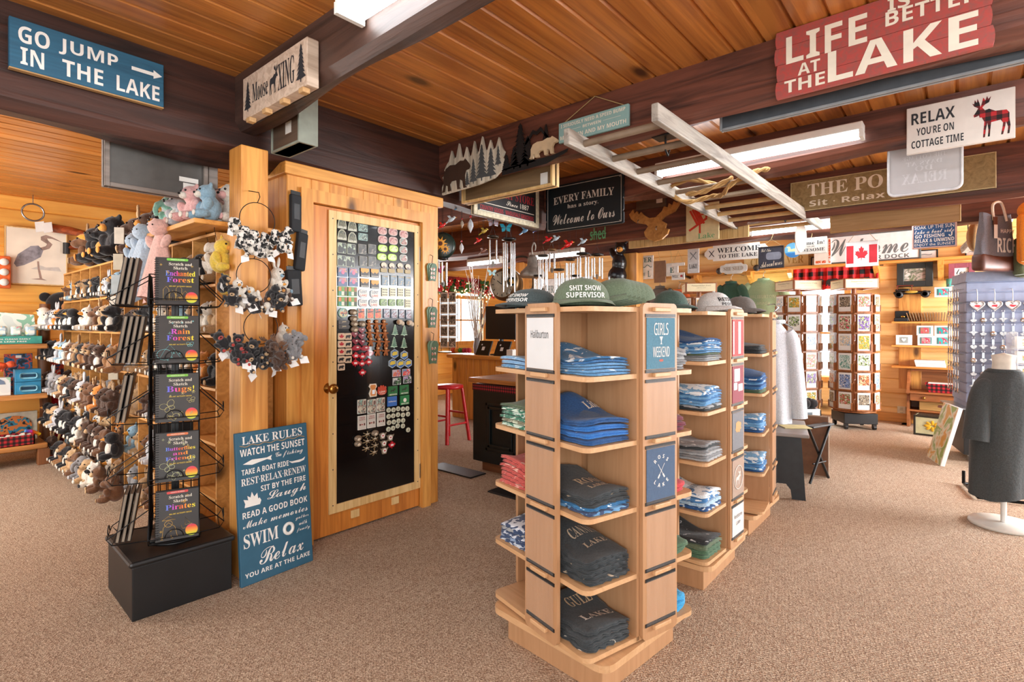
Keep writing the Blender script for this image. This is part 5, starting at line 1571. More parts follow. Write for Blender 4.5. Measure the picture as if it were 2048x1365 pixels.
# ---------------------------------------------------------------- wire book spinner on its black plinth
BLKBOX = mat('17181a', 0.42, var=0.2, scale=6)
t = thing('display_plinth', 'black laminate box under the wire book spinner', 'plinth', (0.918, 2.985, 0.0), R(-2))
MB().rbox(-0.205, 0.205, -0.225, 0.225, 0.0, 0.235, 0.004).build('box', BLKBOX, t)
MB().rbox(-0.218, 0.218, -0.238, 0.238, 0.235, 0.262, 0.012).build('lid', BLKBOX, t)
SZ, SRZ = 0.263, R(-18.7)
sp = thing('book_spinner', 'black wire spinner of scratch activity books on the black plinth', 'book rack', (0.93, 2.95, SZ), SRZ)
MB().rbox(-0.016, 0.016, -0.016, 0.016, 0.0, 1.26, 0.003).build('pole', BLACK, sp)
MB().lathe([(0.11, 0), (0.11, 0.006), (0.03, 0.012), (0.02, 0.03)], 24).build('turntable', BLACK, sp)
HB = 0.10
b = MB()
for k in range(4):
 for x in (-HB, -0.066, -0.033, 0, 0.033, 0.066):
  p = rot4(k, x, -HB)
  b.cyl((p[0], p[1], 0.02), (p[0], p[1], 1.27), 0.0032 if x == -HB else 0.0022, n=6)
for i in range(12):
 z = 0.02 + 1.25 * i / 11
 b.tube([(-HB, -HB, z), (HB, -HB, z), (HB, HB, z), (-HB, HB, z)], 0.0024, 5, True)
b.build('wire_lattice', WIRE, sp)
BZ = [1.122, 0.852, 0.581, 0.307, 0.037]
for k in range(4):
 for z in BZ:
  b = MB()
  b.X = Matrix.Rotation(k * PI / 2, 4, 'Z')
  d = 0.185 if k != 3 else 0.24
  b.tube([(-0.1, -HB, z - 0.004), (-0.1, -d, z + 0.002), (0.1, -d, z + 0.002), (0.1, -HB, z - 0.004)], 0.0025, 5)
  b.tube([(-0.1, -HB, z + 0.14), (-0.1, -d - 0.02, z + 0.03), (-0.1, -d, z + 0.002)], 0.0025, 5)
  b.tube([(0.1, -HB, z + 0.14), (0.1, -d - 0.02, z + 0.03), (0.1, -d, z + 0.002)], 0.0025, 5)
  b.tube([(-0.1, -d - 0.02, z + 0.03), (0.1, -d - 0.02, z + 0.03)], 0.0025, 5)
  b.tube([(-0.036, -d - 0.02, z + 0.03)] + [(0.036 * -math.cos(R(a)), -d - 0.022, z + 0.03 + 0.034 * math.sin(R(a))) for a in range(15, 180, 15)] + [(0.036, -d - 0.02, z + 0.03)], 0.0024, 5)
  b.build('pocket', WIRE, sp)
t = NT('rainbow_ink')
sx = t.sep(t.co())[0]
t.base(t.ramp(t.math('FRACT', t.math('MULTIPLY', sx, 5.2)), [(0.0, 'e23a2e'), (0.17, 'f08a1e'), (0.33, 'f2e02e'), (0.5, '4ec23a'), (0.67, '36b8d8'), (0.83, '6a5ae0'), (0.95, 'd84ab0')]))
RAINBOW = t.m
t = NT('rainbow_disc')
sz = t.sep(t.co())[2]
t.base(t.ramp(t.math('FRACT', t.math('MULTIPLY', sz, 16.0)), [(0.0, '3fb04a'), (0.3, 'e8e23a'), (0.55, 'f09a2a'), (0.8, 'e2402e'), (1.0, 'c83a7a')]))
DISC = t.m
CODE = mat('241d1a', 0.45, var=0.25)
PAGES = mat('8f8272', 0.8)
BW, BH, BT = 0.172, 0.222, 0.016
BOOKS = [('Enchanted Forest', ['Enchanted', 'Forest'], 'c9a860', 'castle'), ('Rain Forest', ['Rain', 'Forest'], '8ed4d8', 'frog'), ('Bugs!', ['Bugs!'], 'd8cf94', 'butterfly'), ('Butterflies and Friends', ['Butterflies', 'and', 'Friends'], 'd6dcb0', 'butterfly'), ('Pirates', ['Pirates'], 'd8b060', 'pirate')]
def scribble(b, g, kind, r=0.0009):
 """a few scratched line drawings on a cover"""
 def star(x, z, s, n=5):
  for i in range(n):
   a = 2 * PI * i / n
   b.tube([(x, -0.0016, z), (x + s * math.cos(a), -0.0016, z + s * math.sin(a))], r, 3)
 def wing(x, z, s, a0):
  for k in (-1, 1):
   for q, ss in ((0.6, 1.0), (-0.7, 0.7)):
    pts = []
    for i in range(9):
     a = 2 * PI * i / 8
     px, pz = ss * s * (0.55 + 0.5 * math.cos(a)), ss * s * 0.4 * math.sin(a)
     c, w_ = math.cos(q), math.sin(q)
     px, pz = px * c - pz * w_, px * w_ + pz * c
     px *= k
     c, w_ = math.cos(a0), math.sin(a0)
     pts.append((x + px * c - pz * w_, -0.0016, z + px * w_ + pz * c))
    b.tube(pts, r, 3)
 for _ in range(9):
  star(g.uniform(-0.07, 0.07), g.choice([g.uniform(0.01, 0.05), g.uniform(0.12, 0.2)]), g.uniform(0.004, 0.008), g.choice([4, 5, 6]))
 if kind == 'castle':
  for x0, hh in ((-0.055, 0.05), (-0.03, 0.03), (-0.005, 0.055), (0.02, 0.03)):
   b.tube([(x0, -0.0016, 0.02), (x0, -0.0016, 0.02 + hh), (x0 + 0.011, -0.0016, 0.035 + hh), (x0 + 0.022, -0.0016, 0.02 + hh), (x0 + 0.022, -0.0016, 0.02)], r, 3)
   b.tube([(x0 + 0.006, -0.0016, 0.02), (x0 + 0.006, -0.0016, 0.035), (x0 + 0.016, -0.0016, 0.035), (x0 + 0.016, -0.0016, 0.02)], r, 3)
 elif kind == 'butterfly':
  wing(-0.035, 0.07, 0.034, 0.5)
  wing(-0.02, 0.025, 0.028, -0.4)
  wing(0.055, 0.095, 0.018, 0.2)
 elif kind == 'frog':
  b.tube([(-0.05 + 0.03 * math.cos(R(a)), -0.0016, 0.04 + 0.025 * math.sin(R(a))) for a in range(0, 361, 30)], r, 3)
  b.tube([(-0.07, -0.0016, 0.02), (-0.05, -0.0016, 0.06), (-0.03, -0.0016, 0.085), (-0.01, -0.0016, 0.06), (0.015, -0.0016, 0.02)], r, 3)
  wing(0.05, 0.085, 0.016, 0)
 else:
  b.tube([(-0.06, -0.0016, 0.015), (-0.055, -0.0016, 0.06), (-0.035, -0.0016, 0.08), (-0.01, -0.0016, 0.06), (0.0, -0.0016, 0.015)], r, 3)
  b.tube([(-0.035 + 0.016 * math.cos(R(a)), -0.0016, 0.075 + 0.014 * math.sin(R(a))) for a in range(0, 361, 30)], r, 3)
  b.tube([(-0.06, -0.0016, 0.092), (-0.035, -0.0016, 0.108), (-0.008, -0.0016, 0.092), (-0.06, -0.0016, 0.092)], r, 3)
  b.tube([(0.015, -0.0016, 0.06), (0.02, -0.0016, 0.045), (0.05, -0.0016, 0.045), (0.058, -0.0016, 0.062), (0.03, -0.0016, 0.06), (0.03, -0.0016, 0.095), (0.05, -0.0016, 0.066)], r, 3)
def book(i, label, loc, rz, tilt, detail=True, cap_col='5fb83a'):
 title, lines, ink, kind = BOOKS[i]
 t = thing('activity_book', label, 'book', loc, group='scratch activity books on the wire spinner', rot=(tilt, 0, rz))
 MB().rbox(-BW / 2, BW / 2, 0.0, 0.003, 0, BH, 0.001, 1).build('cover', CODE, t)
 MB().box(-BW / 2 + 0.006, BW / 2 - 0.002, 0.003, BT - 0.003, 0.003, BH - 0.003).build('pages', PAGES, t)
 MB().rbox(-BW / 2, BW / 2, BT - 0.003, BT, 0, BH, 0.001, 1).build('back_cover', CODE, t)
 if not detail:
  return t
 b = MB()
 for q in range(20):
  z = 0.01 + (BH - 0.02) * q / 19
  b.tube([(-BW / 2 + 0.006 + 0.010 * math.cos(R(a)), BT / 2 + 0.011 * math.sin(R(a)), z) for a in range(0, 360, 45)], 0.0012, 4, True)
 b.build('spiral_binding', mat('3a3a3c', 0.3, 0.8), t)
 MB().flat(rrect(0.085, 0.011, 0.004, 3, 0.0, BH - 0.009), -0.0008).build('banner', mat(cap_col, 0.5), t)
 b = MB().text('TRACE-ALONG', 0.0, BH - 0.009, 0.055, 0.005, -0.0012, 'bold')
 z = BH - 0.03
 b.text('Scratch and', 0.012, z, 0.092, 0.014, -0.0012, 'serif').text('Sketch', 0.012, z - 0.019, 0.056, 0.014, -0.0012, 'serif')
 b.build('lettering', mat('d8d2c4', 0.6), t)
 z -= 0.045
 b = MB()
 for s in lines:
  hh = 0.024 if len(lines) < 3 else 0.016
  b.text(s, 0.012, z, min(0.118, 0.0165 * len(s) + 0.01) if s != 'Bugs!' else 0.11, hh if s != 'Bugs!' else 0.034, -0.0014, 'serif')
  z -= hh + 0.006
 b.build('title', RAINBOW, t)
 MB().text('AN ART ACTIVITY BOOK', 0.012, z - 0.001, 0.09, 0.006, -0.0012, 'bold').build('subtitle', mat('d8b83a', 0.6), t)
 b = MB()
 scribble(b, random.Random(i + 3), kind)
 b.build('scratch_drawing', mat(ink, 0.6), t)
 MB().flat([(x + 0.056, z + 0.034) for x, z in blob(0.025, 0.026, 24)], -0.0011).build('rainbow_seal', DISC, t)
 return t
def spw(x, y, z):
 c, s = math.cos(SRZ), math.sin(SRZ)
 return (0.93 + x * c - y * s, 2.95 + x * s + y * c, SZ + z)
for i in range(5):
 nm = BOOKS[i][0].lower().replace('!', '')
 book(i, f'black {nm} scratch book in a front pocket of the wire spinner', spw(0.012, -0.178, BZ[i] + 0.006), SRZ, -R(9), True, ['6fc23a', '7ac23a', '7ac23a', 'd8703a', 'd83a3a'][i])
 for q in range(1):
  book(i, f'black scratch book, spare copy behind the {nm} cover', spw(0.012, -0.158 + q * 0.019, BZ[i] + 0.006), SRZ, -R(9), False)
for i, n in enumerate((3, 4, 2, 0, 3)):
 for q in range(n):
  book(i, f'closed scratch book, {ORD[q]} from outside in the pocket beside {BOOKS[i][0].lower().replace("!", "")}', spw(-0.231 + q * 0.022, -0.005, BZ[i] + 0.006), SRZ - PI / 2, -R(9), False)
for i in (2, 3):
 t = book(i, f'scratch book at the back of the spinner behind {BOOKS[i][0].lower().replace("!", "")}', spw(-0.01, 0.135, BZ[i] + 0.006), SRZ, -R(-6), False)
# ---------------------------------------------------------------- plush toys
def voxel(b, size, smooth=2):
 """fuse overlapping round forms into one continuous skin"""
 me = bpy.data.meshes.new('skin')
 me.from_pydata(b.v, [], b.f)
 o = bpy.data.objects.new('skin', me)
 COL.objects.link(o)
 m = o.modifiers.new('r', 'REMESH')
 m.mode = 'VOXEL'
 m.voxel_size = size
 m2 = o.modifiers.new('s', 'SMOOTH')
 m2.iterations = smooth
 m2.factor = 0.5
 dg = bpy.context.evaluated_depsgraph_get()
 r = bpy.data.meshes.new_from_object(o.evaluated_get(dg))
 bpy.data.objects.remove(o)
 r.polygons.foreach_set('use_smooth', [True] * len(r.polygons))
 return r
def raw(b):
 me = bpy.data.meshes.new('form')
 me.from_pydata(b.v, [], b.f)
 me.polygons.foreach_set('use_smooth', [True] * len(b.f))
 return me
def plush_proto(sp):
 """sitting plush, front towards -y, about 0.2 tall: list of (part, mesh, colour role)"""
 b = MB()
 b.ell((0, 0.01, 0.06), (0.055, 0.05, 0.066), 14, 10)
 hz = 0.142
 b.ell((0, -0.012, hz), (0.048, 0.045, 0.043), 14, 10)
 for s in (-1, 1):
  b.ell((s * 0.044, -0.052, 0.024), (0.024, 0.042, 0.024), 10, 7)
  if sp == 'penguin':
   b.ell((s * 0.06, 0.0, 0.075), (0.012, 0.026, 0.045), 8, 6)
  else:
   b.ell((s * 0.056, -0.026, 0.078), (0.02, 0.024, 0.036), 10, 7, M=Matrix.Rotation(s * 0.5, 3, 'Y'))
 parts = []
 mz = (0, -0.052, hz - 0.012)
 if sp in ('bear', 'panda'):
  for s in (-1, 1):
   b.ell((s * 0.036, -0.004, hz + 0.036), (0.017, 0.01, 0.017), 10, 7)
  parts.append(('muzzle', raw(MB().ell(mz, (0.023, 0.02, 0.018), 12, 8)), 1))
  ny = -0.072
 elif sp == 'dog':
  for s in (-1, 1):
   b.ell((s * 0.046, -0.006, hz + 0.006), (0.014, 0.022, 0.036), 10, 7, M=Matrix.Rotation(-s * 0.35, 3, 'Y'))
  b.ell((0, -0.05, hz - 0.012), (0.024, 0.034, 0.019), 12, 8)
  parts.append(('belly', raw(MB().ell((0, -0.022, 0.06), (0.036, 0.03, 0.045), 12, 8)), 1))
  ny = -0.084
 elif sp == 'bunny':
  for s in (-1, 1):
   b.ell((s * 0.022, 0.0, hz + 0.075), (0.014, 0.01, 0.046), 10, 8, M=Matrix.Rotation(s * 0.2, 3, 'Y'))
  parts.append(('muzzle', raw(MB().ell(mz, (0.018, 0.012, 0.013), 12, 8)), 1))
  ny = -0.064
 elif sp == 'elephant':
  for s in (-1, 1):
   b.ell((s * 0.062, 0.004, hz), (0.034, 0.01, 0.036), 12, 8)
  b.tube([(0, -0.045, hz), (0, -0.075, hz - 0.015), (0, -0.085, hz - 0.045), (0, -0.075, hz - 0.075)], [0.019, 0.016, 0.013, 0.012], 10)
  ny = None
 elif sp == 'cat':
  for s in (-1, 1):
   b.lathe([(0.017, 0), (0.009, 0.016), (0.0, 0.03)], 10, (s * 0.03, -0.005, hz + 0.028))
  b.tube([(0.03, 0.05, 0.02), (0.07, 0.04, 0.03), (0.085, 0.0, 0.035)], 0.011, 8)
  parts.append(('muzzle', raw(MB().ell(mz, (0.019, 0.012, 0.012), 12, 8)), 1))
  parts.append(('belly', raw(MB().ell((0, -0.022, 0.06), (0.034, 0.026, 0.042), 12, 8)), 1))
  ny = -0.064
 elif sp == 'penguin':
  parts.append(('belly', raw(MB().ell((0, -0.018, 0.066), (0.042, 0.034, 0.056), 12, 8)), 1))
  parts.append(('beak', raw(MB().lathe([(0.014, 0), (0.009, 0.014), (0.0, 0.03)], 10, (0, -0.05, hz - 0.004), M=Matrix.Rotation(PI / 2, 3, 'X'))), 2))
  ny = None
 elif sp == 'moose':
  b.ell((0, -0.05, hz - 0.018), (0.03, 0.034, 0.026), 12, 8)
  for s in (-1, 1):
   b.ell((s * 0.048, 0.0, hz + 0.01), (0.018, 0.008, 0.011), 8, 6)
  for s in (-1, 1):
   q = MB().ell((s * 0.045, -0.004, hz + 0.055), (0.034, 0.009, 0.017), 10, 6, M=Matrix.Rotation(-s * 0.5, 3, 'Y'))
   for k in range(3):
    q.ell((s * (0.035 + 0.018 * k), -0.004, hz + 0.072 + 0.006 * k), (0.007, 0.007, 0.014), 8, 5)
   parts.append(('antler', raw(q), 1))
  ny = -0.084
 else:                                                   # bird with a beak and tuft
  b.ell((0, 0.0, hz + 0.048), (0.008, 0.008, 0.022), 8, 6)
  parts.append(('belly', raw(MB().ell((0, -0.02, 0.062), (0.038, 0.03, 0.05), 12, 8)), 1))
  parts.append(('beak', raw(MB().lathe([(0.017, 0), (0.012, 0.02), (0.0, 0.034)], 10, (0, -0.05, hz - 0.008), M=Matrix.Rotation(PI / 2, 3, 'X'))), 2))
  ny = None
 e = MB()
 for s in (-1, 1):
  e.ell((s * 0.019, -0.051, hz + 0.012), 0.0058, 8, 6)
 parts.append(('eyes', raw(e), 3))
 if ny:
  parts.append(('nose', raw(MB().ell((0, ny, hz - 0.006), (0.009, 0.006, 0.006), 8, 6)), 3))
 for s in (-1, 1):
  parts.append(('foot_pad', raw(MB().ell((s * 0.044, -0.090, 0.024), (0.015, 0.006, 0.015), 8, 6)), 1))
 return [('body', voxel(b, 0.0062), 0)] + parts
def fur(col):
 k = ('fur', col)
 if k not in MATS:
  t = NT('plush_' + col)
  c = srgb(col if col != 'cow' else 'e8e2d6')
  v = t.co()
  n = t.noise(v, 90, 4, 0.7)
  t.base(t.ramp(t.noise(v, 22, 1), [(0.0, '121214'), (0.5, 'e6e2da')], 'CONSTANT') if col == 'cow' else t.ramp(n, [(0.25, tuple(x * 0.72 for x in c[:3]) + (1,)), (0.75, tuple(min(1, x * 1.2 + 0.01) for x in c[:3]) + (1,))]))
  t.set(Roughness=0.95, Sheen_Weight=0.4, Sheen_Roughness=0.4)
  t.bump(n, 0.7, 0.008)
  MATS[k] = t.m
 return MATS[k]
BEAD = mat('0c0a0a', 0.12)
SPEC = {k: plush_proto(k) for k in ('bear', 'panda', 'dog', 'bunny', 'elephant', 'cat', 'penguin', 'moose', 'bird')}
COLN = {'6e4a2f': 'brown', '4a3020': 'dark brown', '9a6f46': 'tan', '17161a': 'black', 'e8e2d6': 'white', '8f8f92': 'grey', 'c9a77c': 'honey', 'c4c7cc': 'pale grey', 'd98a3a': 'orange', '8fb3c9': 'pale blue', 'e6b3b0': 'pink', '8fbfae': 'mint', '7d5a8a': 'purple', 'b33a34': 'red', 'e8c84a': 'yellow', '9f7f5a': 'sandy', '5f9a5a': 'green', 'cfa9a0': 'rose'}
def plush(sp, label, loc, rz, col, col2='d9c3a0', col3='e09a3a', s=1.0, tilt=(0, 0), group='plush animals on the shelves', name=None):
 t = thing(name or 'plush_' + sp.replace('panda', 'bear'), label, 'plush toy', loc, group=group, rot=(tilt[0], tilt[1], rz))
 t.scale = (s, s, s)
 for nm, me, role in SPEC[sp]:
  o = bpy.data.objects.new(nm, me)
  if not me.materials:
   me.materials.append(BEAD)
  o.material_slots[0].link = 'OBJECT'
  o.material_slots[0].material = (fur(col), fur(col2), fur(col3), BEAD)[role]
  COL.objects.link(o)
  o.parent = t
 return t
# the wall of cubby holes along the closet side
CUB = wood('cubby_pine', 'd9a05a', 'b27a38', 1, 20, 2.0, 0.5)
CX0, CX1 = 1.17, 1.47
Y0C, PIT, NCOL = 3.10, 0.34, 11
ROWZ = [0.05, 0.35, 0.65, 0.95, 1.24, 1.52, 1.80]
t = thing('cubby_shelving', 'long pine wall of cubby holes filled with plush toys', 'shelving', (0, 0, 0))
MB().box(CX1, CX1 + 0.015, Y0C, Y0C + PIT * NCOL, 0, 1.81).build('back_panel', CUB, t)
for z in ROWZ:
 MB().box(CX0, CX1, Y0C, Y0C + PIT * NCOL, z - 0.014, z).build('shelf', CUB, t)
for k in range(NCOL + 1):
 y = Y0C + PIT * k
 MB().box(CX0 + 0.004, CX1, y - 0.007, y + 0.007, 0.0, 1.80).build('upright', CUB, t)
MB().box(CX0 + 0.03, CX1, Y0C, Y0C + PIT * NCOL, 0.0, 0.036).build('kick_board', CUB, t)
g = random.Random(12)
KINDS_ = [('bear', '6e4a2f', 'd9b98a'), ('bear', '9a6f46', 'd9c3a0'), ('dog', '9f7f5a', 'e8e2d6'), ('dog', '6e4a2f', 'e8e2d6'), ('bear', '4a3020', 'c9a77c'), ('moose', '6e4a2f', 'c9a77c'), ('penguin', '17161a', 'e8e2d6'), ('panda', 'e8e2d6', '17161a'), ('cat', 'd98a3a', 'e8e2d6'),
          ('cat', '8f8f92', 'e8e2d6'), ('bunny', 'c4c7cc', 'e8e2d6'), ('elephant', '8f8f92', 'c4c7cc'), ('bird', 'e8e2d6', 'e8e2d6'), ('dog', 'c9a77c', 'e8e2d6'), ('bunny', '9f7f5a', 'e8e2d6'), ('bear', '17161a', 'c9a77c'), ('dog', '17161a', 'e8e2d6'), ('bird', '8fb3c9', 'e8e2d6'),
          ('panda', '8f8f92', 'e8e2d6'), ('bear', 'c9a77c', 'e8e2d6'), ('cat', '4a3020', 'e8e2d6'), ('moose', '4a3020', '9f7f5a')]
RN = ['bottom', 'second', 'third', 'fourth', 'fifth', 'top']
used = set()
for k in range(NCOL):
 for r in range(6):
  if k < 4 and r < 3 and k != 3:
   continue                                     # hidden behind the spinner and the post
  kinds = g.sample(KINDS_, 2)
  for j, (sp, c1, c2) in enumerate(kinds):
   y = Y0C + PIT * (k + 0.26 + 0.48 * j)
   lab = f"{COLN[c1]} plush {sp.replace('panda', 'bear')}, {'nearer' if j == 0 else 'farther'} one in the {ORD[k]} column's {RN[r]} cubby"
   s = g.uniform(0.95, 1.03) * (0.9 if sp in ('bunny', 'moose', 'elephant') else 1)
   plush(sp, lab, (CX0 + 0.06 + g.uniform(-0.03, 0.01), y, ROWZ[r] + 0.009), -PI / 2 + g.uniform(-0.1, 0.1), c1, c2, s=s)
   if g.random() < 0.88 and r < 5 and k > 3:
    sp2, d1, d2 = g.choice(KINDS_)
    plush(sp2, f"{COLN[d1]} plush {sp2.replace('panda', 'bear')} leaning out of the {ORD[k]} column's {RN[r]} cubby, {ORD[j]} pair", (CX0 - 0.115, y + 0.01, ROWZ[r] + 0.01), -PI / 2 + g.uniform(-0.5, 0.5), d1, d2, s=1.0, tilt=(0, 0))
# pastel toys on the top shelf by the post
t = thing('toy_shelf', 'golden pine shelf of pastel toys beside the post', 'shelf', (0, 0, 0))
MB().rbox(1.02, CX1, 2.97, 3.72, 1.815, 1.84, 0.004).build('board', PINE_Y, t)
for i, (sp, c1, c2, dx, yy, s) in enumerate([('bear', '8fb3c9', 'e8e2d6', 0, 3.05, 1.0), ('bear', 'e6b3b0', 'e8e2d6', -0.03, 3.18, 1.05), ('bunny', 'c9a77c', 'e8e2d6', 0.04, 3.3, 1.1), ('dog', 'c4c7cc', 'e8e2d6', -0.02, 3.42, 1.0), ('elephant', '8fbfae', 'c4c7cc', -0.01, 3.56, 1.1), ('bird', 'c4c7cc', '8fb3c9', 0.02, 3.67, 1.1),
                                             ('bear', 'e8e2d6', 'e6b3b0', 0.14, 3.1, 1.2), ('dog', 'cfa9a0', 'e8e2d6', 0.15, 3.26, 1.25), ('bear', '8fbfae', 'e8e2d6', 0.15, 3.46, 1.2)]):
 plush(sp, f'{COLN[c1]} plush {sp}, {ORD[i]} of the pastel toys on the golden shelf', (1.12 + dx, yy, 1.85), -PI / 2 + 0.25 * math.sin(i * 2.3), c1, c2, s=s, group='pastel plush toys on the golden shelf')
for i, (sp, c1, c2, yy, zz, s) in enumerate([('bear', '17161a', 'c98a3a', 3.95, 1.816, 1.5), ('bear', '17161a', 'd9953f', 4.2, 1.816, 1.35), ('bear', '4a3020', 'd9953f', 4.44, 1.816, 1.5), ('moose', '4a3020', 'c9a77c', 4.72, 1.816, 1.5), ('bear', '17161a', 'd9953f', 5.02, 1.816, 1.7), ('dog', '17161a', 'd9953f', 5.3, 1.816, 1.5), ('bird', '17161a', 'd98a3a', 5.6, 1.816, 1.6), ('moose', '6e4a2f', '9f7f5a', 5.9, 1.816, 1.5)]):
 plush(sp, f'large {COLN[c1]} plush {sp}, {ORD[i]} along the top of the cubby wall', (1.25 if i < 4 else 1.18, yy, zz), -PI / 2 + 0.3 * math.sin(i * 1.7), c1, c2, s=s, group='large plush animals on top of the cubbies')
# soft baby blankets with animal heads
def lovey(label, px, py0, py1, X, col, wpx):
 p0, p1 = atX(px, py0, X), atX(px, py1, X)
 t = thing('plush_blanket', label, 'baby blanket', (p1.x, p1.y, p1.z), -PI / 2 + 0.35)
 H = p0.z - p1.z
 n, m = 22, 9
 vs, fs = [], []
 for j in range(m):
  f = j / (m - 1)
  rr = 0.03 + 0.085 * (1 - f) ** 0.8
  for i in range(n):
   a = 2 * PI * i / n
   q = rr * (1 + 0.28 * (1 - f) * math.cos(6 * a + 0.7))
   vs.append((q * math.cos(a), q * 0.6 * math.sin(a), H * 0.82 * f + 0.02 * (1 - f) * math.cos(3 * a)))
 for j in range(m - 1):
  for i in range(n):
   fs.append((j * n + i, j * n + (i + 1) % n, (j + 1) * n + (i + 1) % n, (j + 1) * n + i))
 MB().add(vs, fs, 0, True).build('blanket', fur(col), t)
 b = MB().ell((0, -0.01, H * 0.9), (0.055, 0.05, 0.048), 14, 10)
 for s in (-1, 1):
  b.ell((s * 0.06, -0.01, H * 0.72), (0.022, 0.024, 0.045), 10, 8, M=Matrix.Rotation(s * 0.6, 3, 'Y'))
  b.ell((s * 0.042, 0.0, H * 0.9 + 0.042), (0.016, 0.01, 0.016), 8, 6)
 b.build('head', fur(col), t)
 b = MB()
 for s in (-1, 1):
  b.ell((s * 0.02, -0.058, H * 0.9 + 0.008), 0.0045, 8, 6)
 b.build('eyes', BEAD, t)
lovey('pale pink plush blanket animal hanging behind the book spinner', 320, 440, 600, 1.0, 'e9bcb2', 60)
lovey('pale blue plush blanket animal hanging beside the pink one', 288, 452, 580, 1.02, 'b9cde0', 50)
lovey('grey-blue plush blanket animal, the one half hidden by the blue one', 272, 470, 600, 1.06, 'a8bccf', 50)
# small picture books tucked between the cubbies
for i, (px, y0, y1) in enumerate(((238, 455, 488), (236, 508, 540), (232, 550, 588), (228, 592, 634), (226, 735, 760))):
 p = atX(px, y1, 1.09)
 t = thing('picture_book', f'slim picture book, {ORD[i]} from the top, standing between the plush cubbies', 'book', p, rot=(0.0, 0.0, -0.6))
 MB().rbox(-0.03, 0.03, 0, 0.008, 0, atX(px, y0, 1.09).z - p.z, 0.001, 1).build('cover', mat(('d9d2c4', 'c4bca8', 'a9b4b8')[i % 3], 0.5), t)
 MB().box(-0.027, 0.0325, 0.0015, 0.0065, 0.003, atX(px, y0, 1.09).z - p.z - 0.003).build('pages', PAGES, t)
# ---------------------------------------------------------------- wire hoops of little plush animals on the post
PAPER = mat('ececea', 0.7, var=0.03)
def mini(sp, label, loc, rz, col, col2, s, tilt, grp, tagdir=1):
 t = plush(sp, label, loc, rz, col, col2, s=s, tilt=tilt, group=grp, name='mini_plush_' + sp.replace('panda', 'bear'))
 MB().add([(0.03 * tagdir, -0.04, 0.03), (0.10 * tagdir, -0.075, 0.02), (0.11 * tagdir, -0.085, -0.05), (0.035 * tagdir, -0.055, -0.045)], [(0, 1, 2, 3)]).build('paper_tag', PAPER, t)
 return t
HOOP = [((515, 441), 0.088, [('dog', 'cow', 'e8e2d6', 'black and white plush cow')], 11, 'top'),
  ((508, 552), 0.085, [('bear', '17161a', 'c9a77c', 'black plush bear'), ('bear', '17161a', 'c9a77c', 'black plush bear'), ('bird', 'e8e2d6', 'e8e2d6', 'white plush eagle'), ('bird', '4a3020', 'e8e2d6', 'brown plush eagle')], 12, 'middle'),
  ((522, 655), 0.085, [('bear', '17161a', 'b33a34', 'black plush bear in red'), ('bear', '17161a', 'c9a77c', 'black plush bear'), ('moose', '4a3020', '6e4a2f', 'dark plush moose'), ('elephant', '8f8f92', 'e8e2d6', 'grey plush animal')], 15, 'lowest')]
g = random.Random(3)
for hi, ((px, py), rad, kinds, n, nm) in enumerate(HOOP):
 c = atY(px, py, 2.70)
 t = thing('wire_hoop', f'{nm} wire hoop for small plush animals on the pine post', 'hook ring', c)
 b = MB().tube([(rad * math.sin(2 * PI * i / 28), 0, rad * math.cos(2 * PI * i / 28)) for i in range(28)], 0.0022, 5, True)
 b.tube([(0, 0, rad), (0.012, 0.0, rad + 0.03), (0.02, 0.03, rad + 0.06), (0.0, 0.098, rad + 0.075)], 0.0022, 5)
 b.build('wire', WIRE, t)
 for i in range(n):
  sp, c1, c2, nmk = kinds[i % len(kinds)] if hi != 2 else kinds[(i * len(kinds)) // n]
  row = i % 2
  f = (i + 0.5) / n - 0.5
  ax = f * (0.27 + 0.05 * hi)
  az = -rad - 0.02 + 0.12 * (abs(f) * 2) ** 2 * 0.5 - 0.052 * row - 0.02 * (hi == 2)
  mini(sp, f'small {nmk}, {ORD[i]} along the {nm} wire hoop', (c.x + ax, c.y - 0.015 - 0.035 * row + g.uniform(-.015, .015), c.z + az - 0.03), g.uniform(-0.9, 0.9), c1, c2, 0.46 + 0.03 * hi, (g.uniform(-0.5, 0.5), g.uniform(-0.6, 0.6)), f'small plush animals on the {nm} hoop', g.choice((-1, 1)))
for sp, lab, px, py, Y, c1, c2, s in (('bunny', 'white plush bunny hanging behind the hoops by the closet corner', 552, 590, 2.86, 'e8e2d6', '8fb3c9', 0.8), ('bird', 'yellow plush duck below the pastel toy shelf', 443, 545, 3.0, 'e8c84a', 'e8c84a', 0.95), ('cat', 'small striped plush bee under the yellow duck', 452, 590, 2.98, 'e8c84a', '8f8f92', 0.6), ('dog', 'pale plush toy behind the yellow duck', 425, 545, 3.2, 'e8e2d6', 'e8e2d6', 0.9), ('bird', 'white plush bird low by the hoops', 565, 690, 2.86, 'e8e2d6', 'e8e2d6', 0.6)):
 p = atY(px, py, Y)
 o = plush(sp, lab, p, 0.4, c1, c2, s=s, group='loose plush toys by the post')
 MB().tube([(0, 0.03, 0.17), (0, 0.05, 0.24), (0, 0.07 / s if s < 0.9 else 0.05, 0.27)], 0.002, 4).build('loop', WIRE, o)
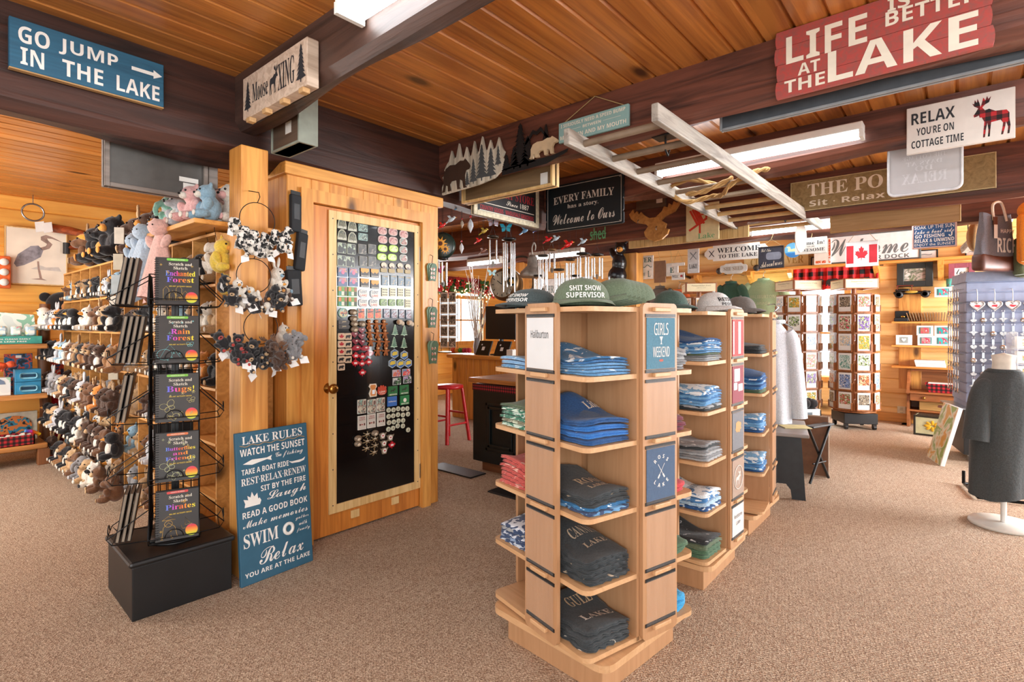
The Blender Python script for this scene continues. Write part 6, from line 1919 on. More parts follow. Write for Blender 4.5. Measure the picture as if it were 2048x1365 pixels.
# packets hanging on the closet corner, key tags on its far edge
for i, (x0, x1, y0, y1, rt) in enumerate(((582, 606, 386, 462, 0.0), (589, 613, 460, 540, 0.12), (577, 610, 536, 612, -0.08))):
 p0, p1 = atY(x0, y1, CF - 0.05), atY(x1, y0, CF - 0.05)
 w, h = p1.x - p0.x, p1.z - p0.z
 t = thing('sock_packet', f'black hanging packet with a card header, {ORD[i]} from the top on the closet corner', 'packet', ((p0.x + p1.x) / 2, CF - 0.05, p0.z), rot=(0, rt, 0.25))
 MB().rbox(-w / 2, w / 2, 0, 0.028, 0, h * 0.93, 0.009, 2).build('sock', mat('1c1e22', 0.8), t)
 MB().rbox(-w * 0.28, w * 0.28, -0.002, 0.03, h * 0.3, h * 0.7, 0.002, 1).build('card_band', mat('2f3236', 0.5), t)
 MB().box(-w * 0.46, w * 0.46, 0.010, 0.014, h * 0.9, h * 1.02).build('header', mat('14161a', 0.4), t)
 MB().tube([(0, 0.012, h), (0, 0.05, h + 0.012)], 0.002, 4).build('hook', METAL, t)
for i, (py0, py1, px) in enumerate(((527, 562, 862), (614, 655, 862), (682, 727, 864))):
 p0, p1 = atY(px, py1, CF - 0.03), atY(px, py0, CF - 0.03)
 h = p1.z - p0.z
 t = thing('tag_bunch', f'bunch of printed keepsake tags, {ORD[i]} from the top on the closet edge', 'souvenir', (p0.x, CF - 0.03, p0.z))
 for k in range(3):
  q = MB()
  q.X = Matrix.Rotation(0.14 * (k - 1), 4, 'Y')
  q.prism([(-0.028, 0), (0.028, 0), (0.028, h * 0.85), (0.012, h), (-0.012, h), (-0.028, h * 0.85)], -0.006 - 0.006 * k, -0.002 - 0.006 * k)
  q.build('tag', mat(('5d7a5e', '7b8f78', '49684e')[k], 0.5), t)
 q = MB()
 for k in range(6):
  q.flat([(x + (-0.012 if k % 2 else 0.012), z + h * (0.18 + 0.24 * (k // 2))) for x, z in blob(0.0095, 0.011, 12)], -0.0195)
 q.build('round_print', paint('dfe4d8', 'b84a3a', '6f8a6a', scale=140), t)
 MB().tube([(0, -0.01, h), (0, -0.02, h + 0.05), (0, 0.03, h + 0.07)], 0.0022, 5).build('hook', WIRE, t)
# ---------------------------------------------------------------- the toy nook by the far wall
YN = YW - 0.02
t, w, h = sign('heron_picture', 'large watercolour of a grey heron on the log wall', 'picture', 'y', YN - 0.03, (9, 452, 570), (135, 462, 571))
board(t, w, h, mat('e9dfce', 0.7, var=0.1, scale=5), 0.025)
frame(t, w, h, 0.012, RAW, 0.026, out=0.004)
shapes(t, [[(x * w, z * h) for x, z in q] for q in ([(-0.32, 0.3), (-0.36, 0.36), (-0.3, 0.52), (-0.1, 0.68), (0.02, 0.7), (0.1, 0.62), (0.06, 0.5), (-0.06, 0.42), (-0.2, 0.34)],)], mat('8d8a92', 0.8, var=0.4, scale=20), 'wing')
shapes(t, [[(x * w, z * h) for x, z in q] for q in ([(0.04, 0.66), (0.1, 0.62), (0.2, 0.66), (0.25, 0.74), (0.18, 0.8), (0.16, 0.84), (0.24, 0.84), (0.42, 0.79), (0.25, 0.87), (0.14, 0.9), (0.06, 0.86), (0.06, 0.8), (0.16, 0.74), (0.14, 0.7)], [(0.0, 0.42), (0.03, 0.42), (0.04, 0.3), (0.08, 0.12), (0.16, 0.09), (-0.1, 0.1), (0.04, 0.12), (0.01, 0.28)])], mat('9c8378', 0.8, var=0.3, scale=20), 'neck_and_leg')
shapes(t, [[(-0.1 * w, 0.28 * h), (0.4 * w, 0.26 * h), (0.35 * w, 0.34 * h), (0.15 * w, 0.32 * h), (0.05 * w, 0.35 * h)]], mat('c9c2ba', 0.8, var=0.1), 'water_wash', -0.0006)
BARK = wood('peeled_log', '8a5630', '54321a', 2, 12, 3, 0.6)
SLAB = wood('rustic_slab', 'c98a4a', '8a5426', 0, 14, 2, 0.5)
t = thing('rustic_shelf', 'three-tier rustic log shelf of toys by the far wall', 'shelf unit', (0.60, 6.75, 0))
b = MB().tube([(0.44, 0.16, 0.0), (0.445, 0.15, 0.5), (0.43, 0.16, 1.0), (0.44, 0.16, 1.5)], [0.05, 0.045, 0.05, 0.042], 10)
b.build('post', BARK, t)
MB().tube([(-0.4, 0.16, 0.0), (-0.4, 0.15, 0.6), (-0.4, 0.16, 1.5)], 0.045, 10).build('post', BARK, t)
for z in (0.2, 0.66, 1.12):
 MB().rbox(-0.45, 0.40, -0.25, 0.24, z - 0.045, z, 0.008).build('tier', SLAB, t)
MB().rbox(0.33, 0.42, -0.24, -0.15, 0.0, 0.155, 0.006).build('leg', BARK, t)
MB().rbox(-0.42, -0.33, -0.24, -0.15, 0.0, 0.155, 0.006).build('leg', BARK, t)
def nk(name, label, cat, x, y, z, rz=0.0):
 return thing(name, label, cat, (0.60 + x, 6.75 + y, z + 0.001), rz)
t = nk('toy_display_box', 'teal and white open display box of small toys on the top tier', 'box', 0.1, -0.03, 1.12)
TL = mat('3f9a8c', 0.5)
MB().rbox(-0.27, 0.27, -0.15, 0.15, 0, 0.07, 0.003).build('tray', TL, t)
MB().prism([(-0.27, 0.07), (0.27, 0.07), (0.25, 0.27), (-0.2, 0.31), (-0.27, 0.3)], 0.13, 0.15).build('back_card', paint('e8ede6', '8fc0a8', 'e8ede6', 'd8e0dc', scale=7), t)
letters(t, 0.54, 0.07, [('PROTECTS TEETH, CLEANS EASILY', 0, 0.62, 0.7, 0.2, 'bold'), ('BPA, PVC, & LEAD FREE', 0, 0.3, 0.6, 0.2, 'bold')], WHITE, y=-0.152)
for i in range(5):
 q = nk('soft_toy_packet', f'small pastel toy packet, {ORD[i]} along the teal display box', 'toy', -0.1 + 0.1 * i, -0.09, 1.192)
 MB().rbox(-0.04, 0.04, -0.035, 0.035, 0, 0.09, 0.02, 3, smooth=True).build('packet', paint(*(('e8e4e0', 'b8d8d0', 'd890a0') if i % 2 else ('e4e8ec', 'a8c8d8', 'e8c890')), scale=25, seed=i), q)
 MB().rbox(-0.025, 0.025, -0.037, -0.034, 0.02, 0.05, 0.001, 1).build('label', WHITE, q)
for i in range(2):
 q = nk('swim_goggle_box', f"{('upper', 'lower')[i]} blue boxed mask toy on the middle tier", 'boxed toy', 0.27, -0.14, 0.66 + (0.115 if i == 0 else 0))
 MB().rbox(-0.09, 0.09, -0.06, 0.06, 0, 0.112, 0.003).build('box', mat('2f86b0', 0.4, var=0.3, scale=12), q)
 MB().rbox(-0.06, 0.06, -0.068, -0.058, 0.025, 0.08, 0.02, 3, smooth=True).build('mask', mat('8fc8dc', 0.2), q)
 MB().rbox(-0.05, 0.05, -0.0705, -0.066, 0.04, 0.068, 0.004, 2).build('lens', mat('1d3f58', 0.1), q)
for i in range(3):
 q = nk('toy_carton', f'white striped toy carton with a grey boat, {ORD[i]} along the middle tier', 'boxed toy', -0.34 + 0.2 * i, -0.12, 0.66)
 MB().rbox(-0.095, 0.095, -0.06, 0.06, 0, 0.2 - 0.02 * i, 0.003).build('box', paint('e9e9e6', 'dfe2e0', '9fc8a8', scale=9, seed=i), q)
 MB().prism([(-0.05, 0.1), (0.06, 0.1), (0.05, 0.13), (0.02, 0.15), (-0.02, 0.15), (-0.05, 0.12)], -0.0625, -0.06).build('boat_picture', mat('6d7f98', 0.4), q)
q = nk('toy_lobster', 'orange-red toy creature hanging over the middle tier', 'toy', 0.06, -0.24, 0.93)
b = MB().ell((0, 0, 0), (0.07, 0.03, 0.035), 12, 8)
for s in (-1, 1):
 b.ell((s * 0.085, 0, 0.01), (0.035, 0.015, 0.03), 10, 6).ell((s * 0.03, 0, -0.03), (0.012, 0.012, 0.025), 8, 6)
b.build('body', mat('d0532c', 0.5, var=0.4, scale=40), q)
MB().tube([(0, 0, 0.02), (0, 0, 0.15)], 0.002, 4).build('cord', WIRE, q)
q = nk('picture_pack', 'dark carded toy with blue picture leaning at the back of the middle tier', 'boxed toy', 0.24, 0.1, 0.66)
MB().rbox(-0.1, 0.1, 0, 0.02, 0, 0.36, 0.002, 1).build('card', paint('1d2734', '2f5f8a', 'b84a3a', '27384a', scale=18), q)
MB().box(-0.02, 0.02, -0.001, 0.0, 0.32, 0.345).build('hang_hole', WHITE, q)
q = nk('plaid_box', 'red and black plaid open box of rope toys on the bottom tier', 'box', 0.14, -0.14, 0.2)
MB().box(-0.17, 0.17, -0.1, 0.1, 0, 0.006).box(-0.17, 0.17, -0.1, -0.09, 0, 0.09).box(-0.17, 0.17, 0.09, 0.1, 0, 0.09).box(-0.17, -0.16, -0.1, 0.1, 0, 0.09).box(0.16, 0.17, -0.1, 0.1, 0, 0.09).build('box', plaid('box_plaid', 'b8242a', 26), q)
for i in range(5):
 q = nk('rope_toy', f'white cotton rope toy, {ORD[i]} in the plaid box', 'toy', 0.04 + 0.05 * i, -0.14, 0.24 + 0.012 * (i % 2), 0.3 * i - 0.5)
 MB().tube([(-0.07 + 0.0175 * k, 0.01 * math.sin(k * 1.3), 0.02 + 0.012 * math.sin(k)) for k in range(9)], [0.014 + 0.004 * (k % 2) for k in range(9)], 8).build('rope', fabric('e4ddd0'), q)
q = nk('rope_toy', 'rainbow wrapped rope toy sticking out of the plaid box', 'toy', 0.3, -0.16, 0.29, 0.2)
MB().tube([(-0.05, 0, 0.03), (0.0, 0, 0.02), (0.06, 0, -0.02)], 0.014, 8).build('rope', RAINBOW, q)
q = nk('disc_pack', 'boxed flying disc with an animal print at the back of the bottom tier', 'boxed toy', 0.2, 0.06, 0.2)
MB().rbox(-0.17, 0.17, 0, 0.03, 0, 0.27, 0.003).build('box', mat('c9c2ae', 0.5, var=0.15), q)
b = MB().prism([(x, z + 0.14) for x, z in blob(0.13, 0.1, 26)], -0.012, 0)
b.build('disc', paint('20303c', '2f7f9a', 'd07a3a', '1a2228', scale=16), q)
# things on and against the log wall of the nook
p = at(130, 560, 7.0)
t = thing('snake_plush', 'long green plush snake draped over the rustic log post', 'plush toy', (0, 0, 0))
pts = [at(px, py, 6.05).to_tuple() for px, py in ((112, 715), (104, 690), (92, 660), (80, 635), (68, 622), (60, 640), (72, 668), (84, 700), (95, 725), (102, 700), (100, 668), (97, 645), (98, 632))]
pts = [Vector(p_) for p_ in pts]
sm = []
for i in range(len(pts) - 1):
 for k in range(4):
  sm.append(pts[i].lerp(pts[i + 1], k / 4))
MB().tube(sm, [0.03 + 0.02 * math.sin(PI * i / len(sm)) for i in range(len(sm))], 10).build('body', fur('5f9a3a'), t)
hp = at(97, 630, 6.02)
MB().ell(hp, (0.075, 0.08, 0.055), 14, 9).build('head', fur('3f7a4a'), t)
q = MB()
for s in (-1, 1):
 q.ell(hp + Vector((s * 0.04, -0.06, 0.03)), 0.012, 8, 6)
q.build('eyes', BEAD, t)
MB().tube([hp + Vector((0.05, -0.07, -0.01)), hp + Vector((0.12, -0.12, 0.0)), hp + Vector((0.15, -0.13, -0.02))], 0.004, 4).build('tongue', mat('d0402e', 0.6), t)
p = atY(128, 607, YN - 0.04)
t = thing('mounted_plush_bear', 'black plush bear head mounted on the log wall', 'wall decoration', p)
b = MB().ell((0, 0, 0), (0.15, 0.09, 0.12), 16, 10)
for s in (-1, 1):
 b.ell((s * 0.15, 0.02, 0.06), (0.05, 0.03, 0.05), 10, 7)
b.build('fur_head', fur('17161a'), t)
MB().ell((0.02, -0.1, -0.04), (0.06, 0.06, 0.05), 12, 8).build('muzzle', fur('c98a4a'), t)
MB().ell((0.02, -0.155, -0.02), (0.025, 0.015, 0.016), 10, 6).build('nose', BEAD, t)
q = MB()
for s in (-1, 1):
 q.ell((0.02 + s * 0.055, -0.085, 0.03), 0.012, 8, 6)
q.build('eyes', mat('8a5a2a', 0.2), t)
t = thing('oar', 'long varnished wooden oar hung level under the nook ceiling', 'oar', (0, 0, 0))
MB().tube([at(-60, 432, 5.6), at(60, 449, 5.6), at(140, 462, 5.6), at(212, 477, 5.6)], [0.055, 0.05, 0.045, 0.018], 10).build('shaft', wood('varnished_red', '9a4a26', '5a2412', 0, 16, 0, 0.25), t)
MB().tube([at(60, 449, 5.6) + Vector((0, 0, -0.06)), at(60, 449, 5.6) + Vector((0, 0, 0.35)), Vector((at(60, 449, 5.6).x, at(60, 449, 5.6).y, ZC))], 0.003, 4).build('cord', WIRE, t)
t = thing('paddle_handle', 'short red-brown paddle handle on the wall beside the heron picture', 'paddle', (0, 0, 0))
MB().tube([atY(133, 496, YN - 0.06), atY(200, 492, YN - 0.06)], 0.026, 8).build('shaft', wood('varnished_red', '9a4a26', '5a2412', 0, 16, 0, 0.25), t)
MB().cyl(atY(133, 508, YN - 0.06), atY(133, 486, YN - 0.06), 0.03, n=8).build('grip', DARK, t)
p = at(66, 425, 5.4)
t = thing('ring_hook', 'round wire ring with white price tags under the nook ceiling', 'hook ring', p)
MB().tube([(0.085 * math.cos(2 * PI * i / 24), 0, 0.085 * math.sin(2 * PI * i / 24)) for i in range(24)], 0.009, 6, True).build('ring', METAL, t)
MB().tube([(0, 0, 0.085), (0, 0, 0.25), (0, 0, ZC - p.z)], 0.004, 5).build('hanger', METAL, t)
for k in range(2):
 MB().prism([(0.02 + 0.06 * k, -0.2), (0.09 + 0.06 * k, -0.18), (0.08 + 0.06 * k, -0.08), (0.01 + 0.06 * k, -0.1)], -0.02 - 0.01 * k, -0.017 - 0.01 * k).build('price_tag', PAPER, t)
p = atY(8, 577, YN - 0.1)
t = thing('hanging_toy', 'orange hanging card of toys with white medallions near the heron', 'toy', p)
MB().rbox(-0.09, 0.05, 0, 0.03, 0, 0.32, 0.01).build('card', mat('d8642c', 0.5, var=0.3), t)
for k in range(3):
 MB().lathe([(0.035, 0), (0.035, 0.012), (0.0, 0.014)], 14, (0.0, 0, 0.06 + 0.1 * k), M=Matrix.Rotation(PI / 2, 3, 'X')).build('medallion', WHITE, t)
for i, (px, py, r, c) in enumerate(((26, 600, 0.16, 0), (18, 612, 0.14, 1))):
 p = at(px, py + 24, 6.3 + 0.12 * i)
 t = thing('painted_dish', f"{('round teal dish with a red and green creature', 'darker round dish behind the creature dish')[i]}, on the rustic shelf", 'dish', p)
 b = MB().lathe([(0.0, 0.01), (r * 0.7, 0.0), (r, 0.03), (r * 1.02, 0.03), (r * 0.7, -0.012), (0.0, -0.01)], 28, (0, 0, r * 0.75), M=Matrix.Rotation(PI / 2 - 0.25, 3, 'X'))
 b.build('dish', paint('1a7f86', '2aa0a0', '155a6a', scale=10, seed=i) if i else paint('178a92', '178a92', 'c8502e', '6ab04a', scale=9, seed=i), t)
 MB().tube([(r * 1.0 * math.cos(2 * PI * k / 28), -0.03 - 0.25 * 0 + 0.0, r * 0.75 + r * 1.0 * math.sin(2 * PI * k / 28) * 0.97) for k in range(28)], 0.006, 5, True).build('rim', mat('12606e', 0.4), t)
t = thing('dinosaur_stick', 'teal dinosaur head toy on a red-brown stick against the wall', 'toy', (0, 0, 0))
a, c = atY(154, 745, YN - 0.12), atY(166, 890, YN - 0.12)
c.z = 0.0
MB().tube([c, a], 0.022, 8).build('stick', mat('a4542c', 0.5), t)
MB().rbox(-0.12, 0.14, -0.07, 0.07, -0.01, 0.12, 0.03, 3, smooth=True).rbox(-0.12, 0.06, -0.06, 0.06, -0.12, -0.05, 0.02, 3, smooth=True).rbox(0.04, 0.14, -0.06, 0.06, -0.12, 0.02, 0.03, 3, smooth=True).build('head', fur('2f7f8a'), t)
t.children[-1].location = a + Vector((0, -0.02, 0.06))
q = MB()
for k in range(7):
 q.lathe([(0.009, 0), (0.0, -0.022)], 6, (-0.11 + 0.024 * k, -0.06, -0.008)).lathe([(0.009, 0), (0.0, 0.02)], 6, (-0.11 + 0.022 * k, -0.055, -0.052))
q.build('teeth', WHITE, t)
t.children[-1].location = a + Vector((0, -0.02, 0.06))
for i, (px, c1) in enumerate(((99, 'b02a4a'), (113, '7a2a5a'), (127, '3f8a6a'))):
 q = atZ(px, 905 - 4 * i, 0.0)
 t = thing('streamer_wand', f'bagged glitter streamer, {ORD[i]} of three against the wall', 'toy', q, 0.1)
 MB().rbox(-0.07, 0.07, -0.03, 0.03, 0.0, 0.86, 0.02, 3, smooth=True).build('bag', mat(c1, 0.15, 0.6, var=0.6, scale=60), t)
 MB().box(-0.08, 0.08, -0.034, -0.031, 0.7, 0.94).build('header_card', paint('d8d0c8', 'c84a3a', '3a4a7a', scale=18, seed=i), t)
for i, (p0, p1) in enumerate((((96, 812), (103, 905)), ((131, 818), (112, 905)))):
 a, c = at(*p0, 5.35), atZ(p1[0], p1[1], 0.03)
 t = thing('push_toy', f'wooden push toy on wheels with a long stick, {ORD[i]} from the rustic shelf', 'toy', (c.x, c.y, 0.0))
 d = a - Vector((c.x, c.y, 0))
 MB().tube([(0, 0, 0.05), d], 0.011, 8).build('stick', RAW, t)
 MB().ell(d, 0.026, 12, 8).build('knob', mat('d0582c' if i else '1c1a1a', 0.3), t)
 MB().rbox(-0.07, 0.07, -0.025, 0.025, 0.03, 0.075, 0.015, 3, smooth=True).build('body', mat('e0a03a' if i else 'd8562e', 0.4), t)
 for sx in (-1, 1):
  for sy in (-1, 1):
   MB().cyl((sx * 0.05, sy * 0.03, 0.032), (sx * 0.05, sy * 0.045, 0.032), 0.032, n=14).build('wheel', mat(('c8402e', '4a9a4a', 'e0b83a', 'd8702e')[(sx + 1) + (sy + 1) // 2], 0.4), t)
t, w, h = sign('plush_photo', 'small wooden box frame with a photo on top of the cubby wall', 'picture', 'y', 6.4, (172, 425, 462), (207, 418, 456))
t.location = (t.location.x + 0.13, t.location.y, 1.802)
board(t, w, h, RAW, 0.07)
shapes(t, [rrect(w * 0.7, h * 0.7, 0.005, 2, 0, h / 2)], paint('d8d4cc', '8a8680', 'b8b4ac', scale=25), 'photo')
plush('penguin', 'big white plush owl by the far end of the cubby wall', (1.02, Y0C + PIT * NCOL - 0.1, 1.242), -PI / 2, 'e8e2d6', 'e8e2d6', s=1.2)
# ---------------------------------------------------------------- ladder under the beams
LAD = wood('weathered_ladder', 'b5ada2', '7d756c', 0, 30, 2.5, 0.6)
t = thing('wooden_ladder', 'grey wooden ladder hung level under the ceiling beams', 'ladder', (0, 0, 0))
lx0, lx1, LZ = 2.30, 6.0, 2.235
MB().rbox(lx0, lx1, 1.075, 1.11, LZ, LZ + 0.085, 0.006).build('rail', LAD, t)
b = MB()
b.X = Matrix.Translation((lx0, 1.57, LZ)) @ Matrix.Rotation(math.atan2(0.17, lx1 - lx0), 4, 'Z')
b.rbox(0, lx1 - lx0, -0.005, 0.03, 0, 0.085, 0.006).build('rail', LAD, t)
for k in range(11):
 x = lx0 + 0.16 + k * 0.335
 MB().cyl((x, 1.09, LZ + 0.042), (x, 1.575 + 0.17 * (x - lx0) / (lx1 - lx0), LZ + 0.042), 0.019, n=10).build('rung', mat('c9a976' if k > 5 else '8d7a66', 0.6), t)
ROPE = mat('b08a55', 0.9, bump=0.6, bscale=200)
t = thing('rope', 'thick tan rope wound round the middle rungs of the ladder', 'rope', (0, 0, 0))
g = random.Random(9)
rx = lx0 + 0.16 + 4 * 0.335
pts = [(rx + 0.1, 1.02, LZ + 0.12), (rx + 0.05, 1.1, LZ + 0.105), (rx - 0.1, 1.2, LZ + 0.01), (rx, 1.3, LZ - 0.03), (rx + 0.12, 1.42, LZ + 0.0), (rx + 0.05, 1.58, LZ - 0.03), (rx - 0.08, 1.66, LZ + 0.05), (rx - 0.06, 1.5, LZ + 0.1), (rx + 0.1, 1.36, LZ + 0.07), (rx + 0.02, 1.24, LZ + 0.08), (rx - 0.1, 1.38, LZ - 0.01), (rx - 0.14, 1.5, LZ - 0.02)]
def smooth(pts, n=5):
 P = [Vector(p) for p in pts]
 o = []
 for i in range(len(P) - 1):
  p0, p1, p2, p3 = P[max(i - 1, 0)], P[i], P[i + 1], P[min(i + 2, len(P) - 1)]
  for k in range(n):
   u = k / n
   o.append(0.5 * ((2 * p1) + (p2 - p0) * u + (2 * p0 - 5 * p1 + 4 * p2 - p3) * u * u + (3 * p1 - p0 - 3 * p2 + p3) * u ** 3))
 return o + [P[-1]]
c = smooth(pts)
for q in range(2):
 MB().tube([p + Vector((0.009 * math.cos(i * 1.1 + PI * q), 0.0, 0.009 * math.sin(i * 1.1 + PI * q))) for i, p in enumerate(c)], 0.011, 6).build('strand', ROPE, t)
for i, (px, py) in enumerate(((1275, 268), (1535, 440))):
 t = thing('ladder_hook', ('black hook that carries the near end of the ladder', 'hook that carries the far end of the ladder')[i], 'hook', (0, 0, 0))
 x = (2.79, 5.32)[i]
 zt = (ZC, 2.25)[i] if i == 0 else 2.3
 MB().rbox(x - 0.05, x + 0.05, 1.2, 1.32, 2.325 if i == 0 else 2.30, 2.345 if i == 0 else 2.32, 0.003).build('plate', BLACK, t)
 MB().tube([(x, 1.26, 2.33), (x, 1.26, 2.26), (x + 0.03, 1.26, 2.235), (x + 0.05, 1.26, 2.27)], 0.006, 6).build('hook', BLACK, t)
# ---------------------------------------------------------------- counter, stool and what stands by the window
GRN = mat('10181a', 0.35, var=0.3, scale=9)
TOPW = wood('worn_counter_top', 'b5793f', '7a4a22', 1, 14, 2, 0.35, coat=0.3)
CY1 = 3.36
t = thing('shop_counter', 'dark green panelled counter with a worn wooden top', 'counter', (3.42, CY1, 0))
MB().rbox(0.0, 0.75, -1.3, 0.0, 0.09, 0.77, 0.004).build('body', GRN, t)
MB().box(0.06, 0.7, -1.25, -0.06, 0.0, 0.09).build('kick_board', wood('red_brown_kick', '7a4a2c', '4a2a18', 1, 16, 0, 0.5), t)
MB().rbox(-0.03, 0.8, -1.34, 0.035, 0.785, 0.825, 0.01).build('top', TOPW, t)
MB().box(-0.006, 0.0, -1.3, 0.0, 0.715, 0.775).build('plaid_ribbon', plaid('ribbon_plaid', 'a01e2c', 40, 'yz'), t)
b = MB()
for x0, (y0, y1, z0, z1) in ((-0.012, (-0.5, -0.16, 0.2, 0.62)), (-0.02, (-0.47, -0.19, 0.23, 0.59))):
 for a0, a1, c0, c1 in ((y0, y0 + 0.03, z0, z1), (y1 - 0.03, y1, z0, z1), (y0, y1, z0, z0 + 0.03), (y0, y1, z1 - 0.03, z1)):
  b.rbox(x0, 0.0, a0, a1, c0, c1, 0.006)
b.build('panel_moulding', GRN, t)
t = thing('rubber_mat', 'black rubber mat on the carpet at the counter corner', 'mat', (3.3, 3.42, 0.001))
MB().rbox(-0.1, 0.09, -0.25, 0.3, 0, 0.012, 0.004).build('mat', DARK, t)
t = thing('rubber_mat', 'small dark mat between the shirt rack and the counter', 'mat', (3.15, 2.62, 0.001))
MB().rbox(-0.12, 0.15, -0.2, 0.2, 0, 0.012, 0.004).build('mat', DARK, t)
RD = mat('b5131c', 0.35)
t = thing('bar_stool', 'bright red wooden stool behind the dark green counter', 'stool', (4.10, 4.42, 0))
MB().lathe([(0.0, 0.585), (0.165, 0.585), (0.175, 0.6), (0.17, 0.62), (0.0, 0.625)], 28).build('seat', RD, t)
for sx in (-1, 1):
 for sy in (-1, 1):
  MB().cyl((sx * 0.17, sy * 0.17, 0), (sx * 0.11, sy * 0.11, 0.59), 0.021, 0.018, 8).build('leg', RD, t)
for z in (0.2, 0.3):
 for k in range(4):
  p, q = rot4(k, 0.15, 0.15), rot4(k + 1, 0.15, 0.15)
  if (k % 2) == (z > 0.25):
   MB().cyl((p[0], p[1], z), (q[0], q[1], z), 0.012, n=8).build('stretcher', RD, t)
t = thing('service_bar', 'pine half wall with a rounded wooden bar top behind the counter', 'counter', (5.2, 4.3, 0))
b = MB()
for k in range(18):
 b.rbox(0.0, 0.06, -1.3 + 0.14 * k, -1.163 + 0.14 * k, 0, 0.83, 0.004, 1)
b.build('boards', PINE_Z, t)
MB().rbox(-0.06, 0.32, -1.35, 1.28, 0.83, 0.885, 0.02, 3).build('bar_top', PINE_Y, t)
b = MB()
for y in (-0.8, 0.6):
 b.box(0.06, 0.3, y, y + 0.06, 0, 0.83)
b.build('support', PINE_Z, t)
BZ_ = 0.887
def onbar(name, label, cat, px, x=5.28, rz=-PI / 2, group=None):
 p = atX(px, 700, x)
 return thing(name, label, cat, (x, p.y, BZ_), rz, group)
t = onbar('computer_monitor', 'black back of a computer monitor on the bar by the window', 'monitor', 1003, 5.4, -PI / 2 + 0.1)
MB().rbox(-0.25, 0.25, -0.03, 0.02, 0.21, 0.66, 0.008).build('screen', BLACK, t)
MB().cyl((0, 0, 0.01), (0, 0, 0.4), 0.03, n=10).build('stand', BLACK, t)
MB().rbox(-0.12, 0.12, -0.1, 0.1, 0, 0.015, 0.005).build('foot', BLACK, t)
for i, px in enumerate((963, 1000)):
 t = onbar('sales_sign', f"low black tilted card holder, the one {('beside the flowers', 'below the monitor')[i]}", 'display', px, 5.2, -PI / 2 - 0.05)
 b = MB()
 b.X = Matrix.Rotation(-R(24), 4, 'X')
 b.rbox(-0.125, 0.125, 0.0, 0.02, 0.0, 0.21, 0.004)
 b.build('panel', BLACK, t)
 b = MB()
 b.X = Matrix.Rotation(-R(24), 4, 'X')
 b.box(-0.03, 0.02, -0.002, 0.0, 0.07, 0.12).box(-0.06, -0.04, -0.002, 0.0, 0.14, 0.16)
 b.build('sticker', PAPER, t)
t = onbar('paper_stack', 'small white box beside the black card holders', 'box', 1024, 5.2)
MB().rbox(-0.05, 0.05, -0.05, 0.05, 0, 0.09, 0.003).build('box', WHITE, t)
for i, (px, c) in enumerate(((911, 'd8562c'), (918, 'e8a03a'), (925, '4a8a3a'), (933, 'b02a3a'))):
 t = onbar('silk_flower', f"{('orange', 'yellow', 'green', 'crimson')[i]} silk flower lying on the bar by the card rack", 'flower', px, 5.25)
 b = MB()
 for k in range(7):
  a = 2 * PI * k / 7
  b.ell((0.04 * math.cos(a), 0.04 * math.sin(a), 0.05), (0.035, 0.02, 0.035), 8, 6, M=Matrix.Rotation(a, 3, 'Z'))
 b.build('petals', mat(c, 0.7), t)
 MB().ell((0, 0, 0.06), 0.022, 8, 6).build('centre', mat('6a4a1a', 0.8), t)
# rack of black-and-white photo cards
t = onbar('card_rack', 'wire rack of black and white photo cards by the window', 'card rack', 897, 5.35, -PI / 2 + 0.15)
b = MB()
for x in (-0.15, 0.0, 0.15):
 b.cyl((x, 0.02, 0), (x, 0.02, 0.92), 0.004, n=6)
for k in range(6):
 b.tube([(-0.15, 0.02, 0.06 + 0.165 * k), (-0.15, -0.03, 0.06 + 0.165 * k), (0.15, -0.03, 0.06 + 0.165 * k), (0.15, 0.02, 0.06 + 0.165 * k)], 0.003, 4)
b.box(-0.16, 0.16, -0.05, 0.12, 0, 0.012)
b.build('wire_frame', WIRE, t)
M0 = t.matrix_basis.copy()
for r in range(5):
 for c in range(2):
  q = M0 @ Vector((-0.075 + 0.15 * c, -0.012, 0.072 + 0.165 * r))
  u = thing('photo_card', f"black and white photo card, {('first', 'second')[c]} across in the {ORD[r]} row up of the wire rack", 'card', q, -PI / 2 + 0.15, 'photo cards in the wire rack')
  MB().box(-0.068, 0.068, 0, 0.003, 0, 0.145).build('sheet', WHITE, u)
  MB().box(-0.056, 0.056, -0.001, 0, 0.02, 0.13).build('photo', paint('d8d8d4', '5a5a58', '9a9a96', '222222', scale=22, seed=r * 2 + c), u)
TWIG = mat('d8d0c6', 0.8, var=0.1)
t = onbar('twig_arrangement', 'tall pale bare twigs standing on the bar before the window', 'decoration', 955, 5.4)
g = random.Random(5)
MB().lathe([(0.05, 0), (0.06, 0.1), (0.045, 0.2), (0.05, 0.22)], 16).build('vase', mat('8a8f94', 0.4), t)
for k in range(15):
 a, s = g.uniform(0, 6.28), g.uniform(0.08, 0.3)
 h = g.uniform(0.7, 1.25)
 p = [(0.02 * math.cos(a), 0.02 * math.sin(a), 0.05)]
 for j in range(1, 6):
  f = j / 5
  p.append((s * f * math.cos(a) + g.uniform(-.02, .02), 0.3 * s * f * math.sin(a) + g.uniform(-.02, .02), 0.05 + h * f))
 b = MB().tube(p, [0.008 - 0.001 * j for j in range(6)], 5)
 for j in (2, 3, 4):
  q = Vector(p[j])
  b.tube([q, q + Vector((g.uniform(-.12, .12), g.uniform(-.05, .05), g.uniform(.08, .2)))], 0.003, 4)
 b.build('twig', TWIG, t)
t = thing('garland', 'green garland with red poinsettias and lit bulbs above the window', 'garland', (0, 0, 0))
b, f, l = MB(), MB(), MB()
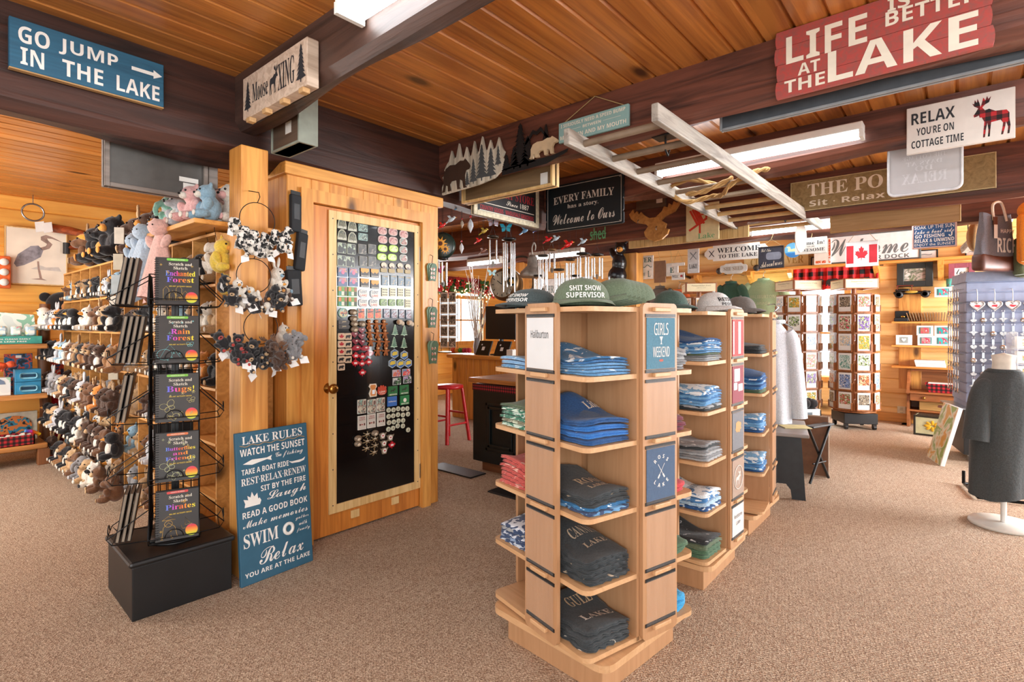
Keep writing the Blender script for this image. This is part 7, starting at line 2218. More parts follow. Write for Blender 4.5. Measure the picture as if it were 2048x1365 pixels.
for k in range(90):
 p = atY(872 + g.uniform(0, 165), 577 + 8 * math.sin(k) + g.uniform(-9, 12), YW - 0.12)
 b.ell(p, (0.06, 0.03, 0.035), 6, 4, M=Matrix.Rotation(g.uniform(-1, 1), 3, 'Y'))
 if k % 4 == 0:
  for q in range(5):
   a = 2 * PI * q / 5
   f.ell(p + Vector((0.04 * math.cos(a), -0.05, 0.04 * math.sin(a))), (0.035, 0.012, 0.02), 6, 4, M=Matrix.Rotation(-a, 3, 'Y'))
 l.ell(p + Vector((g.uniform(-.08, .08), -0.05, g.uniform(-.25, .05))), 0.012, 6, 4)
b.build('greenery', mat('2f5a2a', 0.8), t)
f.build('poinsettia', mat('b8202a', 0.6), t)
l.build('bulb', emis('warm_bulb', 'ffd9a0', 3.0), t)
for i, (nm, lab, L, Rt, word, bc, tc, ax, pl) in enumerate((('canoe_sign', 'red canoe sign with pale letters above the counter window', (898, 560, 584), (962, 552, 578), 'CANOES', 'a02f2c', 'e6c8b0', 'y', YW - 0.03),
               ('tree_farm_sign', 'long white Christmas tree sign behind the wind chimes', (1082, 560, 598), (1184, 552, 592), 'CHRISTMAS TREES', 'e4e8e8', '4f6a6a', 'x', XW - 0.03),
               ('lake_life_sign', 'white sign with green letters and a wavy line behind the black bear', (1252, 515, 562), (1306, 511, 557), 'LIKE AT THE L', 'e8ebea', '2f6a66', 'x', X6 - 0.03),
               ('letter_sign', 'small white sign with one green capital beside the brown board', (1332, 527, 553), (1356, 526, 552), 'E', 'e8ebea', '2f6a66', 'x', X6 - 0.03),
               ('plain_board', 'tall brown board hanging beside the white green-lettered sign', (1308, 523, 566), (1331, 521, 565), '', '8a6a52', '8a6a52', 'x', X6 - 0.03))):
 t, w, h = sign(nm, lab, 'sign', ax, pl, L, Rt)
 board(t, w, h, mat(bc, 0.6), 0.02)
 if i > 1:
  string(t, [(0, 0.01, h - 0.01), (0, -0.09, 2.4 - t.location.z)], TWINE)
 if i == 2:
  letters(t, w, h, [('BETTER', 0.05, 0.82, 0.8, 0.2, 'serif'), ('LIKE', -0.22, 0.22, 0.34, 0.26, 'serif'), ('AT THE', 0.12, 0.22, 0.2, 0.12, 'serif'), ('L', 0.36, 0.22, 0.1, 0.26, 'serif')], mat(tc, 0.6))
  MB().tube([(x * w, -0.002, (0.55 + 0.05 * math.sin(x * 26)) * h) for x in [-0.46 + 0.02 * k for k in range(47)]], 0.004, 4).build('wavy_rule', mat(tc, 0.6), t)
 elif word:
  letters(t, w, h, [(word, 0, 0.45, min(0.86, 0.1 * len(word) + 0.25), 0.4, 'serif')], mat(tc, 0.6))
 if i == 1:
  shapes(t, [fir(0.42 * h, 0.14 * w, 5, 0.02 * w, 0.66 * h)], mat('4a9a70', 0.6), 'tree_emblem')
t, w, h = sign('green_word_sign', 'mint green cut-out word hanging below the family sign', 'sign', 'x', XP - 0.03, (1180, 459, 482), (1211, 452, 477))
b = MB().text('shed', 0, h / 2, w, h, 0, 'bold')
b.build('cutout', mat('6fbf8a', 0.5), t)
MB().prism([(-0.5 * w, 0.42 * h), (0.5 * w, 0.42 * h), (0.5 * w, 0.5 * h), (-0.5 * w, 0.5 * h)], 0.001, 0.012).build('backing', mat('6fbf8a', 0.5), t)
# clock, lamp, climbing bear
p = at(1013, 570, 5.9)
t = thing('station_clock', 'round brass station clock on a bracket above the counter', 'clock', p, -PI / 2 + TH - 0.55)
Rm = Matrix.Rotation(PI / 2, 3, 'X')
b = MB()
b.lathe([(0.14, 0.09), (0.15, 0.085), (0.178, 0.06), (0.182, 0.0), (0.182, -0.0), (0.178, -0.06), (0.15, -0.085), (0.14, -0.09)], 36, M=Rm)
b.build('case', mat('6b5236', 0.35, 0.7), t)
for s in (-1, 1):
 MB().lathe([(0.0, 0.0), (0.142, 0.0)], 36, (0, -0.0915 * s, 0), M=Rm).build('dial', mat('cfc9b4', 0.5), t)
 b = MB()
 for k in range(12):
  a = 2 * PI * k / 12
  b.tube([(0.106 * math.cos(a), -0.094 * s, 0.106 * math.sin(a)), (0.132 * math.cos(a), -0.094 * s, 0.132 * math.sin(a))], 0.004, 4)
 b.build('hour_mark', INK, t)
 MB().tube([(0, -0.096 * s, 0), (-0.06, -0.096 * s, 0.04)], 0.004, 4).build('hour_hand', INK, t)
 MB().tube([(0, -0.097 * s, 0), (0.0, -0.097 * s, 0.1)], 0.003, 4).build('minute_hand', INK, t)
MB().tube(smooth([(0, 0, 0.18), (0.0, 0, 0.24), (0.16, 0, 0.3), (0.3, 0, 0.25), (0.34, 0, 0.0), (0.3, 0, -0.1)]), 0.012, 6).build('bracket', mat('2a2118', 0.5), t)
MB().tube([(0.0, 0, 0.25), (0, 0, ZC - p.z)], 0.006, 5).build('hanger', mat('2a2118', 0.5), t)
p = atX(1065, 555, 4.35)
t = thing('hanging_lamp', 'weathered grey metal barn lamp hanging before the wind chimes', 'lamp', p)
MB().lathe([(0.135, 0.0), (0.14, 0.01), (0.12, 0.06), (0.055, 0.12), (0.05, 0.2), (0.03, 0.23), (0.0, 0.235)], 28).build('shade', mat('8d857c', 0.45, 0.5, var=0.3), t)
MB().lathe([(0.0, 0.004), (0.12, 0.004), (0.118, 0.012), (0.0, 0.03)], 24).build('lens', mat('cdd3d6', 0.15), t)
MB().tube(smooth([(0, 0, 0.23), (-0.01, 0, 0.3), (0.02, 0, 0.36), (0.05, 0, 0.33), (0.04, 0, 0.28)]), 0.008, 6).build('gooseneck', mat('8d857c', 0.45, 0.5), t)
MB().tube([(0.02, 0, 0.36), (0.02, 0, ZC - p.z)], 0.003, 4).build('cord', WIRE, t)
p = atX(1236, 572, 6.44)
t = thing('bear_figure', 'black resin bear cub climbing the pine post', 'figurine', p, -PI / 2)
b = MB().ell((0, -0.02, 0.13), (0.13, 0.12, 0.14), 16, 10).ell((0.02, 0.0, 0.30), (0.10, 0.10, 0.14), 14, 10).ell((0.05, -0.02, 0.5), (0.085, 0.085, 0.085), 14, 10)
b.tube([(-0.02, 0.02, 0.36), (-0.11, 0.05, 0.44), (-0.15, 0.06, 0.52)], [0.05, 0.04, 0.032], 10)
b.tube([(-0.05, 0.03, 0.1), (-0.13, 0.04, 0.06), (-0.12, 0.06, 0.0)], [0.06, 0.05, 0.04], 10)
for s in (-1, 1):
 b.ell((0.05 + s * 0.07, 0.0, 0.58), (0.028, 0.015, 0.028), 10, 6)
me = voxel(b, 0.012)
me.materials.append(mat('15161a', 0.25, bump=0.3, bscale=60))
o = tag(bpy.data.objects.new('body', me))
COL.objects.link(o)
o.parent = t
MB().ell((0.075, -0.09, 0.475), (0.042, 0.045, 0.036), 12, 8).build('muzzle', mat('c98a3a', 0.4), t)
MB().ell((0.085, -0.135, 0.485), (0.014, 0.01, 0.01), 8, 6).build('nose', BEAD, t)
# wind chimes and suncatchers on thin cords
CHR = mat('c9cdd2', 0.18, 1.0, var=0.03)
def hangpoint(px, py):
 return atY(px, py, 3.05) if px < 1045 else atX(px, py, 4.02)
def chime(label, px, py, L, n=5, rr=0.055, ring='1a1a1c', disc=None, step=0.0):
 p = hangpoint(px, py)
 t = thing('wind_chime', label, 'wind chime', p, group='wind chimes and suncatchers under the beams')
 MB().lathe([(rr * 0.62, -0.008), (rr, -0.008), (rr, 0.008), (rr * 0.62, 0.008), (rr * 0.62, -0.008)], 20).build('ring', mat(ring, 0.3), t)
 b = MB()
 for k in range(3):
  a = 2 * PI * k / 3
  b.tube([(rr * 0.8 * math.cos(a), rr * 0.8 * math.sin(a), 0), (0, 0, 0.09)], 0.0012, 4)
 top = (2.2 if px < 1045 else 2.37) - p.z
 b.tube([(0, 0, 0.09), (0, 0, max(0.1, top))], 0.0014, 4)
 b.tube([(0, 0, 0), (0, 0, -L * 0.9)], 0.001, 4)
 b.build('cord', WIRE, t)
 for k in range(n):
  a = 2 * PI * k / n
  l = L * (0.7 + 0.3 * ((k * 2) % n) / n)
  MB().cyl((rr * 0.8 * math.cos(a), rr * 0.8 * math.sin(a), -0.03), (rr * 0.8 * math.cos(a), rr * 0.8 * math.sin(a), -0.03 - l), 0.0075, n=8).build('tube', CHR, t)
 MB().prism([(x, z - L * 0.95) for x, z in blob(0.018, 0.024, 14)], -0.002, 0.002).build('wind_sail', mat(disc or '4a3a2a', 0.4), t)
 return t
for lab, px, py, L, n, rr, ring in (('wind chime with a black ring before the brass clock', 1018, 479, 0.48, 6, 0.062, '141416'), ('silver wind chime under the yellow-bellied bird', 986, 474, 0.24, 4, 0.05, '2a2118'), ('wind chime below the round sunflower disc', 886, 518, 0.2, 5, 0.04, '141416'),
         ('long wind chime beside the barn lamp', 1086, 512, 0.34, 5, 0.05, '2a2118'), ('wind chime behind the dark green cap', 1118, 540, 0.3, 5, 0.05, '2a2118'), ('wind chime with a domed glass top', 1166, 508, 0.30, 6, 0.06, '141416'), ('wind chime with a flat dark ring near the bear', 1194, 510, 0.2, 6, 0.055, '141416'),
         ('short wind chime under the red suncatcher', 1140, 520, 0.26, 5, 0.045, '2a2118'), ('thin wind chime low over the caps', 1076, 552, 0.22, 5, 0.045, '141416'), ('wind chime of small bells between the lamp and the bear', 1104, 500, 0.2, 4, 0.04, '6a4a2a'), ('fine wind chime in front of the tree sign', 1152, 552, 0.2, 5, 0.04, '141416')):
 chime(lab, px, py, L, n, rr, ring)
GL = {}
def glassy(col):
 if col not in GL:
  t = NT('tinted_acrylic_' + col)
  t.base(srgb(col))
  t.set(Roughness=0.08, Alpha=0.85, Coat_Weight=0.6)
  GL[col] = t.m
 return GL[col]
def catcher(kind, label, px, py, s, col, col2='9aa0a6'):
 p = hangpoint(px, py)
 t = thing('suncatcher', label, 'suncatcher', p, TH - PI / 2, group='wind chimes and suncatchers under the beams')
 if kind == 'bird':
  b = MB().ell((0, 0, 0), (s * 0.5, s * 0.2, s * 0.25), 12, 8, M=Matrix.Rotation(-0.5, 3, 'Y')).ell((s * 0.42, 0, s * 0.3), s * 0.18, 10, 7)
  b.build('body', glassy(col), t)
  MB().prism([(-s * 0.1, 0), (-s * 0.5, s * 0.5), (-s * 0.15, s * 0.55), (s * 0.2, s * 0.1)], -0.004, 0.004).prism([(-s * 0.35, -s * 0.15), (-s * 0.85, -s * 0.5), (-s * 0.7, -s * 0.6), (-s * 0.25, -s * 0.25)], -0.003, 0.003).build('wing_and_tail', glassy(col), t)
  MB().lathe([(s * 0.06, 0), (0.0, s * 0.22)], 8, (s * 0.56, 0, s * 0.3), M=Matrix.Rotation(PI / 2, 3, 'Y')).build('beak', mat('d8a03a', 0.3), t)
 elif kind == 'butterfly':
  b = MB()
  for k in (-1, 1):
   b.prism([(0, 0), (k * s * 0.35, s * 0.5), (k * s * 0.8, s * 0.5), (k * s * 0.6, s * 0.05)], -0.002, 0.002).prism([(0, 0), (k * s * 0.55, -s * 0.05), (k * s * 0.5, -s * 0.5), (k * s * 0.15, -s * 0.4)], -0.002, 0.002)
  b.build('wing', glassy(col), t)
  MB().ell((0, 0, 0), (s * 0.06, s * 0.06, s * 0.35), 8, 6).build('body', mat('3a3a3c', 0.4), t)
 elif kind == 'disc':
  MB().lathe([(0.0, 0.012), (s * 0.8, 0.01), (s, 0.0), (s * 0.8, -0.01), (0.0, -0.012)], 26, M=Matrix.Rotation(PI / 2, 3, 'X')).build('disc', mat('1d2a24', 0.25), t)
  for x, z, q in ((-0.1, 0.15, 0.55), (0.25, -0.25, 0.38)):
   b = MB()
   for k in range(10):
    a = 2 * PI * k / 10
    b.flat([(x * s + s * q * math.cos(a - 0.25) * 0.5, z * s + s * q * math.sin(a - 0.25) * 0.5), (x * s + s * q * math.cos(a), z * s + s * q * math.sin(a)), (x * s + s * q * math.cos(a + 0.25) * 0.5, z * s + s * q * math.sin(a + 0.25) * 0.5)], -0.0135)
   b.flat([(x * s + a, z * s + c) for a, c in blob(s * q * 0.55, s * q * 0.55, 14)], -0.0134)
   b.build('sunflower', mat('e0a01e', 0.4), t)
   MB().flat([(x * s + a, z * s + c) for a, c in blob(s * q * 0.3, s * q * 0.3, 12)], -0.0145).build('seed_head', mat('5a2a10', 0.6), t)
 else:
  MB().lathe([(0.0, s), (s * 0.35, s * 0.4), (s * 0.4, -s * 0.1), (0.0, -s)], 6, smooth=False).build('crystal', glassy(col), t)
  MB().ell((0, 0, s * 1.25), s * 0.18, 8, 6).build('bead', glassy('c02a34'), t)
 top = (2.2 if px < 1045 else 2.37) - p.z
 MB().tube([(0, 0, s * (0.3 if kind != 'disc' else 0.9)), (0, 0, max(s, top))], 0.0012, 4).build('cord', WIRE, t)
for a in (('bird', 'red glass cardinal suncatcher nearest the closet', 884, 452, 0.05, 'd0181c'), ('bird', 'clear and silver bird suncatcher beside the red one', 902, 440, 0.06, 'b8c4cc'), ('bird', 'blue hummingbird suncatcher under the box sign', 921, 412, 0.06, '4a8ab0'), ('crystal', 'silver diamond suncatcher below the blue hummingbird', 924, 449, 0.035, 'a89a8c'),
          ('crystal', 'long clear feather crystal hanging by the blue hummingbird', 941, 452, 0.06, 'c4c8d0'), ('butterfly', 'pearly butterfly suncatcher under the store sign', 987, 444, 0.075, 'b8aab8'), ('bird', 'yellow-bellied bird with a dark back on a branch perch', 968, 463, 0.055, 'b89a3a'), ('butterfly', 'turquoise butterfly suncatcher under the store sign corner', 1012, 456, 0.07, '2f9ab0'),
          ('bird', 'pale blue bird suncatcher next to the black chime ring', 1050, 462, 0.07, '6a9ac0'), ('bird', 'small deep blue bird suncatcher below the store sign edge', 1072, 461, 0.04, '1f5ac0'), ('bird', 'red bird suncatcher below the family sign', 1096, 480, 0.06, 'd01a20'), ('bird', 'red cardinal on a ring, farther along the family sign', 1136, 490, 0.08, 'd8201e'),
          ('bird', 'clear bird suncatcher between the two red ones', 1112, 478, 0.06, 'b0bcc4'), ('bird', 'clear hummingbird suncatcher under the mint green word', 1166, 484, 0.06, 'a8b4bc'), ('disc', 'round dark sunflower disc beside the closet', 884, 492, 0.105, '000000'), ('crystal', 'clear drop crystal with a red bead by the sunflower disc', 904, 488, 0.035, 'd8dce0'),
          ('crystal', 'clear drop crystal farther from the sunflower disc', 923, 497, 0.045, 'd8dce0'), ('bird', 'small red bird suncatcher over the lit lamp', 957, 482, 0.045, 'd0201c'), ('bird', 'rust and grey bird ornament above the clock', 966, 503, 0.05, '7a4a3a'), ('butterfly', 'teal snowflake-like suncatcher on the twigs', 984, 546, 0.05, '3f9a98'), ('butterfly', 'magenta dragonfly on the closet edge', 877, 540, 0.06, 'c04a8a'), ('disc', 'round flowered disc in front of the clock dial', 1023, 563, 0.04, '000000')):
 catcher(*a)
# ---------------------------------------------------------------- greeting card spinners by the back window
CW = wood('card_rack_walnut', 'a86a3c', '7c4826', 2, 24, 0, 0.4)
CREAMC = mat('e6dcb8', 0.6, var=0.04)
CARDS = [('e8e4da', '6f8a4a', 'c84a4a', 'e0c8d0'), ('3a4a2a', '8aa05a', 'e8e8e0', '2a3420'), ('d84a6a', '4a7a3a', 'f0d8c8', 'a8283a'), ('5a7ac0', 'a8c0e0', '3f5a8a', 'e0e4ea'), ('e0b83a', 'c8902a', '6a8a3a', 'f0ead0'), ('6a5a4a', 'a89a84', '3a3028', 'd0c4b0'),
         ('7fb0a8', 'dfe8e2', '4a8a7a', 'c0d8d0'), ('8a6ab0', '5a3a7a', '9fae6a', 'e0d4ea'), ('d8763a', '8a3a1e', 'e8c89a', '3a2a20'), ('9cc0d8', 'd8c09a', 'eae6dc', '5a8aa8')]
CN = ['red and cream', 'dark green', 'pink flower', 'blue flower', 'golden flower', 'brown animal', 'seafoam', 'purple flower', 'orange and brown', 'pale sky']
def spinner(label, cx, cy, rz, n, rad, z0, z1, nm, header=True, rows=6, word=True):
 t = thing('card_spinner', label, 'card rack', (cx, cy, 0), rz)
 MB().rbox(-0.19, 0.19, -0.19, 0.19, 0.07, 0.2, 0.006).build('base', BLKBOX, t)
 for sx in (-1, 1):
  for sy in (-1, 1):
   b = MB().cyl((sx * 0.16 - 0.016, sy * 0.16, 0.03), (sx * 0.16 + 0.016, sy * 0.16, 0.03), 0.03, n=12)
   b.box(sx * 0.16 - 0.02, sx * 0.16 + 0.02, sy * 0.16 - 0.02, sy * 0.16 + 0.02, 0.045, 0.07)
   b.build('caster', BLACK, t)
 MB().cyl((0, 0, 0.2), (0, 0, z1 + 0.12), 0.03, n=10).build('pole', CW, t)
 MB().lathe([(0.0, z0 - 0.03), (rad, z0 - 0.03), (rad, z0 - 0.01), (0.0, z0 - 0.01)], n).build('tray', CW, t)
 ph = (z1 - z0) / rows
 w = 0.155
 for k in range(n):
  a = 2 * PI * k / n
  Mk = Matrix.Rotation(a, 4, 'Z') @ Matrix.Translation((0, -rad, 0))
  wn = Matrix.Rotation(rz + a, 3, 'Z') @ Vector((0, -1, 0))
  if wn.dot(Vector((-cx, -cy, 0)).normalized()) < 0.05:
   continue
  b = MB()
  b.X = Mk
  out = []
  for r in range(rows):
   zz = z0 + ph * r
   out += [(w / 2 + 0.03, zz), (w / 2 + 0.03, zz + ph * 0.45), (w / 2 + 0.008, zz + ph * 0.6), (w / 2 + 0.008, zz + ph * 0.85)]
  out += [(w / 2 + 0.03, z1), (-w / 2 - 0.03, z1)] + [(-x, z) for x, z in out[::-1]]
  b.prism(out, 0.012, 0.03)
  b.build('wing', CW, t)
  b = MB()
  b.X = Mk
  for r in range(rows):
   zz = z0 + ph * r
   b.box(-w / 2, w / 2, -0.022, -0.016, zz + 0.004, zz + 0.018).box(-w / 2, w / 2, -0.022, 0.012, zz, zz + 0.005)
   for s in (-1, 1):
    b.box(s * w / 2 - 0.004, s * w / 2 + 0.004, -0.022, 0.012, zz, zz + ph * 0.4)
  b.build('pocket_frame', CW, t)
  for r in range(rows):
   i = (k * 5 + r * 3 + int(cx * 7)) % len(CARDS)
   q = Matrix.Translation((cx, cy, 0)) @ Matrix.Rotation(rz, 4, 'Z') @ Mk @ Vector((0, -0.010, z0 + ph * r + 0.007))
   u = thing('greeting_card', f'{CN[i]} greeting card, {ORD[r]} row up, {ORD[k]} wing of {nm}', 'card', q, rz + a, 'greeting cards on the spinners')
   MB().rbox(-w / 2 + 0.006, w / 2 - 0.006, 0, 0.004, 0, ph * 0.9, 0.001, 1).build('sheet', WHITE, u)
   g_ = random.Random(i * 9 + r)
   x0, x1, zb, zt = -0.06, 0.06, ph * g_.choice((0.12, 0.28)), ph * 0.8
   MB().flat([(x0, zb), (x1, zb), (x1, zt), (x0, zt)], -0.0008).build('picture', paint(*CARDS[i], scale=42, seed=i + r), u)
 if header:
  for k in range(n):
   if k % 2:
    continue
   a = 2 * PI * (k + (0 if n != 8 else 0.0)) / n
   b = MB()
   b.X = Matrix.Rotation(a, 4, 'Z') @ Matrix.Translation((0, -rad * 0.8, z1 + 0.06))
   b.rbox(-0.19, 0.19, 0, 0.015, 0, 0.125, 0.003)
   o = b.build('header_board', CW, t)
   b = MB()
   b.X = Matrix.Rotation(a, 4, 'Z') @ Matrix.Translation((0, -rad * 0.8, z1 + 0.06))
   b.box(-0.178, 0.178, -0.001, 0, 0.012, 0.113)
   b.build('header_card', CREAMC, o)
   if word:
    b = MB()
    b.X = Matrix.Rotation(a, 4, 'Z') @ Matrix.Translation((0, -rad * 0.8, z1 + 0.06))
    b.text('Pumpernickel Press', 0, 0.085, 0.24, 0.022, -0.002, 'serif').text('GREETING CARDS', 0, 0.058, 0.12, 0.008, -0.002)
    b.build('lettering', mat('9a9270', 0.6), o)
 return t
spinner('walnut card spinner on casters standing clear in front of the back window', 7.95, 1.08, FACE - 0.16, 8, 0.25, 0.24, 1.68, 'the clear-standing spinner')
spinner('walnut card spinner behind the sweatshirt, nearer the shirt racks', 7.78, 1.68, FACE + 0.12, 8, 0.25, 0.24, 1.68, 'the sweatshirt spinner')
p = at(1398, 640, 7.2)
spinner('card spinner whose cream header shows above the caps', p.x, p.y, FACE - 0.2, 8, 0.25, 0.24, 1.66, 'the spinner behind caps', rows=6)
# ---------------------------------------------------------------- back wall: shelf, signs, valance, hanging shirts
t = thing('wall_shelf', 'long golden pine shelf on brackets high along the back wall', 'shelf', (XW, 0, 2.10))
MB().rbox(-0.24, 0, -1.2, 5.2, 0, 0.035, 0.006).build('board', PINE_Y, t)
for px in (1505, 1585, 1755, 1882, 1400):
 y = atX(px, 550, XW).y
 MB().prism([(-0.2, 0), (0, 0), (0, -0.24), (-0.03, -0.24), (-0.09, -0.12), (-0.2, -0.05)], y - 0.03, y + 0.03).build('bracket', PINE_Z, t)
SHZ_ = 2.137
def shelfsign(name, label, x0, x1, y0, y1, bc, cat='sign', d=0.03, ax=XW - 0.16, out=None):
 t, w, h = sign(name, label, cat, 'x', ax, (x0, y0, y1), (x1, y0, y1))
 t.location.z = SHZ_
 board(t, w, h, mat(bc, 0.6, var=0.05), d, out=out)
 return t, w, h
t, w, h = shelfsign('store_letter_sign', 'cream plank sign with tan capitals on the back shelf behind the camper sign', 1488, 1617, 506, 536, 'dcc78e', ax=XW - 0.1)
letters(t, w, h, [('CUSTO', -0.2, 0.5, 0.38, 0.5, 'serif'), ('VER', 0.3, 0.5, 0.26, 0.5, 'serif')], mat('b08f4a', 0.6))
t, w, h = shelfsign('welcome_board', 'very wide white welcome board with grey script on the back shelf', 1650, 1842, 452, 510, 'e6e8e8', ax=XW - 0.2)
frame(t, w, h, 0.02, mat('5a5f60', 0.5), 0.04)
letters(t, w, h, [('Welcome', -0.04, 0.56, 0.84, 0.62, 'script')], mat('6a6f70', 0.6))
letters(t, w, h, [('TO OUR DOCK', 0.08, 0.14, 0.62, 0.14, 'bold')], mat('6a6f70', 0.6), 'small_lettering')
for i, (x0, x1) in enumerate(((1622, 1652), (1742, 1770), (1776, 1824), (1830, 1876), (1930, 1958))):
 t, w, h = shelfsign('small_picture', f'small dark-edged white picture, {ORD[i]} along the back shelf', x0, x1, 505, 524, 'e9e9e4', 'picture', ax=XW - 0.05 if i != 0 else XW - 0.03)
 frame(t, w, h, 0.014, DARK, 0.032)
 letters(t, w, h, [('~', 0, 0.5, 0.5, 0.16, 'sans')], mat('8a8f90', 0.6), 'drawing')
t, w, h = shelfsign('floral_calendar', 'white panel with red floral edge behind the come-in sign', 1628, 1662, 476, 528, 'e8e4dc', 'picture', ax=XW - 0.23)
shapes(t, [rrect(0.12 * w, 0.9 * h, 0.01, 3, 0.42 * w, 0.5 * h), rrect(0.6 * w, 0.1 * h, 0.01, 3, -0.1 * w, 0.1 * h)], paint('e8e0d8', 'd0482e', 'c8703a', 'e8e0d8', scale=26), 'floral_print')
t, w, h = sign('flag_sign', 'white sign with the red maple leaf flag on a cord', 'sign', 'x', X6 - 0.02, (1691, 485, 537), (1757, 480, 530))
board(t, w, h, mat('e4e4e4', 0.6, var=0.03), 0.015)
FR = mat('c01f2e', 0.6)
shapes(t, [[(-0.47 * w, 0.14 * h), (-0.25 * w, 0.14 * h), (-0.25 * w, 0.84 * h), (-0.47 * w, 0.84 * h)], [(0.22 * w, 0.14 * h), (0.46 * w, 0.14 * h), (0.46 * w, 0.84 * h), (0.22 * w, 0.84 * h)]], FR, 'flag_bar')
shapes(t, [shp(LEAF, 0.4 * w, -0.01 * w, 0.5 * h, 0.6 * h)], FR, 'maple_emblem', -0.002)
string(t, [(-0.42 * w, 0.01, h), (0.0, 0.012, h + 0.17), (0.0, 0.012, 2.45 - t.location.z), (0.0, 0.012, h + 0.171), (0.42 * w, 0.01, h)], TWINE)
t, w, h = sign('sunset_sign', 'deep blue framed sign of summer activities below the porch sign', 'sign', 'x', X5 - 0.025, (1824, 450, 500), (1914, 443, 492))
board(t, w, h, mat('1f4f82', 0.6), 0.015)
frame(t, w, h, 0.014, mat('c9a8a0', 0.6), 0.02)
letters(t, w, h, [('SOAK UP THE SUN', 0, 0.86, 0.88, 0.14, 'sans'), ('take a boat ride', 0, 0.68, 0.88, 0.15, 'script'), ('GO FISHING', -0.1, 0.5, 0.66, 0.14, 'bold'), ('RELAX & UNWIND', 0, 0.32, 0.88, 0.15, 'bold'), ('ENJOY the SUNSET', 0, 0.14, 0.88, 0.14, 'sans')], WHITE)
MB().tube([(0.36 * w + 0.03 * w * math.cos(R(a)), -0.003, 0.5 * h + 0.06 * h * math.sin(R(a))) for a in range(-180, 20, 25)] + [(0.39 * w, -0.003, 0.6 * h)], 0.005, 5).build('hook_emblem', WHITE, t)
# red plaid valance with bears over the window
p0, p1 = atX(1583, 576, XW - 0.1), atX(1757, 570, XW - 0.1)
w = p0.y - p1.y
t = thing('bear_valance', 'red and black plaid window valance printed with black bears', 'curtain', (XW - 0.09, (p0.y + p1.y) / 2, 1.80), -PI / 2)
n = 90
vs, fs = [], []
for i in range(n + 1):
 x = -w / 2 + w * i / n
 y = 0.02 * math.sin(i * 0.75) + 0.008 * math.sin(i * 1.9)
 vs += [(x, y * 1.2, 0.012 * math.sin(i * 0.33)), (x, y, 0.2), (x, y * 0.5, 0.31)]
for i in range(n):
 for k in (0, 1):
  fs.append((i * 3 + k, i * 3 + 3 + k, i * 3 + 4 + k, i * 3 + 1 + k))
MB().add(vs, fs, 0, True).build('cloth', plaid('valance_plaid', 'e8282c', 8, 'xz', 'a01c20'), t)
for i in range(5):
 MB().prism(shp(BEAR, 0.16, -w / 2 + w * (0.15 + 0.175 * i), 0.04, 0.17), -0.034, -0.032).build('bear_print', mat('201c1c', 0.8), t)
MB().tube([(-w / 2 - 0.05, 0.03, 0.3), (w / 2 + 0.05, 0.03, 0.3)], 0.012, 8).build('rod', DARK, t)
def hung_shirt(label, px, py0, py1, X, wid, col, rz=-PI / 2, words=None, sleeve=0.5, wc='c8d8b8', z1=None, hang=0.2, d=0.12):
 """a shirt on a hanger: rounded body, two sleeves, neck band"""
 a, c = atX(px, py0, X), atX(px, py1, X)
 H = a.z - c.z
 t = thing('hanging_shirt', label, 'shirt', (X, a.y, c.z), rz)
 b = MB()
 n, m = 26, 9
 vs, fs = [], []
 for j in range(m):
  f = j / (m - 1)
  ww = wid / 2 * (1.0 if f < 0.72 else 1.0 - 0.7 * (f - 0.72) / 0.28)
  z = H * (f / 0.72 * 0.86 if f < 0.72 else 0.86 + 0.14 * (f - 0.72) / 0.28)
  for i in range(n):
   q = 2 * PI * i / n
   y = d * (0.5 + 0.25 * (1 - f)) * math.sin(q) * (1 - 0.5 * max(0, f - 0.8) / 0.2)
   vs.append((ww * math.cos(q) * (1 + 0.02 * math.sin(5 * q + 6 * f)), y + 0.012 * math.sin(6 * q + 3 * f) * (1 - f), z))
 for j in range(m - 1):
  for i in range(n):
   fs.append((j * n + i, j * n + (i + 1) % n, (j + 1) * n + (i + 1) % n, (j + 1) * n + i))
 b.add(vs, fs, 0, True)
 b.build('body', fabric(col), t)
 for s in (-1, 1):
  sl = sleeve * H
  MB().tube(smooth([(s * wid * 0.34, 0, H * 0.9), (s * wid * 0.5, 0, H * 0.74), (s * (wid * 0.58 + 0.04 * sleeve), -0.01, H * 0.9 - sl)], 4), [0.055, 0.06, 0.066, 0.07, 0.07, 0.07, 0.07, 0.066, 0.062], 12).build('sleeve', fabric(col), t)
 MB().lathe([(0.075, 0), (0.085, 0.01), (0.078, 0.03)], 18, (0, 0, H - 0.01)).build('collar', fabric(col), t)
 if hang:
  MB().tube([(-0.14, 0, H - 0.05), (0, 0, H + 0.04), (0.14, 0, H - 0.05)], 0.006, 5).tube([(0, 0, H + 0.04), (0, 0, H + 0.09), (0.03, 0, H + 0.12), (0.0, 0, H + 0.15), (0, hang, H + 0.15)], 0.004, 5).build('hanger', METAL, t)
 if words:
  b = MB()
  for s_, z, ww, hh in words:
   b.text(s_, 0, z * H, ww * wid, hh, 0, 'bold', fn=lambda p: (p[0], -d * 0.62 * math.sqrt(max(0.02, 1 - (2 * p[0] / wid) ** 2)) - 0.01, p[2]))
  b.build('print', mat(wc, 0.8), t)
 return t
hung_shirt('mint green shirt hung on the back wall under the shelf', 1527, 560, 650, XW - 0.3, 0.54, 'a9c9a2', hang=0.32, words=[('HALIBURTON', 0.62, 0.66, 0.05), ('canada', 0.48, 0.4, 0.05)])
hung_shirt('dark green shirt hung on the back wall behind the caps', 1462, 566, 640, XW - 0.62, 0.34, '2f5a4c', hang=0.63)
hung_shirt('grey shirt hung on the far wall behind the dark green cap', 1320, 575, 640, XW - 0.14, 0.42, '6a645c', hang=0.15, words=[('LAKE COUNTRY', 0.55, 0.6, 0.04)], wc='e4dfd4')
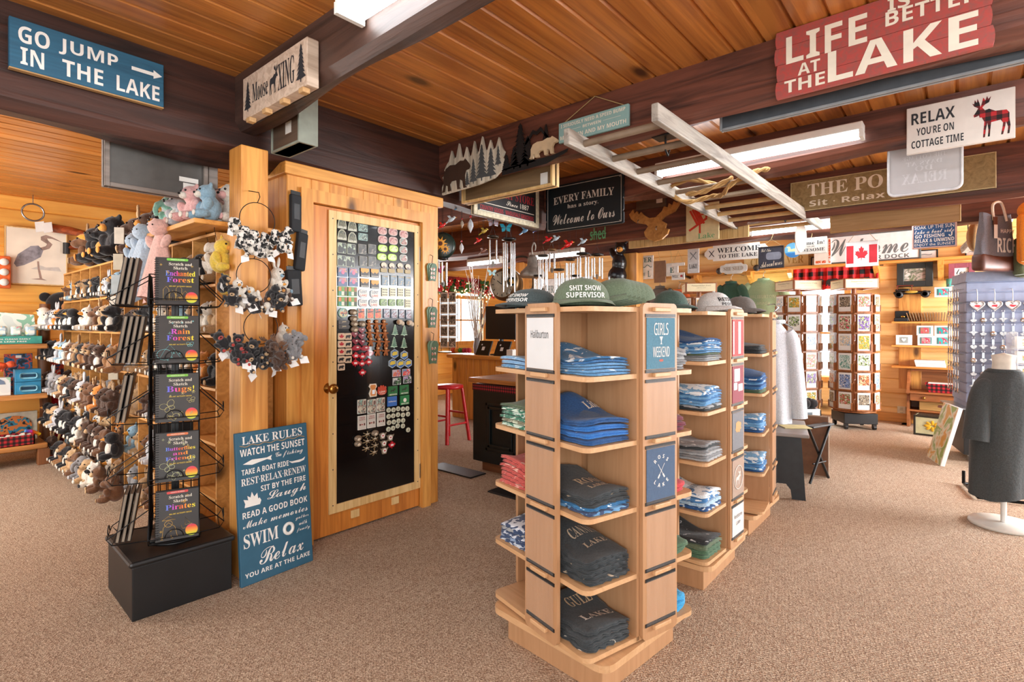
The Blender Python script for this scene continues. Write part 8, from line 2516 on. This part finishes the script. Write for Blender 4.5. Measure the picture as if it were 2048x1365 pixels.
hung_shirt('orange shirt half hidden by the card header', 1358, 582, 640, XW - 0.36, 0.24, 'd8642c', hang=0.38)
for i, (px, py) in enumerate(((1525, 542), (1452, 548), (1380, 556))):
 p = atX(px, py, XW)
 t = thing('wall_peg', f'dark round coat peg, {ORD[i]} along the back wall from the window', 'peg', p, -PI / 2)
 MB().cyl((0, 0, 0), (0, -0.3, 0.02), 0.02, n=8).ell((0, -0.3, 0.02), 0.05, 12, 8).build('peg', mat('3a3532', 0.5), t)
# ---------------------------------------------------------------- bench, folding table and sweatshirt behind the farthest rack
t = thing('black_bench', 'small black bench with an arched end and a grey top beside the farthest rack', 'bench', (4.62, 1.12, 0), -PI / 2 + 0.25)
o = [(-0.16, 0.0), (-0.07, 0.0), (-0.06, 0.07), (-0.03, 0.11), (0.03, 0.11), (0.06, 0.07), (0.07, 0.0), (0.16, 0.0), (0.13, 0.47), (-0.13, 0.47)]
BKP = mat('22262a', 0.45, var=0.2)
for y in (-0.26, 0.26):
 b = MB()
 b.prism(o, y - 0.014, y + 0.014)
 b.build('end_board', BKP, t)
MB().rbox(-0.18, 0.18, -0.33, 0.33, 0.47, 0.495, 0.006).build('top', wood('grey_top', '9a9490', '77716c', 0, 18, 0, 0.4), t)
MB().box(-0.012, 0.012, -0.25, 0.25, 0.3, 0.46).build('rail', BKP, t)
t = thing('paper_pad', 'pale yellow paper pad lying on the small black bench', 'paper', (4.62, 1.02, 0.496), 0.6)
MB().rbox(-0.07, 0.07, -0.1, 0.1, 0, 0.006, 0.001, 1).build('pad', mat('d9d09a', 0.7), t)
a0, a1 = atZ(1655, 957, 0.0), atZ(1580, 940, 0.0)
t = thing('brown_panel', 'large brown board with a pale edge standing behind the bench', 'board', (5.15, 1.16, 0), -PI / 2 + 0.1)
MB().rbox(-0.26, 0.28, 0, 0.012, 0.0, 0.52, 0.003).build('sheet', mat('7a5238', 0.6, var=0.15), t)
frame(t, 0.54, 0.52, 0.01, mat('b09a86', 0.6), 0.014, 'edge', 0.001, 0.01)
t = thing('folding_stand', 'black folding metal stand legs beside the bench', 'stand', (5.0, 0.93, 0), 2.8)
b = MB().cyl((-0.15, 0, 0.012), (0.14, 0, 0.46), 0.011, n=8).cyl((0.15, 0.02, 0.012), (-0.14, 0.02, 0.46), 0.011, n=8)
b.cyl((0.09, 0.01, 0.16), (-0.09, 0.01, 0.16), 0.007, n=6)
b.build('leg_frame', BLACK, t)
MB().rbox(-0.15, 0.15, -0.03, 0.05, 0.46, 0.475, 0.004).build('tray', DARK, t)
p = at(1603, 830, 5.6)
t = thing('silver_case', 'small silver metal case holding black knitted hats', 'case', (p.x, p.y, p.z - 0.04), FACE + 0.1)
MB().rbox(-0.145, 0.145, -0.1, 0.1, 0, 0.115, 0.012, 3).build('case', mat('b9bec2', 0.3, 0.9), t)
MB().box(-0.1, -0.03, -0.1025, -0.1, 0.04, 0.075).box(0.0, 0.05, -0.1025, -0.1, 0.05, 0.08).build('panel', mat('5a6a74', 0.3), t)
MB().tube(smooth([(0.15, -0.02, 0.05), (0.17, -0.05, 0.16), (0.14, -0.08, 0.12), (0.16, -0.06, 0.02)]), 0.008, 6).build('rope_handle', ROPE, t)
for i in range(4):
 q = thing('knit_hat', f'black knitted hat, {ORD[i]} in the silver case', 'hat', (p.x + 0.075 * (i - 1.5) * math.cos(FACE), p.y + 0.075 * (i - 1.5) * math.sin(FACE), p.z + 0.078), 0.7 * i, 'black knitted hats in the silver case')
 MB().ell((0, 0, 0.04), (0.055, 0.05, 0.05), 12, 8).ell((0.03, -0.01, 0.07), (0.03, 0.03, 0.028), 10, 6).build('knit', fur('17161a'), q)
t = thing('side_table', 'low dark cabinet under the silver case', 'table', (p.x, p.y, 0), FACE + 0.1)
MB().rbox(-0.17, 0.17, -0.13, 0.13, p.z - 0.065, p.z - 0.042, 0.004).build('top', DARK, t)
for sx in (-1, 1):
 for sy in (-1, 1):
  MB().box(sx * 0.15 - 0.012, sx * 0.15 + 0.012, sy * 0.11 - 0.012, sy * 0.11 + 0.012, 0, p.z - 0.065).build('leg', DARK, t)
hung_shirt('pale grey sweatshirt hanging by the farthest rack, over the bench', 1549, 645, 845, 4.75, 0.26, 'c4c6cc', rz=-PI / 2 + 0.5, sleeve=0.85, hang=0.2)
# ---------------------------------------------------------------- shelves and desk on the back wall
t = thing('wall_shelving', 'golden pine wall shelves of gifts beside the back window', 'shelving', (XW, 0, 0))
sx0 = 0.26
yA = 0.74
for z in (0.76, 1.03, 1.335, 1.64):
 MB().rbox(-sx0, 0, -0.9, yA, z - 0.024, z, 0.004).build('shelf', PINE_Y, t)
for z in (0.76, 1.03, 1.335, 1.64):
 MB().prism([(-sx0 * 0.85, 0), (0, 0), (0, -0.26), (-0.04, -0.26), (-0.1, -0.12), (-sx0 * 0.85, -0.04)], yA - 0.16, yA - 0.10).build('bracket', PINE_Z, t)
 t.children[-1].location.z = z - 0.024
MB().rbox(-0.03, 0, yA - 0.3, yA - 0.06, 0.45, 2.0, 0.004).build('upright', PINE_Z, t)
def onshelf(name, label, cat, px, z, dx=0.14, rz=-PI / 2, group=None):
 return thing(name, label, cat, (XW - dx, atX(px, 640, XW - dx).y, z + 0.001), rz, group)
t = onshelf('model_car', 'dark vintage model car with spoked wheels on the top wall shelf', 'model', 1823, 1.64)
b = MB().rbox(-0.19, 0.2, -0.05, 0.05, 0.045, 0.085, 0.015, 3, smooth=True).rbox(-0.17, -0.02, -0.045, 0.045, 0.08, 0.12, 0.015, 3, smooth=True)
b.build('body', mat('1d1a18', 0.25), t)
MB().rbox(-0.16, 0.02, -0.05, 0.05, 0.155, 0.165, 0.004).box(-0.15, -0.142, -0.045, 0.045, 0.1, 0.16).box(0.0, 0.006, -0.045, 0.045, 0.1, 0.16).build('canopy', mat('6a2a1e', 0.4), t)
for x in (-0.13, 0.14):
 for y in (-0.06, 0.05):
  MB().lathe([(0.02, -0.01), (0.042, -0.01), (0.045, 0.0), (0.042, 0.01), (0.02, 0.01)], 20, (x, y, 0.045), M=Matrix.Rotation(PI / 2, 3, 'X')).build('wheel', DARK, t)
  MB().lathe([(0.0, 0.011), (0.026, 0.011)], 14, (x, y, 0.045), M=Matrix.Rotation(PI / 2, 3, 'X')).build('hub', BRASS, t)
MB().ell((0.0, -0.062, 0.075), (0.07, 0.012, 0.018), 10, 6).build('running_board', mat('b08f3a', 0.4), t)
def mugbox(label, px, z, c, dz=0.0):
 t = onshelf('mug_box', label, 'boxed mug', px, z + dz, 0.13, group='boxed mugs on the wall shelves')
 MB().rbox(-0.085, 0.085, -0.05, 0.05, 0, 0.125, 0.003).build('box', WHITE, t)
 MB().box(-0.06, 0.06, -0.0515, -0.05, 0.02, 0.105).build('window_cutout', mat('5f8f92', 0.5), t)
 MB().rbox(-0.045, 0.045, -0.056, -0.0515, 0.025, 0.098, 0.002, 1).build('mug', paint(c, c, 'd0405a', 'e8e8e0', scale=14), t)
 return t
mugbox('boxed turquoise mug on the top wall shelf beside the model car', 1886, 1.64, '3fb0b0')
t = onshelf('mug', 'turquoise flowered mug standing on a boxed mug', 'mug', 1902, 1.766, 0.13)
MB().lathe([(0.0, 0.0), (0.045, 0.0), (0.05, 0.1), (0.045, 0.1), (0.04, 0.01), (0.0, 0.008)], 22).build('cup', paint('5fc0b8', '5fc0b8', 'd0405a', scale=16), t)
MB().tube([(0.048, 0, 0.08), (0.08, 0, 0.075), (0.08, 0, 0.03), (0.048, 0, 0.02)], 0.007, 8).build('handle', mat('5fc0b8', 0.3), t)
for i, (px, z, dz, c, nm) in enumerate(((1852, 1.03, 0.0, 'b08a8a', 'lower row, coral'), (1886, 1.03, 0.0, '3fb0b0', 'lower row, turquoise'), (1850, 1.03, 0.127, 'b06a5a', 'upper row, coral'), (1886, 1.03, 0.127, '2fa0a0', 'upper row, turquoise'))):
 mugbox(f'{nm} mug in a white box on the third wall shelf', px, z, c, dz)
t = onshelf('ring_box', 'open black jewel box with a gold piece on the second wall shelf', 'box', 1803, 1.335)
MB().rbox(-0.075, 0.075, -0.06, 0.06, 0, 0.05, 0.006).rbox(-0.075, 0.075, 0.04, 0.06, 0.05, 0.14, 0.006).build('box', mat('16181c', 0.4), t)
MB().lathe([(0.02, 0.0), (0.03, 0.012), (0.02, 0.024)], 14, (0.02, -0.01, 0.05)).build('gold_piece', mat('c9a04a', 0.25, 1.0), t)
for i in range(16):
 t = onshelf('wooden_plaque', f'thin brown plaque, {ORD[i]} in the leaning row on the second wall shelf', 'plaque', 1820 + i * 5.2, 1.336, 0.13, group='wooden plaques on the second wall shelf')
 b = MB()
 b.X = Matrix.Rotation(-0.3 + 0.03 * i, 4, 'Y')
 b.rbox(-0.005, 0.005, -0.06, 0.06, 0.006, 0.115, 0.001, 1)
 b.build('plaque', wood('plaque_wood', '9a7a54', '6a4e30', 1, 30, 0, 0.6), t)
t = onshelf('heart_box', 'white box frame with a small heart on the third wall shelf', 'picture', 1808, 1.03)
MB().rbox(-0.085, 0.085, -0.04, 0.04, 0, 0.13, 0.004).build('box', WHITE, t)
MB().box(-0.045, 0.045, -0.0415, -0.04, 0.025, 0.105).build('mount', mat('9aa6a4', 0.6), t)
MB().prism([(0, 0.045), (0.025, 0.07), (0.022, 0.084), (0.011, 0.087), (0, 0.078), (-0.011, 0.087), (-0.022, 0.084), (-0.025, 0.07)], -0.045, -0.0415).build('heart', WHITE, t)
for i in range(4):
 t = onshelf('white_book', f'large white book, {ORD[i]} from the bottom of the pile on the lowest wall shelf', 'book', 1862 - i, 0.76 + 0.021 * i, 0.14, group='white books on the lowest wall shelf')
 MB().rbox(-0.15, 0.15, -0.1, 0.1, 0, 0.02, 0.002, 1).build('cover', mat('d8dcdc', 0.5, var=0.05), t)
 MB().box(-0.146, 0.1505, -0.097, 0.097, 0.004, 0.016).build('pages', PAGES, t)
t, w, h = sign('landscape_picture', 'landscape picture in a wide black frame above the model car', 'picture', 'x', XW - 0.04, (1794, 527, 575), (1866, 525, 573))
board(t, w, h, mat('b9a890', 0.6), 0.02)
frame(t, w, h, 0.075, mat('2a2c2a', 0.35), 0.03, out=0.03)
frame(t, w * 0.74, h * 0.62, 0.02, mat('b8a888', 0.5), 0.01, 'mat_board', 0.004, 0, 0.19 * h)
shapes(t, [rrect(0.66 * w, 0.5 * h, 0.004, 2, 0, 0.5 * h)], paint('b08a98', '6a7a52', 'c4b0a8', '4a5a3a', 'e0d4cc', scale=11, sharp=False), 'landscape', -0.003)
t, w, h = sign('script_picture', 'white picture with black scribbled script in a maroon frame by the key tower', 'picture', 'x', XW - 0.04, (1897, 528, 562), (1950, 525, 560))
board(t, w, h, mat('e4dfd6', 0.6), 0.02)
frame(t, w, h, 0.06, mat('8a4a58', 0.4), 0.03, out=0.02)
letters(t, w, h, [('love', 0.05, 0.5, 0.5, 0.3, 'script')], INK)
p = atX(1803, 823, XW)
t = thing('wall_outlet', 'cream double wall outlet low beside the desk', 'outlet', p, -PI / 2)
MB().rbox(-0.045, 0.045, -0.008, 0, -0.065, 0.065, 0.003).build('plate', mat('e0d6b8', 0.4), t)
for s in (-1, 1):
 MB().rbox(-0.018, 0.018, -0.011, -0.008, s * 0.03 - 0.02, s * 0.03 + 0.02, 0.003).build('socket', mat('cabf9c', 0.4), t)
DESK = wood('desk_oak', 'a8683a', '6f3f20', 1, 18, 0, 0.4)
t = thing('writing_desk', 'small brown roll-top style desk against the back wall under the gift shelves', 'desk', (8.38, 0.2, 0))
for y in (-0.42, 0.36):
 MB().prism([(0.05, 0), (0.36, 0), (0.36, 0.73), (0.18, 0.73), (0.02, 0.47), (0.0, 0.42), (0.05, 0.4)], y - 0.014, y + 0.014).build('side_panel', DESK, t)
MB().rbox(0.16, 0.37, -0.45, 0.39, 0.73, 0.75, 0.004).build('top', DESK, t)
MB().rbox(-0.02, 0.36, -0.44, 0.38, 0.43, 0.455, 0.004).build('writing_shelf', DESK, t)
MB().box(0.06, 0.345, -0.41, 0.35, 0.20, 0.22).build('lower_shelf', DESK, t)
MB().box(0.345, 0.36, -0.41, 0.35, 0.05, 0.73).build('back_panel', DESK, t)
d = MB().rbox(0.01, 0.03, -0.4, 0.34, 0.34, 0.425, 0.004).build('drawer', DESK, t)
MB().ell((0.0, 0.2, 0.382), 0.018, 10, 7).build('knob', BRASS, d)
MB().prism([(0.2, 0.7), (0.22, 0.7), (0.22, 0.73), (0.2, 0.73)], -0.4, 0.34).build('fret_board', DESK, t)
t = thing('plaid_basket', 'red and black plaid basket of papers on the writing desk', 'basket', (8.48, 0.22, 0.457), -PI / 2)
MB().add([(-0.13, -0.07, 0), (0.13, -0.07, 0), (0.13, 0.07, 0), (-0.13, 0.07, 0), (-0.17, -0.1, 0.11), (0.17, -0.1, 0.11), (0.17, 0.1, 0.11), (-0.17, 0.1, 0.11)], [(3, 2, 1, 0), (0, 1, 5, 4), (1, 2, 6, 5), (2, 3, 7, 6), (3, 0, 4, 7)]).build('basket', plaid('basket_plaid', 'c01c2a', 22), t)
MB().box(-0.14, 0.14, -0.08, 0.08, 0.085, 0.115).build('papers', PAPER, t)
t = thing('ring_holder', 'silver ring stand with a price tag on the writing desk', 'stand', (8.46, 0.02, 0.457), -PI / 2)
MB().tube([(0.045 * math.cos(2 * PI * i / 20), 0, 0.12 + 0.045 * math.sin(2 * PI * i / 20)) for i in range(20)], 0.006, 5, True).cyl((0, 0, 0), (0, 0, 0.075), 0.006, n=8).build('ring', METAL, t)
MB().prism([(0.03, 0.02), (0.08, 0.03), (0.075, 0.09), (0.025, 0.08)], -0.012, -0.01).build('price_tag', PAPER, t)
t = thing('wooden_crate', 'flat wooden crate with a dark crest on the lower desk shelf', 'crate', (8.46, 0.17, 0.221), -PI / 2)
MB().rbox(-0.28, 0.28, 0.0, 0.2, 0, 0.115, 0.004).build('crate', wood('crate_wood', 'c49a5c', '8f6a38', 0, 20, 1, 0.5), t)
shapes(t, [[(x + 0.0, z + 0.057) for x, z in blob(0.035, 0.035, 16)], [(-0.1, 0.05), (-0.04, 0.04), (-0.04, 0.075), (-0.09, 0.08)], [(0.1, 0.05), (0.04, 0.04), (0.04, 0.075), (0.09, 0.08)]], mat('6a3a2a', 0.6), 'crest_emblem')
q = atZ(1862, 877, 0.0)
t = thing('flower_chest', 'small cream trunk painted with a yellow flower on the floor by the desk', 'trunk', (q.x + 0.12, q.y, 0.0), -PI / 2 - 0.1)
MB().rbox(-0.17, 0.17, 0, 0.2, 0, 0.235, 0.01).build('box', mat('c9c49a', 0.5, var=0.1), t)
frame(t, 0.34, 0.235, 0.022, mat('2c2418', 0.5), 0.2, 'edge_trim', 0.006)
b = MB()
for k in range(8):
 a = 2 * PI * k / 8
 b.ell((0.05 * math.cos(a) + 0.01, -0.006, 0.12 + 0.035 * math.sin(a)), (0.03, 0.003, 0.016), 8, 5, M=Matrix.Rotation(-a, 3, 'Y'))
b.build('flower_emblem', mat('e0b02a', 0.5), t)
MB().tube(smooth([(0.17, 0.1, 0.2), (0.21, 0.1, 0.17), (0.17, 0.1, 0.06)]), 0.012, 6).build('handle', mat('3a2a1c', 0.5), t)
# ---------------------------------------------------------------- key ring tower, leaning canvas, shirt form, bags
SLAT = mat('8b93ad', 0.5, var=0.06)
KZ = -R(78)
KX, KY = 6.62, 0.0
t = thing('key_ring_tower', 'tall blue-grey slatted tower of silver key rings on a black base', 'display tower', (KX, KY, 0), KZ)
# local: front -y faces the entrance; x runs to the aisle side
TW = 0.52
MB().rbox(-0.02, TW + 0.04, -0.02, TW, 0.07, 0.50, 0.006).build('base', BLKBOX, t)
MB().rbox(-0.1, TW + 0.06, -0.08, TW, 0.50, 0.515, 0.004).build('tray', mat('8a9098', 0.3, 0.6), t)
b = MB()
for i in range(12):
 z0 = 0.56 + i * 0.095
 b.rbox(0, TW, 0, TW, z0, z0 + 0.085, 0.006)
b.box(0.01, TW - 0.01, 0.01, TW - 0.01, 0.5, 1.70)
b.build('slat_panel', SLAT, t)
MB().prism([(-0.01, 1.70), (TW + 0.01, 1.70), (TW + 0.01, 1.79), (0.0, 1.79)], -0.03, TW).build('header', mat('7d8398', 0.5), t)
for sx in (0.04, TW - 0.04):
 MB().cyl((sx - 0.015, 0.05, 0.033), (sx + 0.015, 0.05, 0.033), 0.033, n=12).box(sx - 0.02, sx + 0.02, 0.03, 0.07, 0.05, 0.07).build('caster', METAL, t)
KM = Matrix.Translation((KX, KY, 0)) @ Matrix.Rotation(KZ, 4, 'Z')
SIL = mat('d3d6da', 0.16, 1.0, var=0.04)
proto = None
HT = [(0.05 * 16 * math.sin(a) ** 3 / 16, 0.05 * (13 * math.cos(a) - 5 * math.cos(2 * a) - 2 * math.cos(3 * a) - math.cos(4 * a)) / 16) for a in [2 * PI * i / 28 for i in range(28)]]
for i in range(4):
 u = thing('heart_ornament', f'large silver heart ornament, {ORD[i]} along the top hooks of the tower', 'ornament', KM @ Vector((0.075 + 0.125 * i, -0.035, 1.475)), KZ, 'large heart ornaments on the tower')
 MB().tube([(x, 0, z) for x, z in HT], 0.007, 6, True).build('heart_frame', SIL, u)
 MB().flat([(x * 0.9, z * 0.9) for x, z in HT], 0.001).build('pane', mat('dfe2e6', 0.3), u)
 MB().flat([(x + 0.0, z - 0.005) for x, z in blob(0.02, 0.012, 12, 0.3, i)], -0.0015).build('bird_print', mat('c0303a', 0.5), u)
 MB().tube([(0, 0, 0.03), (0.0, 0.0, 0.12), (0, 0.02, 0.15), (0, 0.034, 0.15)], 0.003, 5).build('ribbon', WHITE, u)
NMK = ['angel', 'paddle', 'snowflake', 'bear', 'leaf', 'loon', 'canoe']
for side in (0, 1):
 for r in range(8 if side else 7):
  for c in range(7 if not side else 5):
   z = (1.36 - 0.125 * r) if not side else (1.56 - 0.125 * r)
   loc = KM @ (Vector((0.045 + 0.07 * c, -0.045, z)) if not side else Vector((-0.045, 0.07 + 0.095 * c, z)))
   rz = KZ if not side else KZ - PI / 2
   lab = f"silver key ring, {ORD[c]} hook of the {ORD[r]} row on the {'front' if not side else 'aisle face'} of the tower"
   k = (r * 3 + c) % 4
   if proto is None:
    proto = []
    for kk in range(4):
     b = MB().tube([(0.011 * math.cos(2 * PI * i / 12), 0, 0.062 + 0.011 * math.sin(2 * PI * i / 12)) for i in range(12)], 0.002, 4, True)
     b.box(-0.009, 0.009, -0.002, 0.002, 0.0, 0.05)
     ch = MB()
     if kk == 0:
      ch.prism(shp(LEAF, 0.05, 0, -0.025), -0.004, 0.004)
     elif kk == 1:
      ch.lathe([(0.0, 0.004), (0.022, 0.004), (0.024, 0), (0.022, -0.004), (0.0, -0.004)], 16, (0, 0, -0.022), M=Matrix.Rotation(PI / 2, 3, 'X'))
     elif kk == 2:
      ch.prism([(x * 0.5, z * 0.5 - 0.022) for x, z in HT], -0.004, 0.004)
     else:
      ch.prism([(-0.035, -0.01), (-0.01, 0.0), (0, -0.006), (0.01, 0.0), (0.035, -0.01), (0.012, -0.02), (0.006, -0.04), (-0.006, -0.04), (-0.012, -0.02)], -0.004, 0.004)
     hk = MB().tube([(0, 0.043, 0.075), (0, -0.01, 0.073), (0, -0.015, 0.085)], 0.002, 4)
     proto.append([(b, 'ring_and_tag', SIL), (ch, 'charm', mat('c4c0be', 0.2, 0.9, var=0.3, scale=60)), (hk, 'hook', METAL)])
    made = {}
   if k not in made:
    u = thing('key_ring', lab, 'key ring', loc, rz, 'silver key rings on the tower')
    for b, nm, m in proto[k]:
     b.build(nm, m, u)
    made[k] = u
   else:
    dup(made[k], loc, rz, lab)
for r in range(3):
 for c in range(2):
  u = thing('card_pack', f"clear pack of pale cards, {('nearer', 'farther')[c]} one in the {ORD[r]} row up of the plastic rack", 'card', KM @ Vector((0.4 + 0.1 * 0, -0.17 - 0.06 * c, 0.827 + 0.13 * r)), KZ + 0.1, 'card packs by the shirt form')
  MB().rbox(-0.1, 0.12, 0, 0.012, 0, 0.105, 0.002, 1).build('pack', mat('d8d2c4', 0.3, var=0.1), u)
  MB().flat([(x, z + 0.055) for x, z in rrect(0.13, 0.06, 0.004, 2)], -0.001).build('print', paint('e0dccc', 'b88a5a', '8a9a6a', 'e0dccc', scale=30, seed=r), u)
t = thing('plastic_rack', 'clear plastic tiered card rack before the key ring tower', 'card rack', KM @ Vector((0.41, -0.31, 0.0)), KZ + 0.1)
b = MB()
for r in range(3):
 b.box(-0.14, 0.14, -0.02, 0.19, 0.82 + 0.13 * r, 0.825 + 0.13 * r)
for x in (-0.14, 0.135):
 b.box(x, x + 0.005, -0.02, 0.19, 0.0, 1.23)
b.build('shelf_frame', glass_mat('clear_rack', 0.3, (0.9, 0.92, 0.95, 1)), t)
q = atZ(1880, 933, 0.0)
t = thing('canvas_picture', 'tall white-edged canvas leaning on the base of the key ring tower', 'picture', (q.x, q.y, 0.0), rot=(-R(14), 0, -2.85))
MB().rbox(-0.4, 0.0, 0, 0.035, 0.0, 0.56, 0.004).build('canvas', WHITE, t)
MB().box(-0.395, -0.005, -0.001, 0, 0.005, 0.555).build('painting', paint('e0c84a', '8aa84a', 'e8e4d0', 'd8a03a', scale=7, sharp=False), t)
t = thing('shirt_form', 'dark grey child-size shirt on a white dress form with a round foot', 'shop mannequin', (4.68, -0.185, 0), FACE + 0.12)
MB().lathe([(0.0, 0.0), (0.175, 0.0), (0.18, 0.01), (0.175, 0.024), (0.0, 0.026)], 36).build('foot', mat('dcdad2', 0.4, var=0.03), t)
MB().cyl((0, 0, 0.02), (0, 0, 0.5), 0.016, n=12).build('pole', WHITE, t)
b = MB().lathe([(0.105, 0.86), (0.085, 0.96), (0.06, 1.0), (0.055, 1.06), (0.062, 1.1), (0.0, 1.115)], 24).build('neck', mat('d8d0c2', 0.6), t)
GT = fabric('3a3f40')
vs, fs = [], []
n, m = 36, 14
for j in range(m):
 f = j / (m - 1)
 u = max(0, f - 0.72) / 0.28
 z = 0.2 + 0.7 * f / 0.72 if u == 0 else 0.9 + 0.1 * u
 ww = 0.165 + 0.045 * (1 - f / 0.72) if u == 0 else 0.165 - 0.09 * u ** 1.3
 for i in range(n):
  a = 2 * PI * i / n
  fold = 0.016 * math.sin(5 * a + 2.2 * f) * (1 - f) + 0.008 * math.sin(9 * a - 4 * f) * (1 - f * 0.6)
  vs.append((ww * math.cos(a) * (1 + fold * 2), (0.14 - 0.04 * u) * math.sin(a) * (1 + fold * 4), z + 0.012 * math.sin(3 * a) * (1 - f)))
for j in range(m - 1):
 for i in range(n):
  fs.append((j * n + i, j * n + (i + 1) % n, (j + 1) * n + (i + 1) % n, (j + 1) * n + i))
MB().add(vs, fs, 0, True).build('shirt', GT, t)
for s in (-1, 1):
 MB().tube(smooth([(s * 0.10, 0, 0.93), (s * 0.165, 0.0, 0.84), (s * 0.215, -0.01, 0.56)], 5), [0.03, 0.045, 0.052, 0.056, 0.058, 0.06, 0.062, 0.064, 0.066, 0.068, 0.068], 16).build('sleeve', GT, t)
MB().lathe([(0.08, 0.985), (0.09, 0.995), (0.078, 1.012)], 22).build('neck_band', GT, t)
q = atZ(2005, 985, 0.0)
t = thing('wire_stand', 'black wire floor stand behind the shirt form', 'stand', (5.5, -0.32, 0), KZ)
MB().tube([(-0.3, -0.2, 0.02), (0.3, -0.2, 0.02), (0.3, 0.2, 0.02), (-0.3, 0.2, 0.02)], 0.012, 6, True).tube([(-0.3, 0.2, 0.02), (-0.3, 0.2, 0.12)], 0.012, 6).build('frame', WIRE, t)
# clothes and bags hung from a pale rail high beside the tower
t = thing('clothes_rail', 'pale grey square timber rail slung under the ceiling above the key ring tower', 'rail', (0, 0, 0))
a, c = at(1936, 492, 5.9), at(2042, 385, 5.0)
dv = (c - a)
b = MB()
b.X = Matrix.Translation(a) @ dv.to_track_quat('X', 'Z').to_matrix().to_4x4()
b.rbox(-0.1, dv.length + 0.3, -0.03, 0.03, -0.04, 0.04, 0.005)
b.build('timber', LAD, t)
MB().tube([a, (a.x, a.y, ZC)], 0.005, 5).tube([c, (c.x, c.y, ZC)], 0.005, 5).build('hanging_wire', WIRE, t)
p0, p1 = at(1958, 545, 5.3), at(2014, 440, 5.3)
w = 0.42
t = thing('tote_bag', 'slate grey tote bag with a brown base and white letters under the rail', 'bag', at(1990, 543, 4.75), FACE + 0.25)
H = 0.5
b = MB()
vs, fs = [], []
for j in range(7):
 f = j / 6
 hw = w / 2 * (1.0 - 0.22 * f + 0.03 * math.sin(f * 7))
 for i in range(28):
  a = 2 * PI * i / 28
  q = abs(math.cos(a)) ** 0.45 * (1 if math.cos(a) > 0 else -1)
  vs.append((hw * q + 0.01 * math.sin(9 * f + i), (0.055 - 0.025 * f) * abs(math.sin(a)) ** 0.5 * (1 if math.sin(a) > 0 else -1), 0.12 + (H - 0.12) * f + (0.03 * (q * q - 0.5) if j == 6 else 0)))
for j in range(6):
 fs += [(j * 28 + i, j * 28 + (i + 1) % 28, j * 28 + 28 + (i + 1) % 28, j * 28 + 28 + i) for i in range(28)]
b.add(vs, fs, 0, True).build('body', fabric('6d6f7a'), t)
MB().rbox(-w / 2 - 0.005, w / 2 + 0.005, -0.056, 0.056, 0.0, 0.15, 0.03, 3, smooth=True).build('leather_base', mat('5a3428', 0.5, var=0.2), t)
MB().tube(smooth([(-0.08, -0.045, H - 0.06), (-0.07, -0.03, H + 0.08), (0.03, -0.03, H + 0.1), (0.07, -0.045, H - 0.06)]), 0.011, 6).build('handle', mat('d8d0c4', 0.6), t)
MB().rbox(-0.1, -0.06, -0.062, -0.05, H - 0.1, H - 0.03, 0.003).build('leather_tab', mat('5a3428', 0.5), t)
MB().box(-0.105, -0.065, -0.064, -0.0625, H - 0.22, H - 0.1).build('price_tag', PAPER, t)
b = MB().text('HAPPY', 0.07, H * 0.70, 0.16, 0.035, -0.0525, 'bold').text('RICH', 0.07, H * 0.45, 0.24, 0.13, -0.0525, 'bold')
b.build('lettering', WHITE, t)
for lab, px, py, tt, wd, hh, col, rz in (('orange hoodie at the end of the pale rail', 2062, 530, 4.6, 0.3, 0.55, 'f0962a', 0.7), ('moss green hoodie under the orange one', 2060, 556, 4.8, 0.34, 0.45, '5c6b50', 0.5)):
 p = at(px, py, tt)
 t = thing('hanging_hoodie', lab, 'hoodie', p, FACE + rz)
 b = MB().rbox(-wd / 2, wd / 2, -0.08, 0.08, 0, hh * 0.8, 0.05, 4, smooth=True)
 b.build('body', fabric(col), t)
 MB().ell((0, 0, hh * 0.85), (wd * 0.34, 0.09, hh * 0.16), 14, 9).build('hood', fabric(col), t)
 for s in (-1, 1):
  MB().tube(smooth([(s * wd * 0.42, 0, hh * 0.74), (s * wd * 0.55, 0, hh * 0.4), (s * wd * 0.56, -0.01, 0.02)], 4), 0.055, 10).build('sleeve', fabric(col), t)
 MB().tube([(0, 0, hh * 0.98), (0, 0, max(hh, 2.3 - p.z)), (0, 0.0, ZC - p.z)], 0.004, 5).build('hanger_wire', WIRE, t)
for i, (px, py, c, nm) in enumerate(((1965, 400, 'd8d0c0', 'striped'), (1985, 395, '6a5a5c', 'slate'), (1950, 470, 'b08a5a', 'tan'), (2010, 420, 'e4dccc', 'cream'))):
 p = at(px, py, 5.5)
 t = thing('folded_bag', f'{nm} soft bag draped over the pale rail above the tote bag', 'bag', p, FACE + 0.4 + 0.2 * i)
 b = MB().ell((0, 0, -0.02), (0.13, 0.07, 0.17), 14, 9, M=Matrix.Rotation(0.6, 3, 'Y'))
 b.build('body', paint(c, c, '3a3434', c, scale=12, seed=i) if i == 0 else fabric(c), t)
 MB().tube(smooth([(-0.08, -0.05, 0.0), (-0.04, -0.07, 0.14), (0.06, -0.06, 0.12), (0.1, -0.04, -0.02)]), 0.01, 6).build('strap', mat('4a342a', 0.6), t)
